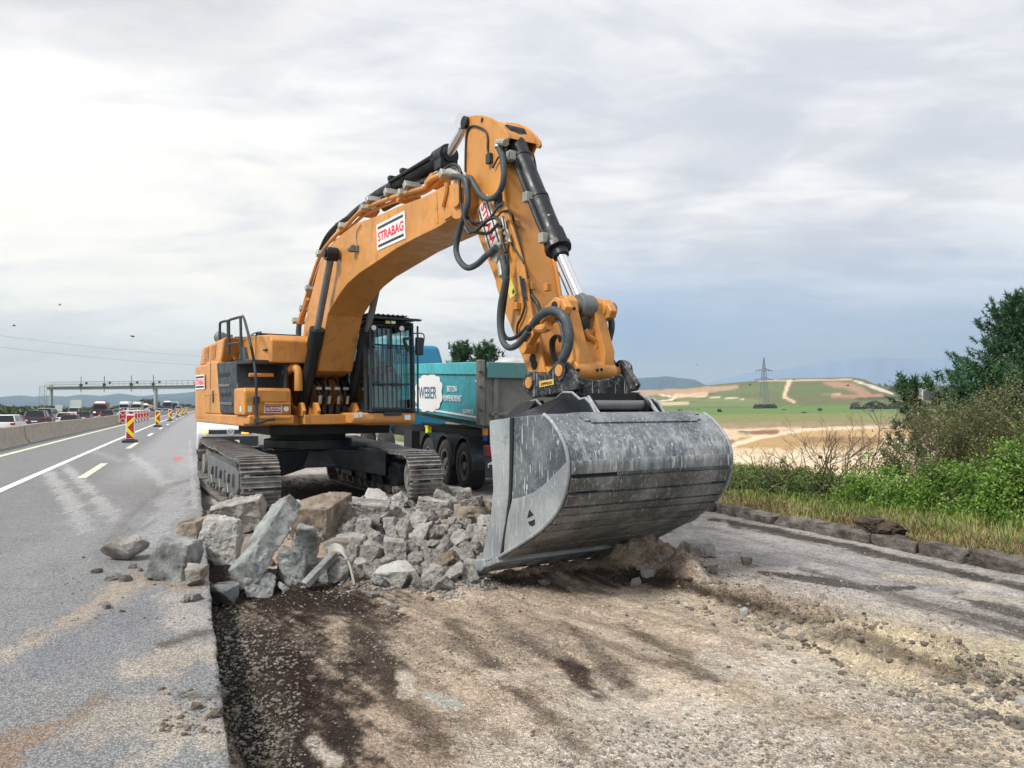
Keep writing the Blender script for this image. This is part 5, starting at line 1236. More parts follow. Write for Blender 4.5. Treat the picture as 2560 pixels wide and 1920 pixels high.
m = MB(); m.tube([PU(*Z3(745, 420), gx+.03), PU(*Z3(780, 490), gx+.03)], .035, 8); m.tube([PU(*Z3(740, 410), gx+.0), PU(*Z3(790, 400), gx+.0)], .03, 8); m.build('wiper', M['charcoal'], cb)
m = MB(); m.prism([(-.3, 1.36), (1.62, 1.36), (1.66, 1.42), (1.64, 1.56), (-.3, 1.56)], c0_-.30, c1_+.02); cs = m.build('cab_sill', yel, ex, bevel=.04, seg=3)
m = MB(); p = PU(*Z3(770, 950), 1.67); m.box(p, (.012, .12, .09)); p = PU(*Z3(418, 935), 1.665); m.box(p, (.012, .08, .09)); p = PU(*Z3(448, 930), 1.665); m.box(p, (.012, .05, .09)); m.build('sticker', M['white'], cs)
m = MB(); m.box((1.66, 1.02, 1.54), (.06, .34, .06)); m.build('step', M['charcoal'], cs, bevel=.01)
# driver seat and console
m = MB(); m.box((.50, 1.07, 1.80), (.5, .5, .12)); m.box((.27, 1.07, 2.16), (.12, .46, .66), Matrix.Rotation(R(-8), 3, 'Y')); m.box((.50, 1.07, 1.68), (.36, .36, .14))
m.build('seat', M['charcoal'], cb, bevel=.04, seg=3)
m = MB()
for v in (.74, 1.32): m.box((.70, v+.04, 2.0), (.34, .1, .1)); m.cyl((.84, v+.04, 2.02), (.87, v+.04, 2.10), .018); m.sphere((.87, v+.04, 2.11), .03)
m.box((1.15, .72, 2.15), (.05, .16, .22)); m.cyl((1.2, .72, 1.6), (1.15, .72, 2.1), .02); m.bb((.7, .62, 1.62), (1.45, 1.44, 1.66)); m.build('console', M['charcoal'], cb, bevel=.01)

# ---------------- people (skinned figures) ----------------
def skin_body(name, joints, bones, mat, parent, sub=2):
    me = bpy.data.meshes.new(name); me.from_pydata([j[0] for j in joints], bones, []); me.materials.append(mat)
    o = bpy.data.objects.new(name, me); C.objects.link(o); o.parent = parent
    md = o.modifiers.new('skin', 'SKIN'); md.use_smooth_shade = True
    lay = me.skin_vertices[0] if me.skin_vertices else None
    if lay is None:
        bm = bmesh.new(); bm.from_mesh(me); L = bm.verts.layers.skin.verify(); bm.verts.ensure_lookup_table()
        for i, j in enumerate(joints): bm.verts[i][L].radius = j[1] if isinstance(j[1], tuple) else (j[1], j[1]); bm.verts[i][L].use_root = (i == 0)
        bm.to_mesh(me); bm.free()
    o.modifiers.new('sub', 'SUBSURF').levels = sub; o.modifiers['sub'].render_levels = sub
    return o
M['skin'] = plain('skin', (.45, .26, .18), .6); M['hivis_red'] = plain('orange red work jacket', (.70, .06, .035), .7, 0, .15); M['trousers'] = plain('dark work trousers', (.05, .055, .07), .8)
def seated_operator():
    loc = EC+EF*.50+EL_*1.07; e = empty('person', (loc.x, loc.y, 1.86), TH-math.pi/2)
    tag(e, 'operator in a red helmet and orange red jacket sitting in the excavator cab', 'person')
    J = [((0, 0, .08), (.15, .17)), ((0, 0, .30), (.12, .16)), ((-.02, 0, .50), (.12, .18)), ((-.02, 0, .60), .07), ((-.01, 0, .66), .055), ((0, 0, .74), (.085, .075)), ((0, 0, .83), (.09, .078)),
         ((0, .17, .54), .065), ((.10, .26, .34), .05), ((.30, .28, .24), .038), ((.36, .28, .24), .035), ((0, -.17, .54), .065), ((.10, -.26, .34), .05), ((.30, -.28, .24), .038), ((.36, -.28, .24), .035),
         ((.12, .10, .06), .09), ((.48, .13, .06), .07), ((.60, .13, -.32), .05), ((.70, .13, -.40), .045), ((.12, -.10, .06), .09), ((.48, -.13, .06), .07), ((.60, -.13, -.32), .05), ((.70, -.13, -.40), .045)]
    B = [(0, 1), (1, 2), (2, 3), (3, 4), (4, 5), (5, 6), (2, 7), (7, 8), (8, 9), (9, 10), (2, 11), (11, 12), (12, 13), (13, 14), (0, 15), (15, 16), (16, 17), (17, 18), (0, 19), (19, 20), (20, 21), (21, 22)]
    skin_body('body', J, B, M['skin'], e)
    JJ = [J[i] for i in (0, 1, 2, 7, 8, 9, 11, 12, 13)]; JJ = [(p, tuple(q*1.12+.008 for q in r) if isinstance(r, tuple) else r*1.15+.01) for p, r in JJ]; JJ[2] = ((-.02, 0, .54), (.13, .17))
    skin_body('jacket', JJ, [(0, 1), (1, 2), (2, 3), (3, 4), (4, 5), (2, 6), (6, 7), (7, 8)], M['hivis_red'], e)
    JJ = [(J[i][0], tuple(q*1.1 for q in J[i][1]) if isinstance(J[i][1], tuple) else J[i][1]*1.15+.01) for i in (0, 15, 16, 17, 19, 20, 21)]
    skin_body('trousers', JJ, [(0, 1), (1, 2), (2, 3), (0, 4), (4, 5), (5, 6)], M['trousers'], e)
    m = MB(); m.sphere((0, 0, .86), .115, 18, 8, (1.1, .95, .8)); m.cyl((.02, 0, .845), (.02, 0, .855), .14, n=20); m.build('helmet', M['hivis_red'], e)
    m = MB()
    for s_ in (-1, 1): m.sphere((.075, s_*.03, .79), .010); m.sphere((0, s_*.078, .775), .02, sc3=(.7, .5, 1.2))
    m.sphere((.092, 0, .765), .014); m.box((.085, 0, .728), (.01, .04, .008)); m.build('face_features', M['skin'], e)
    for s_ in (-1, 1):
        m = MB()
        for k in range(4): m.tube(spline([(.36, s_*.28+(k-1.5)*.018, .25), (.41, s_*.28+(k-1.5)*.02, .25), (.435, s_*.28+(k-1.5)*.018, .22), (.42, s_*.28+(k-1.5)*.016, .20)], 3), .009, 6)
        m.tube([(.34, s_*(.28-.03), .25), (.38, s_*(.28-.055), .23), (.40, s_*(.28-.05), .21)], .010, 6)
        m.build('hand', M['skin'], e)
seated_operator()

# =====================================================================
# TURQUOISE TIPPER. Local frame x along the truck (away from us), y left
# =====================================================================
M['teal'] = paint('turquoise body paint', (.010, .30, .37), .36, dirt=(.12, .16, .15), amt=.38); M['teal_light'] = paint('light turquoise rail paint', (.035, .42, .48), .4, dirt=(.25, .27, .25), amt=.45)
M['blue'] = paint('blue cab paint', (.012, .20, .36), .35, dirt=(.1, .12, .13), amt=.2); M['grey_gate'] = paint('worn grey steel', (.16, .165, .15), .55, .1, dirt=(.25, .23, .19), amt=.5)
M['tail_red'] = plain('tail lamp red', (.30, .01, .015), .25, 0, .05); M['tail_lit'] = plain('lit tail lamp', (1., .03, .05), .3, 0, 0, emit=1.6); M['amber_lit'] = plain('lit amber lamp', (1., .34, .03), .3, 0, 0, emit=2.2)
TO = Vector((-.63, 15.10, -.07)); TD = Vector((-SA, CA, 0)); TL_ = Vector((-CA, -SA, 0))     # forward, left
truck = empty('tipper_truck', TO-TL_*1.27, math.atan2(TD.y, TD.x)); TB = TO-TL_*1.27
tag(truck, 'turquoise tipper semi-trailer truck with a white cloud logo, parked behind the excavator', 'truck')
def TV(px, py, v):     # pixel -> local point on the vertical plane y=v
    r = ray(px, py); k = (v+TB.dot(TL_))/r.dot(TL_); p = r*k-Vector((TB.x, TB.y, 0)); return Vector((p.dot(TD), v, EYE+r.z*k-TB.z))
def TU(px, py, u):
    r = ray(px, py); B_ = Vector((TB.x, TB.y, 0)); k = (u+B_.dot(TD))/r.dot(TD); p = r*k-B_; return Vector((u, p.dot(TL_), EYE+r.z*k-TB.z))
HB = 1.27; SLP = math.tan(R(2.4)); LB = 7.6
zl = lambda x, z: z+x*SLP
m = MB()
def tb8(x0, x1, y0, y1, z0, z1, yb=None):
    yb = yb or (y0, y1); m.hexa([(x0, yb[0], zl(x0, z0)), (x1, yb[0], zl(x1, z0)), (x1, yb[1], zl(x1, z0)), (x0, yb[1], zl(x0, z0)), (x0, y0, zl(x0, z1)), (x1, y0, zl(x1, z1)), (x1, y1, zl(x1, z1)), (x0, y1, zl(x0, z1))])
for s_ in (-1, 1):
    tb8(.06, LB, min(s_*(HB-.07), s_*HB), max(s_*(HB-.07), s_*HB), 1.42, 2.36, yb=(min(s_*(HB-.08), s_*(HB-.01)), max(s_*(HB-.08), s_*(HB-.01))))
    tb8(.06, LB, min(s_*(HB-.34), s_*(HB-.27)), max(s_*(HB-.34), s_*(HB-.27))+0, 1.28, 1.3)
    y = [s_*HB*.97, s_*(HB-.30)]
    m.hexa([(.06, y[1], zl(.06, 1.28)), (LB, y[1], zl(LB, 1.28)), (LB, y[0], zl(LB, 1.42)), (.06, y[0], zl(.06, 1.42)), (.06, y[1]-s_*.05, zl(.06, 1.30)), (LB, y[1]-s_*.05, zl(LB, 1.30)), (LB, y[0]-s_*.06, zl(LB, 1.45)), (.06, y[0]-s_*.06, zl(.06, 1.45))])
tb8(.06, LB, -(HB-.28), HB-.28, 1.26, 1.31); tb8(LB-.08, LB, -HB, HB, 1.3, 2.6)
body = m.build('tipper_body', M['teal'], truck, bevel=.01)
m = MB()
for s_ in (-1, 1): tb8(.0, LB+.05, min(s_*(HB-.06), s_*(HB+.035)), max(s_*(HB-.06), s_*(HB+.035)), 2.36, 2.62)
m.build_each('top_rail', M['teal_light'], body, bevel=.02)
m = MB()
for k in range(1): tb8(.08, LB, HB-.05, HB+.012, 1.50, 1.535)
m.build('side_stripe', M['white'], body, ang=0)
# rear frame and tailgate
m = MB()
for s_ in (-1, 1): tb8(-.04, .10, min(s_*(HB-.10), s_*(HB+.05)), max(s_*(HB-.10), s_*(HB+.05)), 1.36, 2.66)
m.build_each('rear_post', M['grey_gate'], body, bevel=.02)
m = MB(); tb8(-.02, .05, -(HB-.1), HB-.1, 1.36, 2.58); g8 = m.build('tailgate', M['grey_gate'], body, bevel=.012)
m = MB(); tb8(-.10, -.02, -(HB-.12), HB-.12, 2.30, 2.62); m.build('gate_rail', paint('worn turquoise over grey', (.07, .23, .24), .5, dirt=(.20, .19, .16), amt=.9, scale=1.1), g8, bevel=.02)
m = MB()
for y in (-(HB-.32), HB-.32): tb8(-.07, -.015, y-.05, y+.05, 1.40, 2.30)
tb8(-.07, -.015, -(HB-.2), HB-.2, 1.56, 1.62); m.build_each('gate_rib', M['grey_gate'], g8, bevel=.01)
m = MB()
for s_ in (-1, 1):
    for z in (2.5, 2.2, 1.75, 1.45): m.box((-.07, s_*(HB-.01), zl(0, z)), (.09, .10, .14)); m.cyl((-.10, s_*(HB-.03), z-.1), (-.10, s_*(HB-.03), z+.1), .02, n=8)
m.build_each('hinge', M['grey_gate'], g8, per=2, bevel=.008)
m = MB()
vs = []; nx_, ny_ = 24, 14
for i in range(nx_):
    for j in range(ny_):
        x = .12+(LB-.3)*i/(nx_-1); y = -(HB-.09)+2*(HB-.09)*j/(ny_-1)
        hgt = 2.38+.40*math.exp(-((x-1.3)/.8)**2-((y-.1)/.5)**2)+.15*math.exp(-((x-3.6)/1.2)**2-(y/.9)**2)+.05*noise.noise(Vector((x*3, y*3, 0))); vs.append((x, y, zl(x, hgt)))
m.add(vs, [(i*ny_+j, (i+1)*ny_+j, (i+1)*ny_+j+1, i*ny_+j+1) for i in range(nx_-1) for j in range(ny_-1)])
ld = m.build('load', M['concrete_white'], None, ang=80); ld.matrix_world = Matrix.Translation(truck.location) @ Matrix.Rotation(truck.rotation_euler.z, 4, 'Z')
ld.name = 'rubble_load'; tag(ld, 'pale crushed concrete heaped in the turquoise tipper body', 'load')
# cloud logo and lettering on the left side
SP = HB+.012
def scal(cx, cz, W, Hh, x_, nm, par, amp=.07, plane='y', k=9, mat=None):
    mm = MB(); ring = []
    for i in range(120):
        a = 2*math.pi*i/120; rr = 1+amp*abs(math.sin(a*k/2)); ring.append((cx+W/2*rr*math.copysign(abs(math.cos(a))**.75, math.cos(a)), cz+Hh/2*rr*math.copysign(abs(math.sin(a))**.75, math.sin(a))))
    if plane == 'y': mm.prism(ring, x_-.002, x_+.004)
    else: mm.prism(ring, x_-.004, x_+.002, ax=0)
    return mm.build(nm, mat or M['white'], par, ang=0)
a = TV(*Z3(838, 700), SP); b = TV(*Z3(995, 690), SP); c = TV(*Z3(985, 880), SP); d = TV(*Z3(845, 880), SP)
cx = (a.x+b.x)/2; cz = (a.z+d.z+b.z+c.z)/4
lg = scal(cx, cz+.02, abs(a.x-b.x)*1.12, .84, SP, 'cloud_logo', body, .09, k=12)
M['teal_print'] = plain('dark turquoise print', (.0, .12, .16), .5)
def side_text(s, x0, y0, x1, y1, x2, y2, mat, par, bold=.03):
    A, B_, D_ = TV(*Z3(x0, y0), SP+.005), TV(*Z3(x1, y1), SP+.005), TV(*Z3(x2, y2), SP+.005)
    xd = B_-A; return text(s, mat, A, xd, Vector((xd.normalized().z, 0, -xd.normalized().x))*(1 if xd.x > 0 else -1) if False else (D_-A), xd.length, (D_-A).length, 'lettering', par, bold)
side_text('WEBER', 850, 740, 972, 738, 850, 818, M['teal_print'], lg, .012)
side_text('BETON-', 1045, 731, 1116, 733, 1045, 771, M['white'], body, .008)
side_text('PUMPENDIENST', 1017, 795, 1146, 799, 1017, 834, M['white'], body, .004)
side_text('SCHMITZ', 1156, 893, 1226, 898, 1156, 920, M['white'], body, .01)
m = MB()
for (x0, y0, x1, y1, w_) in ((1240, 695, 1270, 700, .035), (1266, 697, 1266, 795, .035)):
    A, B_ = TV(*Z3(x0, y0), SP), TV(*Z3(x1, y1), SP)
    m.box((A+B_)/2, (max(abs(A.x-B_.x), w_), .006, max(abs(A.z-B_.z), w_)))
m.build('reflective_tape', M['white'], body, ang=0)
# chassis, axles, wheels, mudguards
m = MB()
for y in (-.45, .45): m.bb((-.0, y-.06, .85), (10.5, y+.06, 1.22))
m.bb((.1, -.5, 1.1), (.3, .5, 1.25)); m.bb((1, -.5, .9), (1.2, .5, 1.2)); m.bb((4, -.5, .9), (4.3, .5, 1.2)); m.cyl((4.9, -.9, .85), (4.9, -.3, .85), .2); m.bb((5.5, .5, .55), (6.3, 1.15, 1.1)); m.bb((4.4, .7, .75), (4.9, 1.1, 1.1))
for x in (1.05, 2.36, 3.67): m.cyl((x, -1.0, .5), (x, 1.0, .5), .09)
m.build('chassis', M['dark'], truck, bevel=.01)
m = MB(); m.box((4.05, 1.12, 1.12), (.2, .1, .22)); m.box((4.05, 1.16, 1.25), (.24, .05, .03)); m.build('wheel_chock', M['reflex_yellow'], truck, bevel=.01)
def wheel(parent, c, r, w_, ax=(0, 1, 0), hub='steel', name='wheel', lug=10, out=1):
    c = Vector(c); ax = Vector(ax); mm = MB(); n = 40
    a = ax.orthogonal().normalized(); b = ax.cross(a); pr = [(r*.62, -w_/2), (r*.9, -w_/2), (r*.985, -w_*.42), (r, -w_*.3), (r, w_*.3), (r*.985, w_*.42), (r*.9, w_/2), (r*.62, w_/2)]
    vs = [c+ax*h+(a*math.cos(2*math.pi*i/n)+b*math.sin(2*math.pi*i/n))*q for q, h in pr for i in range(n)]
    mm.add(vs, [(k*n+i, k*n+(i+1) % n, (k+1)*n+(i+1) % n, (k+1)*n+i) for k in range(len(pr)-1) for i in range(n)])
    ty = mm.build(name, M['tyre'], parent)
    mm = MB(); mm.ring(c+ax*out*w_*.36, ax, r*.50, r*.63, w_*.2, 32); mm.cyl(c+ax*out*w_*.10, c+ax*out*w_*.16, r*.56, n=30); mm.cyl(c+ax*out*w_*.1, c+ax*out*w_*.42, r*.2, r*.17, n=20)
    for k in range(lug):
        t = 2*math.pi*k/lug; p = c+(a*math.cos(t)+b*math.sin(t))*r*.32; mm.cyl(p+ax*out*w_*.15, p+ax*out*w_*.24, r*.035, n=6)
        t += .31; p = c+(a*math.cos(t)+b*math.sin(t))*r*.45
    mm.build('rim', M[hub], ty); return ty
for x in (1.05, 2.36, 3.67):
    for s_ in (-1, 1):
        wheel(truck, (x, s_*1.08, .50), .50, .36, hub='steel', out=s_)
    for s_ in (-1, 1):
        mm = MB(); vs = []; n = 18
        for i in range(n+1):
            a = math.pi*(-.02+1.04*i/n)
            for rr in (.60, .625):
                for yy in (.86, 1.27): vs.append((x+rr*math.cos(a), s_*yy, .50+rr*math.sin(a)*.98))
        fs = []
        for i in range(n):
            b = 4*i; fs += [(b, b+1, b+5, b+4), (b+2, b+6, b+7, b+3), (b+1, b+3, b+7, b+5), (b, b+4, b+6, b+2)]
        mm.add(vs, fs); mm.build('mudguard', M['charcoal'], truck)
# rear underrun, tail lamps, flap
m = MB(); m.bb((-.28, -1.2, .50), (-.16, 1.2, .62)); m.bb((-.26, -1.24, .72), (-.1, 1.24, .98)); m.build('rear_bumper', M['charcoal'], truck, bevel=.01)
for s_ in (-1, 1):
    y = s_*1.0; m = MB(); m.bb((-.31, y-.24, .78), (-.26, y+.24, .95)); tl = m.build('tail_lamp', M['tail_red'], truck, bevel=.01)
    m = MB(); m.sphere((-.31, y-.03, .87), .035, sc3=(.5, 1, 1)); m.sphere((-.31, y+.07, .87), .03, sc3=(.5, 1, 1)); m.build('bulb', M['tail_lit'], tl)
    m = MB(); m.bb((-.30, y-.26, .97), (-.24, y+.26, .99)); m.build('lamp_trim', M['tail_lit'] if False else M['red_print'], tl)
    m = MB(); m.bb((-.27, y-.26, .36), (-.255, y+.26, .74)); fl = m.build('mud_flap', M['charcoal'], truck)
    sg = scal(y, .60, .40, .15, -.275, 'cloud_logo', fl, .08, 'x', 10)
    text('WEBER', M['black_print'], (-.281, y+.16, .635), (0, -1, 0), (0, 0, -1), .32, .07, 'lettering', fl, .02, .003)
m = MB(); m.cyl((.15, 1.1, 1.17), (.15, 1.1, 1.30), .06); m.build('marker_lamp', plain('orange marker lamp', (.8, .3, .03), .4), truck)
m = MB(); m.cyl((.15, 1.1, 1.05), (.15, 1.1, 1.17), .055); m.build('lamp_base', plain('blue plastic', (.01, .05, .3), .4), truck)
# tractor unit
m = MB(); m.hexa([(9.9, -1.25, 1.0), (12.0, -1.25, 1.0), (12.0, 1.25, 1.0), (9.9, 1.25, 1.0), (9.95, -1.22, 2.9), (11.9, -1.22, 2.9), (11.9, 1.22, 2.9), (9.95, 1.22, 2.9)])
m.hexa([(9.95, -1.22, 2.9), (11.9, -1.22, 2.9), (11.9, 1.22, 2.9), (9.95, 1.22, 2.9), (10.1, -1.02, 3.76), (11.4, -1.08, 3.62), (11.4, 1.08, 3.62), (10.1, 1.02, 3.76)])
cbk = m.build('driver_cab', M['blue'], truck, bevel=.16, seg=5)
m = MB(); m.bb((10.9, 1.235, 1.9), (11.8, 1.262, 2.7)); m.bb((11.95, -1.1, 1.9), (12.03, 1.1, 2.75)); m.build('window', M['car_glass'], cbk, bevel=.02)
m = MB(); m.bb((11.7, 1.3, 2.0), (11.85, 1.5, 2.6)); m.build('mirror', M['charcoal'], cbk, bevel=.03)
for x, y in ((9.0, 1.0), (9.0, -1.0), (11.2, 1.08), (11.2, -1.08)): wheel(truck, (x, y, .5), .50, .36, out=1 if y > 0 else -1)
# =====================================================================
# MOTORWAY FURNITURE
# =====================================================================
def road_pt(s, t): x, y = to_xy(np.array(float(s)), np.array(float(t))); return Vector((float(x), float(y), 0))
def road_dir(s): d = road_pt(s+.5, 0)-road_pt(s-.5, 0); return math.atan2(d.y, d.x)-math.pi/2      # rotation of +Y onto the road
def st_of(px, dist, depth=True):
    a = (px-1280)/1920; x, y = a*dist, dist; s, t = to_st(np.array(x), np.array(y)); return float(s), float(t)
def link_copy(o, parent=None):
    c = o.copy(); C.objects.link(c); c.parent = parent
    for ch in list(o.children):
        link_copy(ch, c)
    return c
# concrete barrier elements
def barrier_seg(L):
    e = empty('concrete_barrier'); m = MB(); p = [(-.31, 0), (.31, 0), (.31, .07), (.17, .26), (.10, .77), (-.10, .77), (-.17, .28), (-.31, .07)]
    m.prism(p, .02, L-.02); b = m.build('barrier_body', M['barrier'], e, bevel=.015)
    m = MB()
    for k in range(3):
        y = L*(k+.5)/3; m.bb((.305, y-.16, .0), (.314, y+.16, .05))
    m.build_each('drain_slot', M['dark'], e, ang=0)
    m = MB(); m.prism([(-.29, 0), (.29, 0), (.29, .07), (.15, .26), (.085, .75), (-.085, .75), (-.15, .28), (-.29, .07)], L-.03, L+.03); m.build('joint', M['dark'], e, ang=0)
    return e
SEG = 6.0; seg0 = barrier_seg(SEG); s = 12.0; k = 0
while s < 330:
    o = seg0 if k == 0 else link_copy(seg0); p = road_pt(s, -6.35); o.location = (p.x, p.y, ROADZ-.06); o.rotation_euler = (random.uniform(-.004, .004), 0, road_dir(s+3)+random.uniform(-.006, .006))
    tag(o, 'weathered beige concrete barrier element in the long row along the fast lane', 'barrier', 'concrete barrier elements between the carriageways'); s += SEG; k += 1
# guide beacons
def beacon():
    e = empty('guide_beacon'); m = MB(); m.bb((-.26, -.4, 0), (.26, .4, .10)); m.bb((-.16, -.25, .10), (.16, .25, .14)); m.build('foot', M['charcoal'], e, bevel=.02)
    m = MB(); m.bb((-.165, -.02, .12), (.165, .02, 1.14)); pn = m.build('panel', M['reflex_white'], e, bevel=.02)
    m = MB(); m.bb((-.135, -.024, .16), (.135, -.021, 1.08)); pr = m.build('red_field', M['reflex_red'], pn, ang=0)
    m = MB(); y = -.026
    def chev(z0):   # arrow pointing left
        m.add([(.135, y, z0+.44), (.135, y, z0+.26), (-.10, y, z0), (-.135, y, z0), (-.135, y, z0+.16)], [(0, 1, 2, 3, 4)])
        m.add([(.135, y, z0-.44), (.135, y, z0-.26), (-.10, y, z0), (-.135, y, z0), (-.135, y, z0-.16)], [(4, 3, 2, 1, 0)])
    chev(.60); m.build('yellow_chevron', M['reflex_yellow'], pn, ang=0)
    return e
bc0 = beacon()
blab = ['nearest and largest yellow and red guide beacon on the lane line', 'second guide beacon along the lane, a red and yellow chevron on a black foot', 'third guide beacon along the lane, beyond the red and white barrier panels', 'fourth guide beacon along the lane, small and far', 'fifth guide beacon along the lane, very small', 'farthest visible guide beacon, close to the excavator tail']
for i, (px, py) in enumerate([(325, 1106), (394, 1067), (425.4, 1052), (443.7, 1043), (457, 1038), (465.6, 1035.4)]):
    r = ray(px, py); k = (ROADZ-EYE)/r.z; p = r*k; o = bc0 if i == 0 else link_copy(bc0); o.location = (p.x, p.y, ROADZ+.008); o.rotation_euler = (0, 0, R(21))
    tag(o, blab[i], 'guide beacon', 'guide beacons along the closed lane')
# folding barrier panels with crossed red and white boards
def xpanel():
    e = empty('barrier_panel'); m = MB(); m.bb((-.6, -.02, .10), (.6, .02, 1.08)); pn = m.build('board', M['reflex_white'], e, bevel=.02)
    m = MB(); y = -.024
    for cx in (-.3, .3):
        for s_ in (-1, 1):
            m.add([(cx-.05*s_, y, .60), (cx+.25*s_, y, .90), (cx+.25*s_, y, .30)][::s_], [(0, 1, 2)])
    for cx in (-.3, .3):
        m.add([(cx, y, .70), (cx-.24, y, 1.02), (cx+.24, y, 1.02)], [(0, 1, 2)]); m.add([(cx, y, .50), (cx-.24, y, .16), (cx+.24, y, .16)], [(2, 1, 0)])
    m.build('red_marking', M['reflex_red'], pn, ang=0)
    m = MB(); m.bb((-.5, -.3, 0), (-.42, .3, .1)); m.bb((.42, -.3, 0), (.5, .3, .1)); m.build('foot', M['charcoal'], e); return e
xp0 = xpanel()
for i in range(6):
    s_, t_ = st_of(318+i*8.0, 64+i*3.5); p = road_pt(s_, -5.55); o = xp0 if i == 0 else link_copy(xp0); q = Vector(((318+i*8-1280)/1920*(64+i*3.2), 64+i*3.2, 0)); o.location = (q.x, q.y, ROADZ); o.rotation_euler = (0, 0, R(30))
    tag(o, ['front', 'second', 'third', 'fourth', 'fifth', 'rearmost'][i]+' red and white barrier panel in the row standing by the concrete barrier', 'barrier panel', 'red and white barrier panels by the median')
# gantry across the motorway
gp1 = Vector((-.6*204, 204, -.6)); gp2 = Vector((-.464*189, 189, .2)); gdir = (gp2-gp1); gdir.z = 0; gL = gdir.length; gd = gdir.normalized()
gp1.z += .7
gt = empty('sign_gantry', gp1, math.atan2(gd.y, gd.x)); tag(gt, 'long grey toll gantry with walkway and cameras spanning the motorway', 'gantry')
M['galv'] = plain('galvanised steel', (.36, .40, .40), .55, .3, .08, 1)
m = MB(); m.bb((-.33, -.33, -1), (.33, .33, 7.2)); m.build('post', M['galv'], gt, bevel=.05)
m = MB(); m.bb((gL-.33, -.33, -1), (gL+.33, .33, 6.4)); m.build('post', M['galv'], gt, bevel=.05)
m = MB(); m.bb((gL+40.5, -.5, 0), (gL+41.5, .5, 6.3)); m.build('post', M['galv'], gt, bevel=.05)
m = MB(); dz = -.35/38
m.hexa([(-1, -.5, 5.9), (gL+42, -.5, 5.6), (gL+42, .5, 5.6), (-1, .5, 5.9), (-1, -.5, 6.7), (gL+42, -.5, 6.4), (gL+42, .5, 6.4), (-1, .5, 6.7)]); m.build('beam', M['galv'], gt, bevel=.03)
m = MB()
for y in (-1.0, 1.0):
    for z in (6.75, 7.3, 7.9): m.tube([(-1, y, z), (gL+42, y, z-.3)], .05, 5)
    for k in range(46): x = -1+k*(gL+43)/45; m.tube([(x, y, 6.6-k*.006), (x, y, 7.9-k*.006)], .045, 5)
m.bb((-1, -1.1, 6.52), (gL+20, 1.1, 6.6))
m.build('walkway', M['galv'], gt)
for i, x in enumerate((12.5, 21, 30.5, 38, 52, 60)):
    m = MB(); m.cyl((x, -.9, 5.1), (x, -.9, 9.2), .08, n=6); m.box((x, -.9, 6.9), (.5, .6, .9)); m.box((x+2, -.9, 7.4), (.35, .4, .6)); m.build('camera_unit', M['charcoal'], gt)
m = MB()
for x, y in ((-4.6, 0), (-4.6, 2), (-2.6, 0)): m.tube([(x, y, 0), (x, y, 7)], .07, 5)
for k in range(9): m.tube([(-4.6, 0, k*.8), (-2.6, 0, k*.8)], .05, 5); m.tube([(-4.6, 0, k*.8), (-2.6, 0, k*.8+.8)], .035, 5)
m.tube([(-4.6, 0, 7), (-.5, 0, 7)], .07, 5); m.build('access_ladder', M['galv'], gt)
# steel guard rail beyond the opposite carriageway
gr = empty('guard_rail', (0, 0, -.62)); tag(gr, 'dark steel guard rail beyond the opposite carriageway', 'guard rail')
m = MB()
for zz in (.45, .75):
    P = [road_pt(q, -25.2)+Vector((0, 0, zz)) for q in np.linspace(30, 420, 60)]; m.tube(P, .13, 6)
m.build('rail', plain('dark weathered rail', (.07, .08, .08), .6), gr)
m = MB()
for q in np.linspace(30, 420, 98): p = road_pt(q, -25.3); m.bb((p.x-.05, p.y-.08, -.2), (p.x+.05, p.y+.08, .8))
o = m.build('rail_post', M['charcoal'], gr); tag(o, kind='stuff')
# sign panels seen from behind
def back_sign(px, py0, py1, w_, d, label, name='road_sign'):
    x = (px-1280)/1920*d; z1 = EYE+(1015-py0)/1920*d; z0 = EYE+(1015-py1)/1920*d
    e = empty(name, (x, d, -.7), R(15)); tag(e, label, 'road sign'); m = MB(); m.bb((-w_/2, -.03, z0+.7), (w_/2, .03, z1+.7)); m.build('panel', plain('pale sign back', (.62, .64, .63), .5), e, bevel=.02)
    for s_ in (-1, 1): m = MB(); m.cyl((s_*w_*.3, .1, -.3), (s_*w_*.3, .1, z1+.7), .06, n=8); m.build('post', M['galv'], e)
back_sign(143.5, 1012.5, 1029, .82, 170, 'small white sign panel left of its twin beyond the guard rail'); back_sign(152, 1012.5, 1029, .72, 170, 'small white sign panel right of its twin beyond the guard rail')
back_sign(190, 1000, 1021, 2.4, 180, 'large pale sign board seen from behind beside the small panels')
x = (378.5-1280)/1920*190; e = empty('speed_sign', (x, 190, -.6), R(22)); tag(e, 'round speed limit sign with red rim beside the gantry post', 'road sign')
m = MB(); m.cyl((0, -.02, 2.2), (0, .02, 2.2), .48, n=28); m.build('disc', M['reflex_red'], e); m = MB(); m.cyl((0, -.03, 2.2), (0, -.02, 2.2), .36, n=28); fc = m.build('face', M['reflex_white'], e)
text('60', M['black_print'], (-.22, -.04, 2.38), (1, 0, 0), (0, 0, -1), .44, .36, 'number', fc, .03, .01); m = MB(); m.cyl((0, .06, -.3), (0, .06, 2.2), .05, n=8); m.build('post', M['galv'], e)

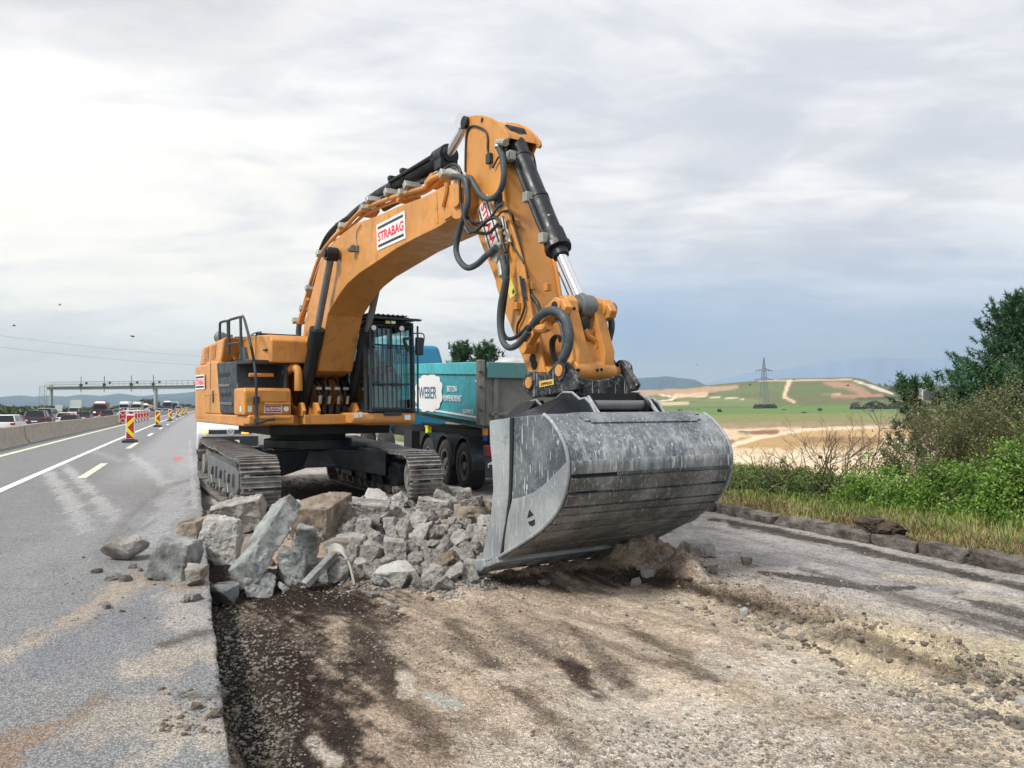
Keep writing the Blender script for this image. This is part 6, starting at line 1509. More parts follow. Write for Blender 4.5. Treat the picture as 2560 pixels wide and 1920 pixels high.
# ---------------- cars (local: y forward, rear towards -y) ----------------
CP = {}
def carpaint(nm, c):
    if nm not in CP: CP[nm] = plain(nm+' car paint', c, .28, 0, .04)
    return CP[nm]
def car(name, label, px, d, col, kind='hatch', face=0, zg=-.62, lit=False, group=None, rz=None):
    x = (px-1280)/1920*d; s_, t_ = to_st(np.array(x), np.array(float(d))); rot = road_dir(float(s_))+(math.pi if face else 0)+(rz or 0)
    e = empty(name, (x, d, zg), rot); tag(e, label, 'car', group)
    L, W, H_, belt, hood = {'hatch': (4.3, 1.80, 1.47, .92, .95), 'estate': (4.8, 1.85, 1.47, .94, 1.2), 'suv': (4.6, 1.9, 1.68, 1.08, 1.05), 'van': (5.2, 1.98, 1.98, 1.18, .9)}[kind]
    st = [(-L/2, .42, .70, .80), (-L/2+.06, .28, belt-.02, .94), (-L*.30, .22, belt+.04, 1), (0, .20, belt, 1), (L/2-hood, .20, belt-.02, 1), (L/2-.25, .24, belt-.18, .93), (L/2, .40, belt-.34, .80)]
    m = MB(); vs = []
    for y, zb_, zt_, k in st:
        w_ = W/2*k
        vs += [(-w_*.94, y, zb_), (-w_, y, (zb_+zt_)/2), (-w_*.93, y, zt_), (w_*.93, y, zt_), (w_, y, (zb_+zt_)/2), (w_*.94, y, zb_)]
    n = len(st); fs = [tuple(range(6)), tuple(range((n-1)*6+5, (n-1)*6-1, -1))]
    for i in range(n-1):
        for k in range(6): a = i*6+k; b = i*6+(k+1) % 6; fs.append((a, b, b+6, a+6))
    m.add(vs, fs); bd = m.build('body', col, e, bevel=.05, ang=50)
    yr, yf = (-L/2+.10, L/2-hood-.05); rr, rf = (yr+(.30 if kind != 'van' else .1), yf-.75)
    m = MB(); g = W/2*.90; h = W/2*.72
    m.hexa([(-g, yr, belt-.03), (g, yr, belt-.03), (g, yf, belt-.03), (-g, yf, belt-.03), (-h, rr, H_-.05), (h, rr, H_-.05), (h, rf, H_-.05), (-h, rf, H_-.05)]); m.build('windows', M['car_glass'], e, bevel=.04)
    m = MB(); m.hexa([(-h-.03, rr-.06, H_-.06), (h+.03, rr-.06, H_-.06), (h+.03, rf+.05, H_-.07), (-h-.03, rf+.05, H_-.07), (-h*.9, rr+.04, H_), (h*.9, rr+.04, H_), (h*.9, rf-.1, H_), (-h*.9, rf-.1, H_)])
    for s1 in (-1, 1):
        for (ya, yb) in ((rr, yr), (rf, yf), (rr*.45+rf*.1, (yr+yf)*.5-.5)): m.tube([(s1*(h+.015), ya, H_-.06), (s1*(g+.015), yb, belt)], .035, 5)
    m.build('roof', col, e, bevel=.03)
    for yy in (-L*.31, L*.31):
        for s1 in (-1, 1): wheel(e, (s1*(W/2-.11), yy, .32), .32, .21, ax=(1, 0, 0), lug=5, out=s1)
    for s1 in (-1, 1):
        m = MB(); m.box((s1*W*.38, -L/2+.02, belt-.16), (W*.17, .10, .16)); m.build('tail_lamp', M['tail_red'], e, bevel=.02)
        m = MB(); m.box((s1*W*.36, L/2-.06, belt-.33), (W*.2, .14, .13)); m.build('headlight', M['amber_lit'] if False else M['lamp'], e, bevel=.02)
        m = MB(); m.box((s1*(W/2+.08), yf-.35, belt+.05), (.18, .1, .13)); m.build('mirror', col, e, bevel=.02)
    m = MB(); m.box((0, -L/2-.01, .62), (.52, .03, .12)); m.build('number_plate', M['white'], e); m = MB(); m.box((0, L/2, .50), (.52, .03, .12)); m.build('number_plate', M['white'], e)
    m = MB(); m.box((0, L/2-.02, .48), (W*.5, .06, .14)); m.box((0, -L/2+.02, .36), (W*.8, .08, .14)); m.build('bumper_trim', M['charcoal'], e)
    return e
Wh = carpaint('white', (.72, .73, .74)); Sv = carpaint('silver grey', (.30, .32, .34)); Pl = carpaint('plum', (.055, .035, .055)); Bk = carpaint('black', (.03, .03, .035)); Rd = carpaint('wine red', (.16, .02, .03)); Gy = carpaint('mid grey', (.13, .14, .15))
CG = 'cars on the opposite carriageway'
car('passenger_car', 'white estate car at the left edge of the photo, seen from behind', 24, 60, Wh, 'estate', zg=-.46, group=CG)
car('passenger_car', 'plum coloured SUV behind the white estate at the left', 98, 78, Pl, 'suv', zg=-.46, group=CG)
car('passenger_car', 'silver grey van-like SUV just beyond the plum SUV', 121, 100, Sv, 'van', zg=-.6, group=CG)
car('passenger_car', 'white car with wine red car in front, left of the dark hatchback', 168, 92, Wh, 'hatch', zg=-.55, group=CG)
car('passenger_car', 'wine red car right in front of a white car', 181, 84, Rd, 'hatch', zg=-.72, group=CG)
car('passenger_car', 'small pale van beyond the white and wine red cars', 190, 150, Wh, 'van', zg=-.6, group=CG)
car('passenger_car', 'dark hatchback just left of the red tipper lorry', 214, 104, Pl, 'hatch', zg=-.5, group=CG)
car('passenger_car', 'black hatchback just right of the red tipper lorry', 272, 120, Bk, 'suv', zg=-.62, group=CG)
car('passenger_car', 'silver car between the black hatchback and the red and white panels', 298, 135, Sv, 'suv', face=1, zg=-.5, group=CG)
car('passenger_car', 'pale car partly behind the black hatchback', 286, 165, Wh, 'hatch', face=1, group=CG)
car('passenger_car', 'white car above the red and white barrier panels', 336, 150, Wh, 'suv', zg=-.5, group=CG)
car('passenger_car', 'wine red car above the right end of the barrier panels', 354, 165, Rd, 'hatch', zg=-.4, group=CG)
car('passenger_car', 'white car with dark windows left of the speed sign', 367, 172, Wh, 'hatch', zg=-.5, group=CG)
car('passenger_car', 'dark red car next to the speed sign', 378, 185, Rd, 'hatch', zg=-.5, group=CG)
car('passenger_car', 'white car just right of the second gantry post', 397, 200, Wh, 'hatch', zg=-.4, group=CG)
car('passenger_car', 'white car in front of the dark blue coach', 416, 205, Wh, 'hatch', zg=-.4, group=CG)
car('passenger_car', 'distant white car near the excavator tail', 447, 230, Wh, 'van', zg=-.3, group=CG)
car('passenger_car', 'distant grey car near the excavator tail, right of a white one', 456, 240, Gy, 'hatch', zg=-.2, group=CG)
car('passenger_car', 'farthest white car beside the excavator tail', 467, 250, Wh, 'hatch', zg=-.2, group=CG)
# lorries facing the camera
def lorry(name, label, px, d, col, kind, zg=-.6, hcab=3.1, roofc=None, box=None, hbox=3.9):
    x = (px-1280)/1920*d; s_, t_ = to_st(np.array(x), np.array(float(d))); e = empty(name, (x, d, zg), road_dir(float(s_))+math.pi+R(2)); tag(e, label, 'truck')
    m = MB(); m.bb((-1.22, -2.2, .55), (1.22, 0, hcab)); cbn = m.build('driver_cab', col, e, bevel=.1, seg=3)
    m = MB(); m.hexa([(-1.1, -2.0, hcab), (1.1, -2.0, hcab), (1.15, -.15, hcab), (-1.15, -.15, hcab), (-.9, -1.9, hcab+.45), (.9, -1.9, hcab+.45), (.8, -.7, hcab+.35), (-.8, -.7, hcab+.35)]); m.build('roof_deflector', roofc or col, cbn, bevel=.06)
    m = MB(); m.bb((-1.12, -.02, hcab-1.25), (1.12, .03, hcab-.35)); m.bb((-1.24, -1.2, hcab-1.2), (1.24, -.2, hcab-.5)); m.build('windscreen', M['car_glass'], cbn, bevel=.03)
    m = MB(); m.bb((-.75, -.02, 1.0), (.75, .05, 1.6)); m.bb((-1.2, -.02, .45), (1.2, .06, .7)); m.build('grille', M['charcoal'], cbn, bevel=.02)
    for s1 in (-1, 1):
        m = MB(); m.box((s1*.95, .05, .85), (.4, .06, .22)); m.build('headlight', plain('lit headlight', (1, .85, .6), .3, emit=1.5) if kind == 'tipper' else M['lamp'], cbn)
        m = MB(); m.box((s1*1.38, .05, hcab-.9), (.2, .12, .75)); m.build('mirror', M['charcoal'], cbn, bevel=.03)
        for yy in (-1.2, -5, -6.3): wheel(e, (s1*1.05, yy, .5), .5, .32, ax=(1, 0, 0), out=s1)
    m = MB()
    if kind == 'box': m.bb((-1.27, -11, 1.1), (1.27, -2.6, hbox)); m.build('box_body', box or M['car_white'], e, bevel=.04)
    elif kind == 'tipper':
        m.bb((-1.25, -8, 1.2), (1.25, -2.5, 2.9)); m.bb((-1.3, -8, 2.8), (1.3, -2.45, 2.95)); m.bb((-1.0, -2.5, 1.2), (1.0, -2.35, 3.3)); m.build('tipper_body', col, e, bevel=.03)
    elif kind == 'coach': m.bb((-1.25, -11, .5), (1.25, -2.1, hcab+.1)); m.build('coach_body', col, e, bevel=.08)
    m = MB(); m.bb((-.5, -9, .6), (.5, -.5, 1.1)); m.build('chassis', M['dark'], e)
    return e
lorry('red_tipper_lorry', 'wine red tipper lorry with white roof and lit headlights facing the camera', 249.5, 163, carpaint('lorry red', (.25, .02, .03)), 'tipper', zg=-.5, hcab=2.75, roofc=Wh)
lorry('white_lorry', 'white box lorry, the left one of the two side by side behind the cars', 310, 222, Wh, 'box', zg=-.5, hcab=3.0, hbox=3.6)
lorry('white_lorry', 'cream white box lorry, the right one of the two side by side behind the cars', 341.5, 230, carpaint('cream', (.66, .66, .58)), 'box', zg=-.5, hcab=3.0, box=carpaint('pale green grey', (.45, .50, .47)), hbox=3.5)
lorry('delivery_van', 'small white delivery lorry between the cream lorry and the speed sign', 361.5, 300, Wh, 'box', zg=-.3, hcab=2.6, hbox=2.8)
lorry('coach', 'dark blue windowed lorry right of the gantry post', 418, 262, carpaint('deep blue', (.03, .05, .10)), 'coach', zg=-.3, hcab=3.3, roofc=Wh)
lorry('dark_lorry', 'black fronted lorry right beside the dark blue one', 435, 285, Bk, 'box', zg=-.3, hcab=2.9, box=Wh, hbox=3.7)
# ---------------- white van with flashing lights behind the crawler ----------------
vx = (571-1280)/1920*25.5; vw = empty('warning_van', (vx, 25.5, .04), math.radians(22)); tag(vw, 'white van with amber flashing lights, facing the camera behind the left crawler track', 'van')
m = MB(); W_ = .95   # local: -y is the front
m.prism([(-2.3, .45), (-2.35, .80), (-2.25, 1.02), (-1.3, 1.22), (-.55, 1.85), (-.3, 1.93), (2.3, 1.93), (2.4, 1.2), (2.4, .35), (-2.2, .30)], -W_, W_, ax=0)
vb = m.build('body', M['car_white'], vw, bevel=.07, seg=3)
m = MB(); m.hexa([(-.82, -1.27, 1.25), (.82, -1.27, 1.25), (.82, -1.25, 1.24), (-.82, -1.25, 1.24), (-.75, -.62, 1.82), (.75, -.62, 1.82), (.75, -.58, 1.80), (-.75, -.58, 1.80)]); m.build('windscreen', M['car_glass'], vb)
m = MB(); m.bb((-.62, -2.372, .80), (.62, -2.33, .92)); m.bb((-.8, -2.36, .42), (.8, -2.3, .72)); m.build('grille', M['charcoal'], vb, bevel=.01)
for s_ in (-1, 1):
    m = MB(); m.hexa([(s_*.60, -2.365, .76), (s_*.93, -2.30, .76), (s_*.93, -2.2, .76), (s_*.60, -2.2, .76), (s_*.60, -2.345, .97), (s_*.93, -2.26, 1.0), (s_*.93, -2.15, 1.0), (s_*.60, -2.2, .97)]); hl = m.build('headlight', M['lamp'], vb, bevel=.015)
    m = MB(); m.sphere((s_*.70, -2.37, .87), .055, sc3=(1.3, .5, .9)); m.build('bulb', plain('warm lit bulb', (1, .50, .12), .3, emit=1.8), hl)
m = MB(); m.box((.42, -2.38, .84), (.22, .03, .09)); m.build('flashing_lamp', M['amber_lit'], vb, bevel=.02)
m = MB(); m.ring((0, -2.385, .86), (0, 1, 0), .085, .105, .02, 28)
for a, b in (((-.055, .93), (-.02, .86)), ((-.02, .86), (0, .90)), ((0, .90), (.02, .86)), ((.02, .86), (.055, .93)), ((-.075, .88), (-.035, .785)), ((-.035, .785), (0, .85)), ((0, .85), (.035, .785)), ((.035, .785), (.075, .88))): m.tube([(a[0], -2.385, a[1]), (b[0], -2.385, b[1])], .009, 5)
m.build('front_emblem', plain('chromed emblem', (.8, .8, .82), .3), vb)
m = MB(); m.bb((-.26, -2.39, .5), (.26, -2.36, .61)); m.build('number_plate', M['white'], vb)
for yy in (-1.45, 1.5):
    for s_ in (-1, 1): wheel(vw, (s_*.84, yy, .33), .33, .22, ax=(1, 0, 0), lug=5, out=s_)
# ---------------- pylon, wires, tower block, birds ----------------
pd = 560.; pxx = (1910.5-1280)/1920*pd; py = empty('electricity_pylon', (pxx, pd, -.2), R(12)); tag(py, 'blue grey lattice electricity pylon in the green field', 'pylon')
HP = (1020-895)/1920*pd*1.0+1; m = MB(); base_w = 2.6
def pw(z): return base_w*(1-z/HP*.78) if z < HP*.66 else base_w*(1-.515)*(1-(z-HP*.66)/(HP*.34)*.9)
zs = [HP*q for q in (0, .12, .23, .33, .42, .50, .57, .64, .70, .76, .82, .88, .94, 1)]
for sx in (-1, 1):
    for sy in (-1, 1): m.tube([(sx*pw(z), sy*pw(z), z) for z in zs], .20, 4)
for a, b in zip(zs, zs[1:]):
    for s_ in (-1, 1):
        m.tube([(-pw(a), s_*pw(a), a), (pw(b), s_*pw(b), b)], .10, 3); m.tube([(pw(a), s_*pw(a), a), (-pw(b), s_*pw(b), b)], .10, 3); m.tube([(s_*pw(a), -pw(a), a), (s_*pw(b), pw(b), b)], .10, 3)
m.build('mast', plain('pylon steel', (.10, .17, .20), .6), py)
for z, l in ((HP*.56, 7.6), (HP*.74, 6.8)):
    m = MB()
    for y in (-.8, .8): m.tube([(-l, 0, z), (-1, y, z+1.4), (1, y, z+1.4), (l, 0, z)], .14, 4); m.tube([(-l, 0, z), (-1, y, z), (1, y, z), (l, 0, z)], .16, 4)
    for x in (-l*.95, -l*.5, l*.5, l*.95): m.tube([(x, 0, z), (x, 0, z-1.6)], .14, 4)
    m.build('cross_arm', plain('pylon steel', (.10, .17, .20), .6), py)
M['wire'] = plain('overhead cable', (.30, .32, .36), .6)
for i, (a, b, lab) in enumerate([((-200, 812), (700, 900), 'upper overhead power cable crossing the sky at the left'), ((-200, 843), (700, 920), 'lower overhead power cable crossing the sky at the left')]):
    p = at_y(a[0], a[1], 330); q = at_y(b[0], b[1], 520); P = [p.lerp(q, k/20)+Vector((0, 0, -3*math.sin(math.pi*k/20))) for k in range(21)]; m = MB(); m.tube(P, .055, 4); tag(m.build('power_cable', M['wire']), lab, 'cable')
for i, (px, py_, d, lab) in enumerate([(332, 841, 60, 'small dark red bird over the engine housing'), (150, 762, 90, 'tiny pale bird high above the gantry'), (35, 814, 80, 'tiny dark bird at the left edge'), (1742, 912, 90, 'small dark bird over the brown mound')]):
    p = at_y(px, py_, d); m = MB(); m.sphere((0, 0, 0), .10, sc3=(1.6, .6, .6)); m.add([(-.08, 0, 0), (.08, 0, 0), (-.05, .32, .12), (.08, 0, 0), (-.08, 0, 0), (-.05, -.32, .12)], [(0, 1, 2), (3, 4, 5)]); o = m.build('bird', plain('bird plumage', (.08, .04, .04), .8)); o.location = p; o.rotation_euler = (0, 0, .4*i); tag(o, lab, 'bird')
p = at_y(2294, 975, 900); e = empty('white_building', (p.x, p.y, 4), R(10)); tag(e, 'small white block building in front of the far wood', 'building')
m = MB(); m.bb((-4, -4, -4), (4, 4, 22)); m.bb((-11, -4, -4), (-4, 4, 12)); m.build('wall', M['car_white'], e); m = MB()
for k in range(3):
    for j in range(2): m.bb((-2.5+j*3, -4.05, 4+k*5), (-.9+j*3, -4.0, 6.5+k*5))
m.build('window', M['car_glass'], e)

# =====================================================================
# ROCKS
# =====================================================================
def rock_mesh(seed, dims, cuts=18, rough=.06, sub=2, boxy=.5):
    rnd = random.Random(seed); bm = bmesh.new()
    for _ in range(cuts):
        v = Vector([rnd.gauss(0, 1) for _ in range(3)]).normalized(); mx_ = max(abs(c) for c in v); v = v.lerp(v/mx_*.62, boxy)*rnd.uniform(.82, 1.05)
        bm.verts.new((v.x, v.y, v.z))
    r = bmesh.ops.convex_hull(bm, input=bm.verts); bmesh.ops.delete(bm, geom=[g for g in r['geom_interior'] if isinstance(g, bmesh.types.BMVert)], context='VERTS')
    bmesh.ops.bevel(bm, geom=list(bm.edges), offset=.045, segments=1, affect='EDGES', clamp_overlap=True)
    bmesh.ops.triangulate(bm, faces=bm.faces)
    if sub: bmesh.ops.subdivide_edges(bm, edges=bm.edges, cuts=sub, use_grid_fill=True)
    bm.normal_update(); off = Vector((seed*3.7, seed*1.3, 0))
    for v in bm.verts:
        n_ = noise.fractal(v.co*2.6+off, 1, 2, 4)*rough+noise.noise(v.co*9+off)*rough*.45; v.co += v.normal*n_
    mx_ = [max(abs(v.co[i]) for v in bm.verts) for i in range(3)]
    for v in bm.verts: v.co = Vector((v.co.x/mx_[0]*dims[0]/2, v.co.y/mx_[1]*dims[1]/2, v.co.z/mx_[2]*dims[2]/2))
    bmesh.ops.recalc_face_normals(bm, faces=bm.faces)
    me = bpy.data.meshes.new('rock'); bm.to_mesh(me); bm.free(); me.polygons.foreach_set('use_smooth', [True]*len(me.polygons)); me.set_sharp_from_angle(angle=R(28)); return me
def block_mesh(seed, dims, jit=.16, rough=.035, ncut=3):
    """angular broken piece: a skewed box with planes knocked off and rough fracture faces"""
    rnd = random.Random(seed); bm = bmesh.new(); bmesh.ops.create_cube(bm, size=1); dims = Vector(dims)
    for v in bm.verts: v.co += Vector([rnd.uniform(-jit, jit) for _ in range(3)])
    for _ in range(ncut):
        n_ = Vector([rnd.gauss(0, 1) for _ in range(3)]).normalized(); r = bmesh.ops.bisect_plane(bm, geom=bm.verts[:]+bm.edges[:]+bm.faces[:], plane_co=n_*rnd.uniform(.42, .60), plane_no=n_, clear_outer=True)
        bmesh.ops.contextual_create(bm, geom=[g for g in r['geom_cut'] if isinstance(g, bmesh.types.BMEdge)])
    for v in bm.verts: v.co = Vector((v.co.x*dims.x, v.co.y*dims.y, v.co.z*dims.z))
    sz = (dims.x*dims.y*dims.z)**(1/3)
    bmesh.ops.bevel(bm, geom=list(bm.edges), offset=.025*sz, segments=1, affect='EDGES', clamp_overlap=True)
    bmesh.ops.triangulate(bm, faces=bm.faces); lim = max(sz/13, max(dims)/26)
    for _ in range(5):
        long = [e for e in bm.edges if e.calc_length() > lim]
        if not long: break
        bmesh.ops.subdivide_edges(bm, edges=long, cuts=1); bmesh.ops.triangulate(bm, faces=bm.faces)
    bm.normal_update(); off = Vector((seed*3.7, seed*1.3, 0))
    for v in bm.verts:
        q = v.co/sz; v.co += v.normal*sz*(noise.fractal(q*3.2+off, 1, 2, 4)*rough*1.6+abs(noise.noise(q*8+off))*rough*.9+noise.noise(q*20+off)*rough*.5)
    bmesh.ops.recalc_face_normals(bm, faces=bm.faces); me = bpy.data.meshes.new('block'); bm.to_mesh(me); bm.free(); me.polygons.foreach_set('use_smooth', [True]*len(me.polygons)); me.set_sharp_from_angle(angle=R(24)); return me
BIG = [  # name, label, x0,y0,x1,y1 (photo box), depth factor, rotation(x,y,z), material, boxy
 ('concrete_lump', 'lone grey concrete lump lying on the carriageway, left of all the others', 257, 1341, 379, 1408, .8, (0, 6, 20), 'concrete', .3),
 ('concrete_block', 'grey green block with dark bituminous front at the left end of the slab pile', 384, 1352, 505, 1452, .9, (0, 0, -14), 'concrete_dark', .85),
 ('concrete_slab', 'large pale pitted slab tilted on edge behind the grey green block', 506, 1292, 606, 1415, .75, (0, 24, 10), 'concrete_white', .55),
 ('concrete_block', 'sandy brown block between the pitted slab and the road edge', 448, 1300, 520, 1358, .9, (0, -12, 0), 'concrete_brown', .7),
 ('concrete_slab', 'thick tan slab on top of the left pile, in front of the crawler track', 545, 1250, 668, 1340, 1.0, (10, -30, 20), 'concrete', .9),
 ('concrete_slab', 'slab with soil covered top leaning right of the long diagonal slab', 738, 1252, 858, 1345, 1.0, (30, 14, -25), 'concrete_brown', .9),
 ('concrete_block', 'dark upright block right below the soil topped slab', 690, 1370, 770, 1465, .8, (0, 14, 10), 'concrete_dark', .6),
 ('concrete_block', 'grey wedge leaning between the diagonal slab and the corrugated strip', 735, 1320, 800, 1420, .8, (0, 30, 10), 'concrete_dark', .8),
 ('concrete_block', 'pointed white block crowning the middle of the rubble heap', 905, 1220, 981, 1290, .9, (0, 0, 10), 'concrete_white', .15),
 ('concrete_slab', 'flat pale slab under the pointed white block', 855, 1257, 978, 1312, 1.1, (0, 4, 10), 'concrete', .75),
 ('concrete_slab', 'flat beige slab above the corrugated strip', 819, 1347, 915, 1390, 1.1, (0, 5, 0), 'concrete', .75),
 ('concrete_lump', 'big white lump at the front foot of the rubble heap', 935, 1408, 1060, 1470, .8, (0, -8, 0), 'concrete_white', .3),
 ('concrete_lump', 'blue grey lump in the trench below the slab edge', 527, 1460, 620, 1522, 1., (0, 5, 0), 'concrete_dark', .3),
 ('concrete_lump', 'dark boxy lump in the trench below the diagonal slab', 628, 1438, 690, 1498, 1., (0, 0, 20), 'concrete_dark', .6),
 ('concrete_lump', 'grey lump on the sawn road corner beside the trench', 471, 1421, 522, 1468, 1., (0, 0, 10), 'concrete', .5),
 ('concrete_lump', 'pale block with smooth back behind the ribbed strip', 822, 1400, 880, 1458, .9, (0, 15, 0), 'concrete', .6),
 ('concrete_lump', 'rounded grey block in the middle of the heap above the big white lump', 964, 1350, 1014, 1408, .9, (0, 0, 30), 'concrete', .4),
 ('concrete_lump', 'beige block left of the rounded one in the heap', 908, 1360, 962, 1402, .9, (0, 8, 0), 'concrete', .5),
 ('concrete_lump', 'tall narrow pale block in the left part of the heap', 886, 1300, 925, 1362, .9, (0, 12, 0), 'concrete', .4),
 ('concrete_lump', 'upright pale block under the flat slab of the heap', 960, 1294, 1000, 1345, .9, (0, -10, 0), 'concrete', .5),
 ('concrete_lump', 'pale grey block at the top right of the heap near the truck wheel', 1122, 1226, 1182, 1256, 1., (0, 6, 0), 'concrete', .5),
 ('concrete_lump', 'blocky pale stone at the right end of the heap beside the bucket', 1182, 1318, 1222, 1385, .9, (0, 5, 0), 'concrete_white', .5),
 ('concrete_slab', 'broad grey slab on top of the heap between crawler and truck', 1040, 1250, 1125, 1295, 1.1, (0, 3, 0), 'concrete', .8),
 ('concrete_slab', 'sandy brown slab covering the right top of the heap', 1120, 1258, 1245, 1312, 1.2, (14, 8, 0), 'concrete_brown', .3),
 ('concrete_slab', 'pale slab piece behind the bucket on the old pavement', 1700, 1358, 1782, 1390, .8, (0, 0, 10), 'concrete', .9),
 ('concrete_lump', 'white stone at the foot of the soil ridge', 1845, 1520, 1866, 1545, .9, (0, 0, 0), 'concrete_white', .2),
 ('concrete_lump', 'small dark stone on the old pavement right of the bucket', 1852, 1396, 1876, 1416, .9, (0, 0, 0), 'concrete_brown', .4),
 ('concrete_lump', 'white stone at the right edge of the photo on the soil', 2525, 1742, 2562, 1772, .9, (0, 0, 0), 'concrete_white', .3),
]
for i, (nm, lab, x0, y0, x1, y1, dep, rot, mt, bx) in enumerate(BIG):
    g = GP((x0+x1)/2, y1-3); d = g.y; w_ = (x1-x0)/1920*d; h = (y1-y0)/1920*d*.98
    me = (block_mesh if bx >= .4 else rock_mesh)(100+i, (w_*.94, w_*dep*.9, h*.94), *((.14, .034, 2 if bx >= .7 else 5) if bx >= .4 else (20, .07, 3, bx))); me.materials.append(M[mt]); o = bpy.data.objects.new(nm, me); C.objects.link(o)
    o.location = (((x0+x1)/2-1280)/1920*(d+w_*dep*.35), g.y+w_*dep*.35, g.z+h*.46); o.rotation_euler = tuple(R(a*.5) for a in rot); tag(o, lab, 'concrete piece', 'broken concrete pieces')
# long diagonal slab
a = at_y(618, 1425, 6.95); b = at_y(712, 1278, 7.75); dr_ = (b-a); L_ = dr_.length
me = block_mesh(55, (L_*1.18, .28, .20), .06, .03, 1); me.materials.append(M['concrete_dark']); o = bpy.data.objects.new('concrete_slab', me); C.objects.link(o); o.location = (a+b)/2
o.rotation_euler = dr_.to_track_quat('X', 'Z').to_euler(); o.rotation_euler.rotate_axis('X', R(-35)); tag(o, 'long dark grey slab leaning diagonally across the middle of the pile', 'concrete piece', 'broken concrete pieces')
# small loose stones with positions read from the photo
SM = [(240, 1432, 20), (278, 1450, 26), (312, 1452, 24), (330, 1420, 22), (352, 1428, 14), (268, 1520, 22), (480, 1500, 30), (462, 1505, 18), (384, 1462, 10), (306, 1530, 10), (208, 1395, 6), (500, 1498, 18), (490, 1772, 22), (540, 1790, 28), (555, 1740, 26), (1075, 1500, 14), (935, 1492, 24), (985, 1522, 18), (1310, 1498, 10), (1568, 1540, 12), (1300, 1530, 8), (1960, 1570, 14), (2085, 1610, 14), (1780, 1430, 24), (1830, 1440, 14), (1620, 1438, 28), (1590, 1460, 22), (1690, 1420, 20), (1650, 1400, 24), (1605, 1422, 20), (1720, 1450, 16), (2480, 1590, 12), (2440, 1750, 16), (2390, 1705, 16), (2375, 1708, 12), (760, 1470, 12), (1360, 1460, 18), (1480, 1476, 14), (570, 1600, 14), (745, 1590, 10), (780, 1700, 18)]
pool = []
for k in range(16):
    me = block_mesh(300+k, (1, random.uniform(.6, 1.05), random.uniform(.38, .8)), .22, .05, 5) if k % 4 else rock_mesh(300+k, (1, .8, .7), 13, .07, 2, .4); pool.append(me)
pool_m = {}
def pooled(k, mt):
    key = (k, mt)
    if key not in pool_m: me = pool[k].copy(); me.materials.append(M[mt]); pool_m[key] = me
    return pool_m[key]
rr = random.Random(4)
for (px, py_, w_) in SM:
    g = GP(px, py_); sz = w_/1920*g.y*1.1; o = bpy.data.objects.new('loose_stone', pooled(rr.randrange(16), rr.choice(['concrete', 'concrete', 'concrete_brown', 'concrete_white']))); C.objects.link(o)
    o.location = g+Vector((0, 0, sz*.2)); o.scale = (sz, sz, sz*.9); o.rotation_euler = (rr.uniform(-.3, .3), rr.uniform(-.3, .3), rr.uniform(0, 6)); tag(o, 'small loose stone scattered on the ground around the heap and the ridge', 'stone', 'loose stones on the ground')
# the rubble heap, every lump its own object
heap = []
poly = [(850, 1300), (905, 1262), (1000, 1238), (1100, 1240), (1235, 1268), (1225, 1400), (1195, 1445), (1120, 1462), (1062, 1465), (930, 1455), (895, 1400), (855, 1370)]
def inpoly(x, y):
    c = False; j = len(poly)-1
    for i in range(len(poly)):
        xi, yi = poly[i]; xj, yj = poly[j]
        if (yi > y) != (yj > y) and x < (xj-xi)*(y-yi)/(yj-yi)+xi: c = not c
        j = i
    return c
n = 0; att = 0
while n < 290 and att < 5000:
    att += 1; px, py_ = rr.uniform(850, 1240), rr.uniform(1240, 1468)
    if not inpoly(px, py_): continue
    w_ = rr.choice([12, 14, 18, 20, 24, 28, 34, 44]) if n > 60 else rr.uniform(36, 66)
    if any((px-a)**2+((py_-b)*1.3)**2 < ((w_+c)*.30)**2 for a, b, c in heap): continue
    heap.append((px, py_, w_)); g = GP(px, py_+w_*.2); sz = w_/1920*g.y*.95; mt = rr.choice(['concrete']*6+['concrete_white']*2+['concrete_brown'])
    o = bpy.data.objects.new('rubble_lump', pooled(rr.randrange(16), mt)); C.objects.link(o); o.location = g+Vector((0, .02, sz*.22)); o.scale = (sz, sz, sz); o.rotation_euler = (rr.uniform(-.8, .8), rr.uniform(-.8, .8), rr.uniform(0, 6))
    tag(o, 'small broken concrete lump in the crowded heap between the leaning slabs and the bucket', 'concrete lump', 'rubble lumps of the heap'); n += 1
for (px, py_, w_) in [(rr.uniform(640, 900), rr.uniform(1330, 1480), rr.uniform(18, 44)) for _ in range(34)]+[(rr.uniform(560, 760), rr.uniform(1270, 1350), rr.uniform(20, 46)) for _ in range(16)]:
    g = GP(px, py_); sz = w_/1920*g.y; o = bpy.data.objects.new('rubble_lump', pooled(rr.randrange(16), rr.choice(['concrete', 'concrete_dark', 'concrete_brown', 'concrete_white']))); C.objects.link(o)
    o.location = g+Vector((0, .02, sz*.2)); o.scale = (sz, sz, sz*.9); o.rotation_euler = (rr.uniform(-.8, .8), rr.uniform(-.8, .8), rr.uniform(0, 6)); tag(o, 'small broken lump wedged between and under the leaning slabs on the left', 'concrete lump', 'rubble lumps under the slabs')
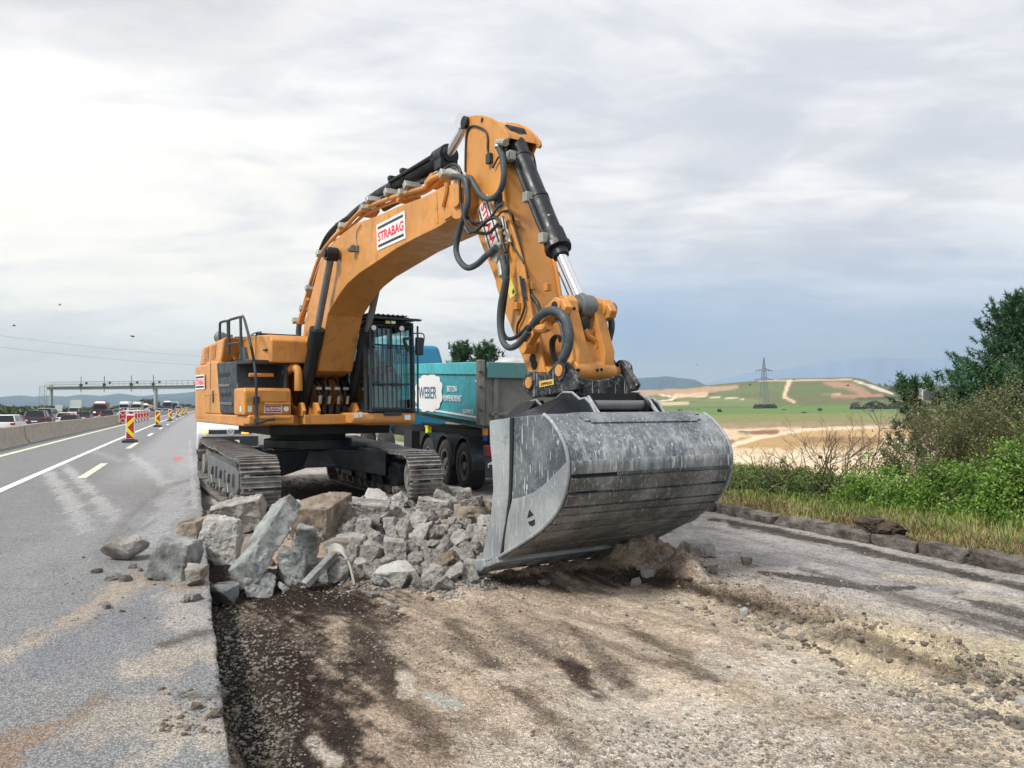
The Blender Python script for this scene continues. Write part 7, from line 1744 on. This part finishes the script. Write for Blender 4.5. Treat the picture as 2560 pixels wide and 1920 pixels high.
# ribbed strip
m = MB(); c = [at_y(x, y, d) for x, y, d in ((822, 1388, 7.35), (838, 1378, 7.25), (856, 1384, 7.15), (872, 1408, 7.08), (880, 1436, 7.02), (886, 1462, 6.98))]; c = spline(c, 5)
for k in range(9): m.tube([p+Vector((-.006*k-.0, .022*k, .004*k)) for p in c], .011, 6)
tag(m.build('ribbed_strip', plain('grey ribbed plastic', (.36, .35, .32), .7)), 'bent ribbed grey strip sticking out of the slabs', 'plastic strip')
m = MB(); a = at_y(762, 1462, 6.9); b = at_y(838, 1384, 7.1); m.box((a+b)/2, ((b-a).length, .10, .05), (b-a).to_track_quat('X', 'Z').to_matrix()); m.build('wood_lath', M['concrete_dark']); tag(bpy.data.objects['wood_lath'], 'dark narrow lath leaning below the ribbed strip', 'lath')
# uncountable gravel: one object
def gravel():
    rg = np.random.default_rng(5); base = []
    for k in range(6):
        bm = bmesh.new(); bmesh.ops.create_icosphere(bm, subdivisions=1, radius=.5)
        for v in bm.verts: v.co *= .75+.5*noise.noise(v.co*3+Vector((k*5, 0, 0)))
        base.append((np.array([v.co[:] for v in bm.verts]), np.array([[v.index for v in f.verts] for f in bm.faces]))); bm.free()
    def batch(pts, name, mat, lab):
        V = []; F = []; n0 = 0
        for (x, y, z, s) in pts:
            bv, bf = base[rg.integers(6)]; a = rg.uniform(0, 6.28); sc = s*np.array([rg.uniform(.8, 1.4), rg.uniform(.7, 1.1), rg.uniform(.5, .9)]); v = bv*sc; ca, sa = math.cos(a), math.sin(a)
            V.append(np.stack([v[:, 0]*ca-v[:, 1]*sa+x, v[:, 0]*sa+v[:, 1]*ca+y, v[:, 2]+z+s*.12], 1)); F.append(bf+n0); n0 += len(bv)
        V = np.concatenate(V); F = np.concatenate(F); me = bpy.data.meshes.new(name); me.vertices.add(len(V)); me.vertices.foreach_set('co', V.ravel()); me.loops.add(F.size); me.loops.foreach_set('vertex_index', F.ravel().astype(np.int32))
        me.polygons.add(len(F)); me.polygons.foreach_set('loop_start', np.arange(0, F.size, 3)); me.update(calc_edges=True); me.materials.append(mat); o = bpy.data.objects.new(name, me); C.objects.link(o); tag(o, lab, 'gravel', kind='stuff')
    def sample(n, x0, x1, y0, y1, s0, s1, dens=None):
        px = rg.uniform(x0, x1, n); py_ = rg.uniform(y0, y1, n); a = (px-1280)/1920; b = -(py_-960)/1920; dy = math.cos(PITCH)-b*math.sin(PITCH); dz = math.sin(PITCH)+b*math.cos(PITCH)
        k = -EYE/dz; x, y = a*k, dy*k
        for _ in range(3): z = z_ground(x, y); k = (z-EYE)/dz; x, y = a*k, dy*k
        z = z_ground(x, y); s = (s0+(s1-s0)*rg.random(n)**3)*np.maximum(.3, 1); ok = np.ones(n, bool)
        if dens is not None: ok = rg.random(n) < dens(px, py_, x, y)
        return list(zip(x[ok], y[ok], z[ok], s[ok]))
    cl = lambda px, py_, x, y: np.clip(.35+2.2*fbm(x*1.3, y*1.3, 4, 71), 0.02, 1)
    fl = lambda px, py_, x, y: cl(px, py_, x, y)*(to_st(x, y)[1] > SLAB_T+.03)
    P = sample(26000, 470, 2560, 1430, 1920, .006, .034, fl)+sample(3200, 1450, 2560, 1330, 1750, .008, .04, fl)
    P += sample(2600, 500, 760, 1470, 1920, .012, .045, lambda a, b, x, y: (np.exp(-((to_st(x, y)[1]-.35)/.22)**2))*(to_st(x, y)[1] > SLAB_T+.02))
    rdg = lambda a, b, x, y: np.exp(-((to_st(x, y)[1]-4.27)/.30)**2)
    P += sample(9000, 1500, 2560, 1380, 1800, .012, .075, rdg)
    n = len(P)//2; batch(P[:n], 'gravel', concrete_mat('soil coloured gravel', (.28, .245, .20), (.50, .45, .38), (.12, .09, .07)), 'soil coloured gravel strewn over the excavated ground')
    P2 = P[n:]; k = int(len(P2)*.45); batch(P2[:k], 'pale_gravel', M['concrete'], 'pale crushed concrete gravel strewn over the excavated ground'); batch(P2[k:], 'dark_gravel', concrete_mat('dark gravel', (.20, .175, .145), (.42, .38, .32), (.05, .04, .035)), 'dark gravel lying in the damp soil')
    Q = sample(5000, 850, 1240, 1240, 1475, .015, .07, lambda a, b, x, y: np.ones(len(x))); batch(Q, 'crushed_concrete', M['concrete'], 'fine crushed concrete filling the heap')
    Q = sample(500, 150, 560, 1380, 1560, .006, .03, cl)+sample(350, 400, 570, 1700, 1840, .008, .04, cl); batch(Q, 'road_grit', M['concrete_brown'], 'grit and crumbs spilled on the sawn carriageway edge')
gravel()
# ---------------- kerbstones ----------------
s = 2.6; k = 0; rk = random.Random(9); xs_g = []
while s < 12.4:
    L_ = rk.uniform(.55, .85); me = block_mesh(500+k, (.22, L_-.05, .22), .05, .04, 1); me.materials.append(M['kerb']); o = bpy.data.objects.new('kerbstone', me); C.objects.link(o)
    p = road_pt(s+L_/2, KERB_T+.12+rk.uniform(-.025, .025)); o.location = (p.x, p.y, .07+rk.uniform(-.02, .015)); o.rotation_euler = (rk.uniform(-.04, .04), rk.uniform(-.05, .05), road_dir(s)+rk.uniform(-.05, .05))
    xs_g.append(o); s += L_; k += 1
for i, o in enumerate(xs_g):
    tag(o, 'grimy dark kerbstone in the row between the stripped pavement and the grass verge', 'kerbstone', 'kerbstones along the verge')
cg = GP(2240, 1350); me = rock_mesh(77, (.42, .8, .30), 30, .22, 4, .1); me.materials.append(concrete_mat('dark root soil', (.045, .032, .024), (.13, .095, .065), (.02, .016, .012), 20, 1.0)); o = bpy.data.objects.new('soil_clod', me); C.objects.link(o); p = road_pt(to_st(np.array(cg.x), np.array(cg.y))[0], KERB_T+.22); o.location = (p.x, p.y, .22); o.rotation_euler = (0, 0, road_dir(6)); tag(o, 'dark clod of roots and soil heaped on the kerb', 'soil clod')
# =====================================================================
# VEGETATION
# =====================================================================
def leaf_mat(name, a, b, tr=.25, rough=.55):
    t = NT(name); g = t.N.new('ShaderNodeNewGeometry'); pos = g.outputs['Position']
    rnd = g.outputs['Random Per Island']
    c = t.mix(rnd, a, b); c = t.mix(t.mr(t.noise(1.6, 3, vec=pos), .35, .65, 0., .5), c, tuple(q*.55 for q in a))
    t.set(Base_Color=c, Roughness=rough); t.i(t.b, 'Subsurface Weight', 0.)
    tl = t.N.new('ShaderNodeBsdfTranslucent'); t.i(tl, 'Color', t.mix(1., c, (1.0, 1.1, .6), 'MULTIPLY')); mx_ = t.N.new('ShaderNodeMixShader'); mx_.inputs[0].default_value = tr
    t.K.new(t.b.outputs[0], mx_.inputs[1]); t.K.new(tl.outputs[0], mx_.inputs[2]); t.K.new(mx_.outputs[0], t.N['Material Output'].inputs[0]); return t.m
M['leaf_green'] = leaf_mat('fresh green leaves', (.075, .20, .025), (.26, .44, .07)); M['leaf_mid'] = leaf_mat('mid green leaves', (.055, .11, .03), (.16, .23, .06)); M['leaf_olive'] = leaf_mat('olive spring leaves', (.10, .105, .04), (.26, .25, .11)); M['needle'] = leaf_mat('pine needles', (.014, .062, .022), (.055, .15, .055), .08)
M['leaf_yellow'] = leaf_mat('yellow green young leaves', (.13, .19, .035), (.30, .38, .08)); M['grass_g'] = leaf_mat('green grass blades', (.12, .20, .035), (.33, .40, .10)); M['grass_d'] = leaf_mat('dry grass blades', (.25, .19, .10), (.48, .37, .20)); M['twig'] = plain('bare twigs', (.15, .12, .08), .85, 0, .2); M['bark'] = plain('bark', (.07, .05, .035), .9, 0, .25, 4, .4)
M['twig_green'] = plain('greenish twigs', (.12, .115, .055), .85, 0, .2)
rv = np.random.default_rng(12)
def tri_mesh(name, V, mat, parent=None, quads=False):
    k = 4 if quads else 3; V = np.asarray(V, float).reshape(-1, 3); n = len(V)//k; me = bpy.data.meshes.new(name); me.vertices.add(len(V)); me.vertices.foreach_set('co', V.ravel()); me.loops.add(n*k); me.loops.foreach_set('vertex_index', np.arange(n*k, dtype=np.int32))
    me.polygons.add(n); me.polygons.foreach_set('loop_start', np.arange(0, n*k, k)); me.update(calc_edges=True); me.materials.append(mat); o = bpy.data.objects.new(name, me); C.objects.link(o)
    if parent: o.parent = parent
    return o
def unit(v): return v/np.maximum(np.linalg.norm(v, axis=-1, keepdims=True), 1e-9)
def leaves(P, size, spread=.0, elong=1.6):
    """quads (pointed leaves) at points P with random orientation"""
    n = len(P); a = unit(rv.normal(size=(n, 3))+np.array([0, 0, .35])); b = unit(np.cross(a, rv.normal(size=(n, 3)))); s = size*rv.uniform(.6, 1.3, (n, 1))
    return np.stack([P-a*s*elong*.5, P+b*s*.42, P+a*s*elong*.5, P-b*s*.42], 1).reshape(-1, 3)
def clump_pts(n_cl, per, ext, cl_r, shape=.6):
    c = unit(rv.normal(size=(n_cl, 3)))*rv.uniform(.25, 1, (n_cl, 1))**shape; c[:, 2] = np.abs(c[:, 2])*1.0; c = c*np.array(ext); r = cl_r*rv.uniform(.5, 1.3, (n_cl, 1, 1))
    p = unit(rv.normal(size=(n_cl, per, 3)))*rv.uniform(.2, 1, (n_cl, per, 1))**.6*r; return c, (c[:, None, :]+p).reshape(-1, 3)
def limbs(c, trunk_top, r0, k=14, base=(0, 0, 0), mat='twig', name='branches', parent=None, sag=.1, rr_=.012):
    m = MB(); idx = rv.choice(len(c), min(k, len(c)), replace=False)
    for i in idx:
        e = Vector(c[i]); b = Vector(base)+(Vector(trunk_top)-Vector(base))*float(rv.uniform(.1, .9)); mid = b.lerp(e, .5)+Vector((float(rv.normal()*.08), float(rv.normal()*.08), float(sag)))
        P = spline([b, mid, e], 4); n = len(P); m.tube(P, [max(.004, r0*(1-j/n)+rr_*.3) for j in range(n)], 5)
    return m.build(name, M[mat], parent)
def bush(px, py_, d, w_, h, mat, label, n_cl=60, per=70, leaf=.05, name='bush', zb=None, group=None, cl=.22, stems=26):
    x = (px-1280)/1920*d; z = float(z_ground(np.array(x), np.array(float(d)))) if zb is None else zb
    e = empty(name, (x, d, z)); tag(e, label, 'bush', group); c, P = clump_pts(n_cl, per, (w_/2, w_/2*.8, h*.92), cl)
    P[:, 2] = np.abs(P[:, 2]); sh = clump_pts(int(n_cl*.5), 14, (w_/2*1.1, w_/2*.9, h*1.35), cl*.35)[1]; k = int(len(P)*.68); rv.shuffle(P)
    tri_mesh('foliage', leaves(np.concatenate([P[:k], sh]), leaf), M[mat], e, quads=True); tri_mesh('young_shoots', leaves(P[k:], leaf*.8), M['leaf_yellow'], e, quads=True); limbs(c, (0, 0, h*.3), .02, stems, parent=e); return e
def gz(x, y): return float(z_ground(np.array(float(x)), np.array(float(y))))
def bare_shrub(px, d, h, wd, label, n=9, leafy=None, mat='twig', seed=0, depth=4, name='bare_shrub'):
    x = (px-1280)/1920*d; e = empty(name, (x, d, gz(x, d)-.05)); tag(e, label, 'shrub'); rs = random.Random(seed); m = MB(); tips = []
    def grow(p, dr, L, r, lev):
        q = [p]; 
        for k in range(4): dr = (dr+Vector((rs.gauss(0, .13), rs.gauss(0, .13), rs.gauss(.03, .06)))).normalized(); q.append(q[-1]+dr*L/4)
        m.tube(q, [r*(1-.5*k/4) for k in range(5)], 5 if lev < 2 else 3); tips.append(q[-1]); tips.append(q[2])
        if lev < depth:
            for k in range(rs.choice([2, 3, 3])):
                j = rs.choice([2, 3, 4]); nd = (dr+Vector((rs.gauss(0, .55), rs.gauss(0, .55), rs.gauss(.05, .3)))).normalized(); grow(q[j], nd, L*rs.uniform(.5, .75), r*.55, lev+1)
    for k in range(n):
        a = rs.uniform(0, 6.28); o = rs.uniform(.1, 1); dr = Vector((math.cos(a)*wd/h*o*.55, math.sin(a)*wd/h*o*.4, 1)).normalized(); grow(Vector((math.cos(a)*.15, math.sin(a)*.15, 0)), dr, h*rs.uniform(.42, .6), .016, 0)
    m.build('twigs', M[mat], e)
    if leafy:
        T = np.array([t[:] for t in tips]); T = np.repeat(T, leafy[1], 0)+rv.normal(size=(len(tips)*leafy[1], 3))*leafy[2]; tri_mesh('foliage', leaves(T, leafy[3]), M[leafy[0]], e, quads=True)
    return e
# green bushes on the verge, from left to right
def row(px, d, w_, h, mat, lab, n_cl, per, leaf, cl): bush(px, 0, d*1.06, w_*.86, h*1.22, mat, lab, n_cl, per, leaf, cl=cl, group='verge bushes')
row(1845, 12.6, 1.7, .30, 'leaf_mid', 'low mid green bush just right of the bucket', 40, 90, .030, .16)
row(1960, 12.0, 1.8, .42, 'leaf_mid', 'mid green bush with bare twigs rising behind it, second from the bucket', 49, 90, .030, .18)
row(2085, 11.3, 1.8, .40, 'leaf_mid', 'dark mid green bush in the middle of the verge row', 49, 90, .030, .18)
row(2235, 10.5, 1.9, .48, 'leaf_green', 'bright green leafy bush left of the largest one', 68, 100, .030, .20)
row(2400, 9.8, 1.8, .60, 'leaf_green', 'large bright green bush at the right end of the verge', 80, 110, .030, .21)
row(2545, 9.0, 1.1, .85, 'leaf_green', 'tall fresh green bush cut by the right edge of the photo', 110, 110, .030, .19)
row(1760, 13.8, 1.8, .28, 'leaf_mid', 'low scrub half hidden by the right end of the bucket', 50, 80, .030, .15)
row(2380, 12.2, 2.0, .75, 'leaf_olive', 'olive bush behind the bright green ones', 90, 70, .028, .2)
# bare and budding shrubs
SH = 'leaf_olive'
bare_shrub(2035, 12.6, 1.2, 1.5, 'bare twiggy shrub standing left of the olive thicket', 7, None, seed=3)
bare_shrub(2120, 12.0, 1.35, 1.8, 'tall bare shrub with a forked dark stem in front of the sandy field', 8, None, seed=4)
bare_shrub(1930, 13.0, .85, 1.4, 'small bare shrub above the mid green bush', 6, None, seed=5)
bare_shrub(1830, 13.4, .62, 1.2, 'thin bare shoots near the bucket', 5, ('leaf_mid', 1, .05, .02), seed=15, depth=3)
bare_shrub(2225, 12.2, 1.0, 1.3, 'budding shrub at the left edge of the olive thicket', 9, (SH, 1, .05, .022), mat='twig_green', seed=6)
bare_shrub(2340, 12.4, 1.55, 1.5, 'olive brown budding thicket below the pine', 13, (SH, 2, .07, .024), mat='twig_green', seed=7)
bare_shrub(2445, 11.8, 1.6, 1.6, 'olive brown budding shrub in front of the pine trunk', 13, (SH, 2, .07, .024), mat='twig_green', seed=8)
bare_shrub(2545, 11.2, 1.75, 1.7, 'olive brown budding shrub at the right edge', 12, (SH, 2, .07, .024), mat='twig_green', seed=9)
bare_shrub(2370, 10.7, .75, 1.4, 'grey twiggy undergrowth between the bright green bushes', 7, (SH, 1, .05, .02), seed=10)
# pines
def pine(px, py_top, d, w_, label, n=300, tw=.20, lean=0, zbot=None, per=46, nl=.11, seed=1, low=.12):
    rs = np.random.default_rng(seed); x = (px-1280)/1920*d; zb = gz(x, d)-.1; ht = EYE+(1015-py_top)/1920*d-zb; e = empty('pine_tree', (x, d, zb)); tag(e, label, 'tree')
    m = MB(); m.tube([(0, 0, 0), (.03*ht, 0, ht*.35), (0, .02*ht, ht*.7), (0, 0, ht*.93)], [.035*ht, .028*ht, .016*ht, .006*ht], 9); tr = m.build('trunk', M['bark'], e)
    f = rs.uniform(low, 1.0, n); prof_ = np.clip(1-((f-.32)/.72)**2, .02, 1)**.5*w_/2; az = rs.uniform(0, 2*np.pi, n); lob = 1+.22*np.sin(az*3+f*9)+.16*np.sin(az*5-f*17); rad = prof_*lob*rs.uniform(.35, 1, n)**.45
    T = np.stack([rad*np.cos(az), rad*np.sin(az), f*ht], 1); m = MB()
    for i in range(0, n, 4):
        t = Vector(T[i]); b = Vector((0, 0, max(.1, t.z-.30*(t.xy.length)-.05*ht))); m.tube([b, b.lerp(t, .5)+Vector((0, 0, -.04*ht)), t], [.011*ht, .006*ht, .003*ht], 4)
    m.build('branches', M['bark'], e)
    # needle tufts: upright brushes made of thin blades
    up = unit(T*np.array([.8, .8, 0])/max(w_, .1)*2+np.array([0, 0, .9])+rs.normal(size=(n, 3))*.25); V = []
    sub = 5; C0 = (T[:, None, :]+rs.normal(size=(n, sub, 3))*tw*.75).reshape(-1, 3); U = np.repeat(up, sub, 0)+rs.normal(size=(n*sub, 3))*.25; U = unit(U); N = len(C0)
    along = rs.uniform(-.5, 1, (N, per, 1))*tw*.8; base = C0[:, None, :]+U[:, None, :]*along; dr = unit(rs.normal(size=(N, per, 3))+U[:, None, :]*1.1); L = nl*rs.uniform(.7, 1.2, (N, per, 1)); tip = base+dr*L
    sd = unit(np.cross(dr, rs.normal(size=(N, per, 3))))*nl*.10; V = np.stack([base-sd, base+sd, tip], 2).reshape(-1, 3); tri_mesh('crown', V, M['needle'], e)
    return e
pine(2625, 742, 17, 3.5, 'large dark green pine at the right edge of the photo', 900, .19, per=34, nl=.12, seed=2, low=.12)
pine(2480, 925, 15.5, 1.5, 'lower dark pine left of the big one', 120, .18, per=34, nl=.13, seed=3, low=.2)
pine(2290, 955, 14.5, .9, 'small young pine left of the big pine', 26, .14, per=34, nl=.14, seed=4, low=.1)
pine(1152, 870, 46, .9, 'pine top showing left above the tipper body', 60, .30, per=22, nl=.34, seed=5, low=.5)
pine(1214, 876, 46, 1.3, 'pine top showing right above the tipper body', 70, .30, per=22, nl=.34, seed=6, low=.5)
# grass verge: uncountable
def grass(name, n, tmin, tmax, smin, smax, h0, h1, mat, label, seed, wd=.006, clus=1.5):
    r = np.random.default_rng(seed); s = smin*np.exp(r.random(n)*np.log(smax/smin)); t = r.uniform(tmin, tmax, n); ok = fbm(s*clus, t*clus, 3, seed) > r.uniform(-.25, .12, n); s, t = s[ok], t[ok]; x, y = to_xy(s, t); z = z_ground(x, y); n = len(x)
    h = r.uniform(h0, h1, n); a = r.uniform(0, 6.28, n); ln = r.uniform(.1, .8, n)*h; P = np.stack([x, y, z-.01], 1); D_ = np.stack([np.cos(a), np.sin(a), 0*a], 1); S_ = np.stack([-np.sin(a), np.cos(a), 0*a], 1)*(wd*(1+s*.06))[:, None]
    mid = P+D_*(ln*.35)[:, None]+np.array([0, 0, 1])*(h*.6)[:, None]; tip = P+D_*ln[:, None]+np.array([0, 0, 1])*h[:, None]
    V = np.concatenate([np.stack([P-S_, P+S_, mid+S_*.7], 1), np.stack([P-S_, mid+S_*.7, mid-S_*.7], 1), np.stack([mid-S_*.7, mid+S_*.7, tip], 1)], 0).reshape(-1, 3); o = tri_mesh(name, V, M[mat]); tag(o, label, 'grass', kind='stuff')
grass('dry_grass', 42000, KERB_T+.24, KERB_T+1.5, 4, 16, .03, .14, 'grass_d', 'dry straw coloured grass along the kerb', 31)
grass('green_grass', 60000, KERB_T+.75, KERB_T+4.5, 4, 20, .05, .20, 'grass_g', 'green grass of the verge below the bushes', 32)
grass('green_grass', 9000, KERB_T+.30, KERB_T+1.0, 4, 16, .03, .14, 'grass_g', 'short green tufts mixed into the dry grass by the kerb', 33, clus=3)
# bush round the pylon foot, dark wood on the horizon, hedge left
def mass(name, pts, label, mat, cat='wood', leaf=1.2, per=16, kind='stuff'):
    V = []
    for (px, d, w_, h, n) in pts:
        x = (px-1280)/1920*d; z = float(z_terrain(np.array(x), np.array(float(d)))); c = unit(rv.normal(size=(n, 3))); c[:, 2] = np.abs(c[:, 2]); c = c*rv.uniform(.5, 1, (n, 1))*np.array([w_/2, w_/2, h])+np.array([x, d, z]); V.append(leaves(c, leaf*h*.4))
    o = tri_mesh(name, np.concatenate(V), M[mat], quads=True); tag(o, label, cat, kind=kind); return o
M['leaf_far'] = leaf_mat('distant dark foliage', (.06, .075, .05), (.13, .15, .09), .1); M['leaf_hedge'] = leaf_mat('distant green foliage', (.045, .075, .03), (.11, .15, .06), .1)
mass('pylon_thicket', [(1890+k*9, 552, 3.5, 2.8, 260) for k in range(6)], 'low dark thicket around the pylon foot', 'leaf_far', 'thicket')
mass('far_wood', [(px, 1150+20*math.sin(px), 26, 24+4*math.sin(px*.7), 260) for px in range(2120, 2620, 9)], 'dark wood on the horizon right of the mound', 'leaf_far')
mass('pale_scrub', [(px, 900, 12, 6+2*math.sin(px), 160) for px in range(2205, 2330, 7)], 'pale scrub in front of the far wood', 'leaf_olive', 'scrub')
mass('mound_hedge', [(px, 520, 9, 3.2+1.4*math.sin(px*.3)+math.sin(px*.11), 110) for px in range(2140, 2330, 9)], 'dark hedge line at the foot of the mound', 'leaf_far', 'hedge')
def hd(px): a = (px-1280)/1920; return 33/(-(.9228*a+.3854))
def hh(px, top): d = hd(px); return 1.68-(top-1015)*d/1920+1.35
mass('roadside_scrub', [(px, hd(px), hd(px)*.035, max(.6, hh(px, 1023+2.5*math.sin(px*.35)+1.5*math.sin(px*1.3))*.9), 420) for px in range(-60, 300, 5)], 'green scrub beyond the opposite carriageway', 'leaf_hedge', 'scrub')
mass('roadside_trees', [(px, 420, 12, 2.6+.7*math.sin(px*.5), 340) for px in list(range(300, 480, 6))], 'dark trees behind the white lorries', 'leaf_far', 'trees')
mass('roadside_trees', [(px, 400, 8, 4.6+.9*math.sin(px*.5), 300) for px in range(356, 386, 4)], 'taller dark trees left of the gantry post', 'leaf_far', 'trees')
mass('field_shrubs', [(px, d, 2.4, 1.0+.5*math.sin(px), 60) for px, d in ((1622, 420), (1700, 380), (1745, 460), (1798, 330), (2010, 300), (2050, 360), (2180, 330), (1985, 700), (1875, 690), (2120, 640), (1960, 430))], 'scattered dark shrubs in the fields right of the bucket', 'leaf_far', 'shrubs')
# ---------------- haze ----------------
def haze():
    m = MB(); m.bb((-9000, -9000, -26), (9000, 9000, 420)); o = m.build('haze', None, ang=0)
    mt = bpy.data.materials.new('haze'); mt.use_nodes = True; nt = mt.node_tree; nt.nodes.clear(); out = nt.nodes.new('ShaderNodeOutputMaterial'); v = nt.nodes.new('ShaderNodeVolumePrincipled')
    v.inputs['Color'].default_value = (.84, .95, 1., 1); v.inputs['Density'].default_value = 1.5e-4; v.inputs['Anisotropy'].default_value = .2; nt.links.new(v.outputs[0], out.inputs['Volume']); o.data.materials.append(mt); tag(o, kind='stuff')
    o['label'] = 'pale haze in the distance'; o['category'] = 'haze'
haze()
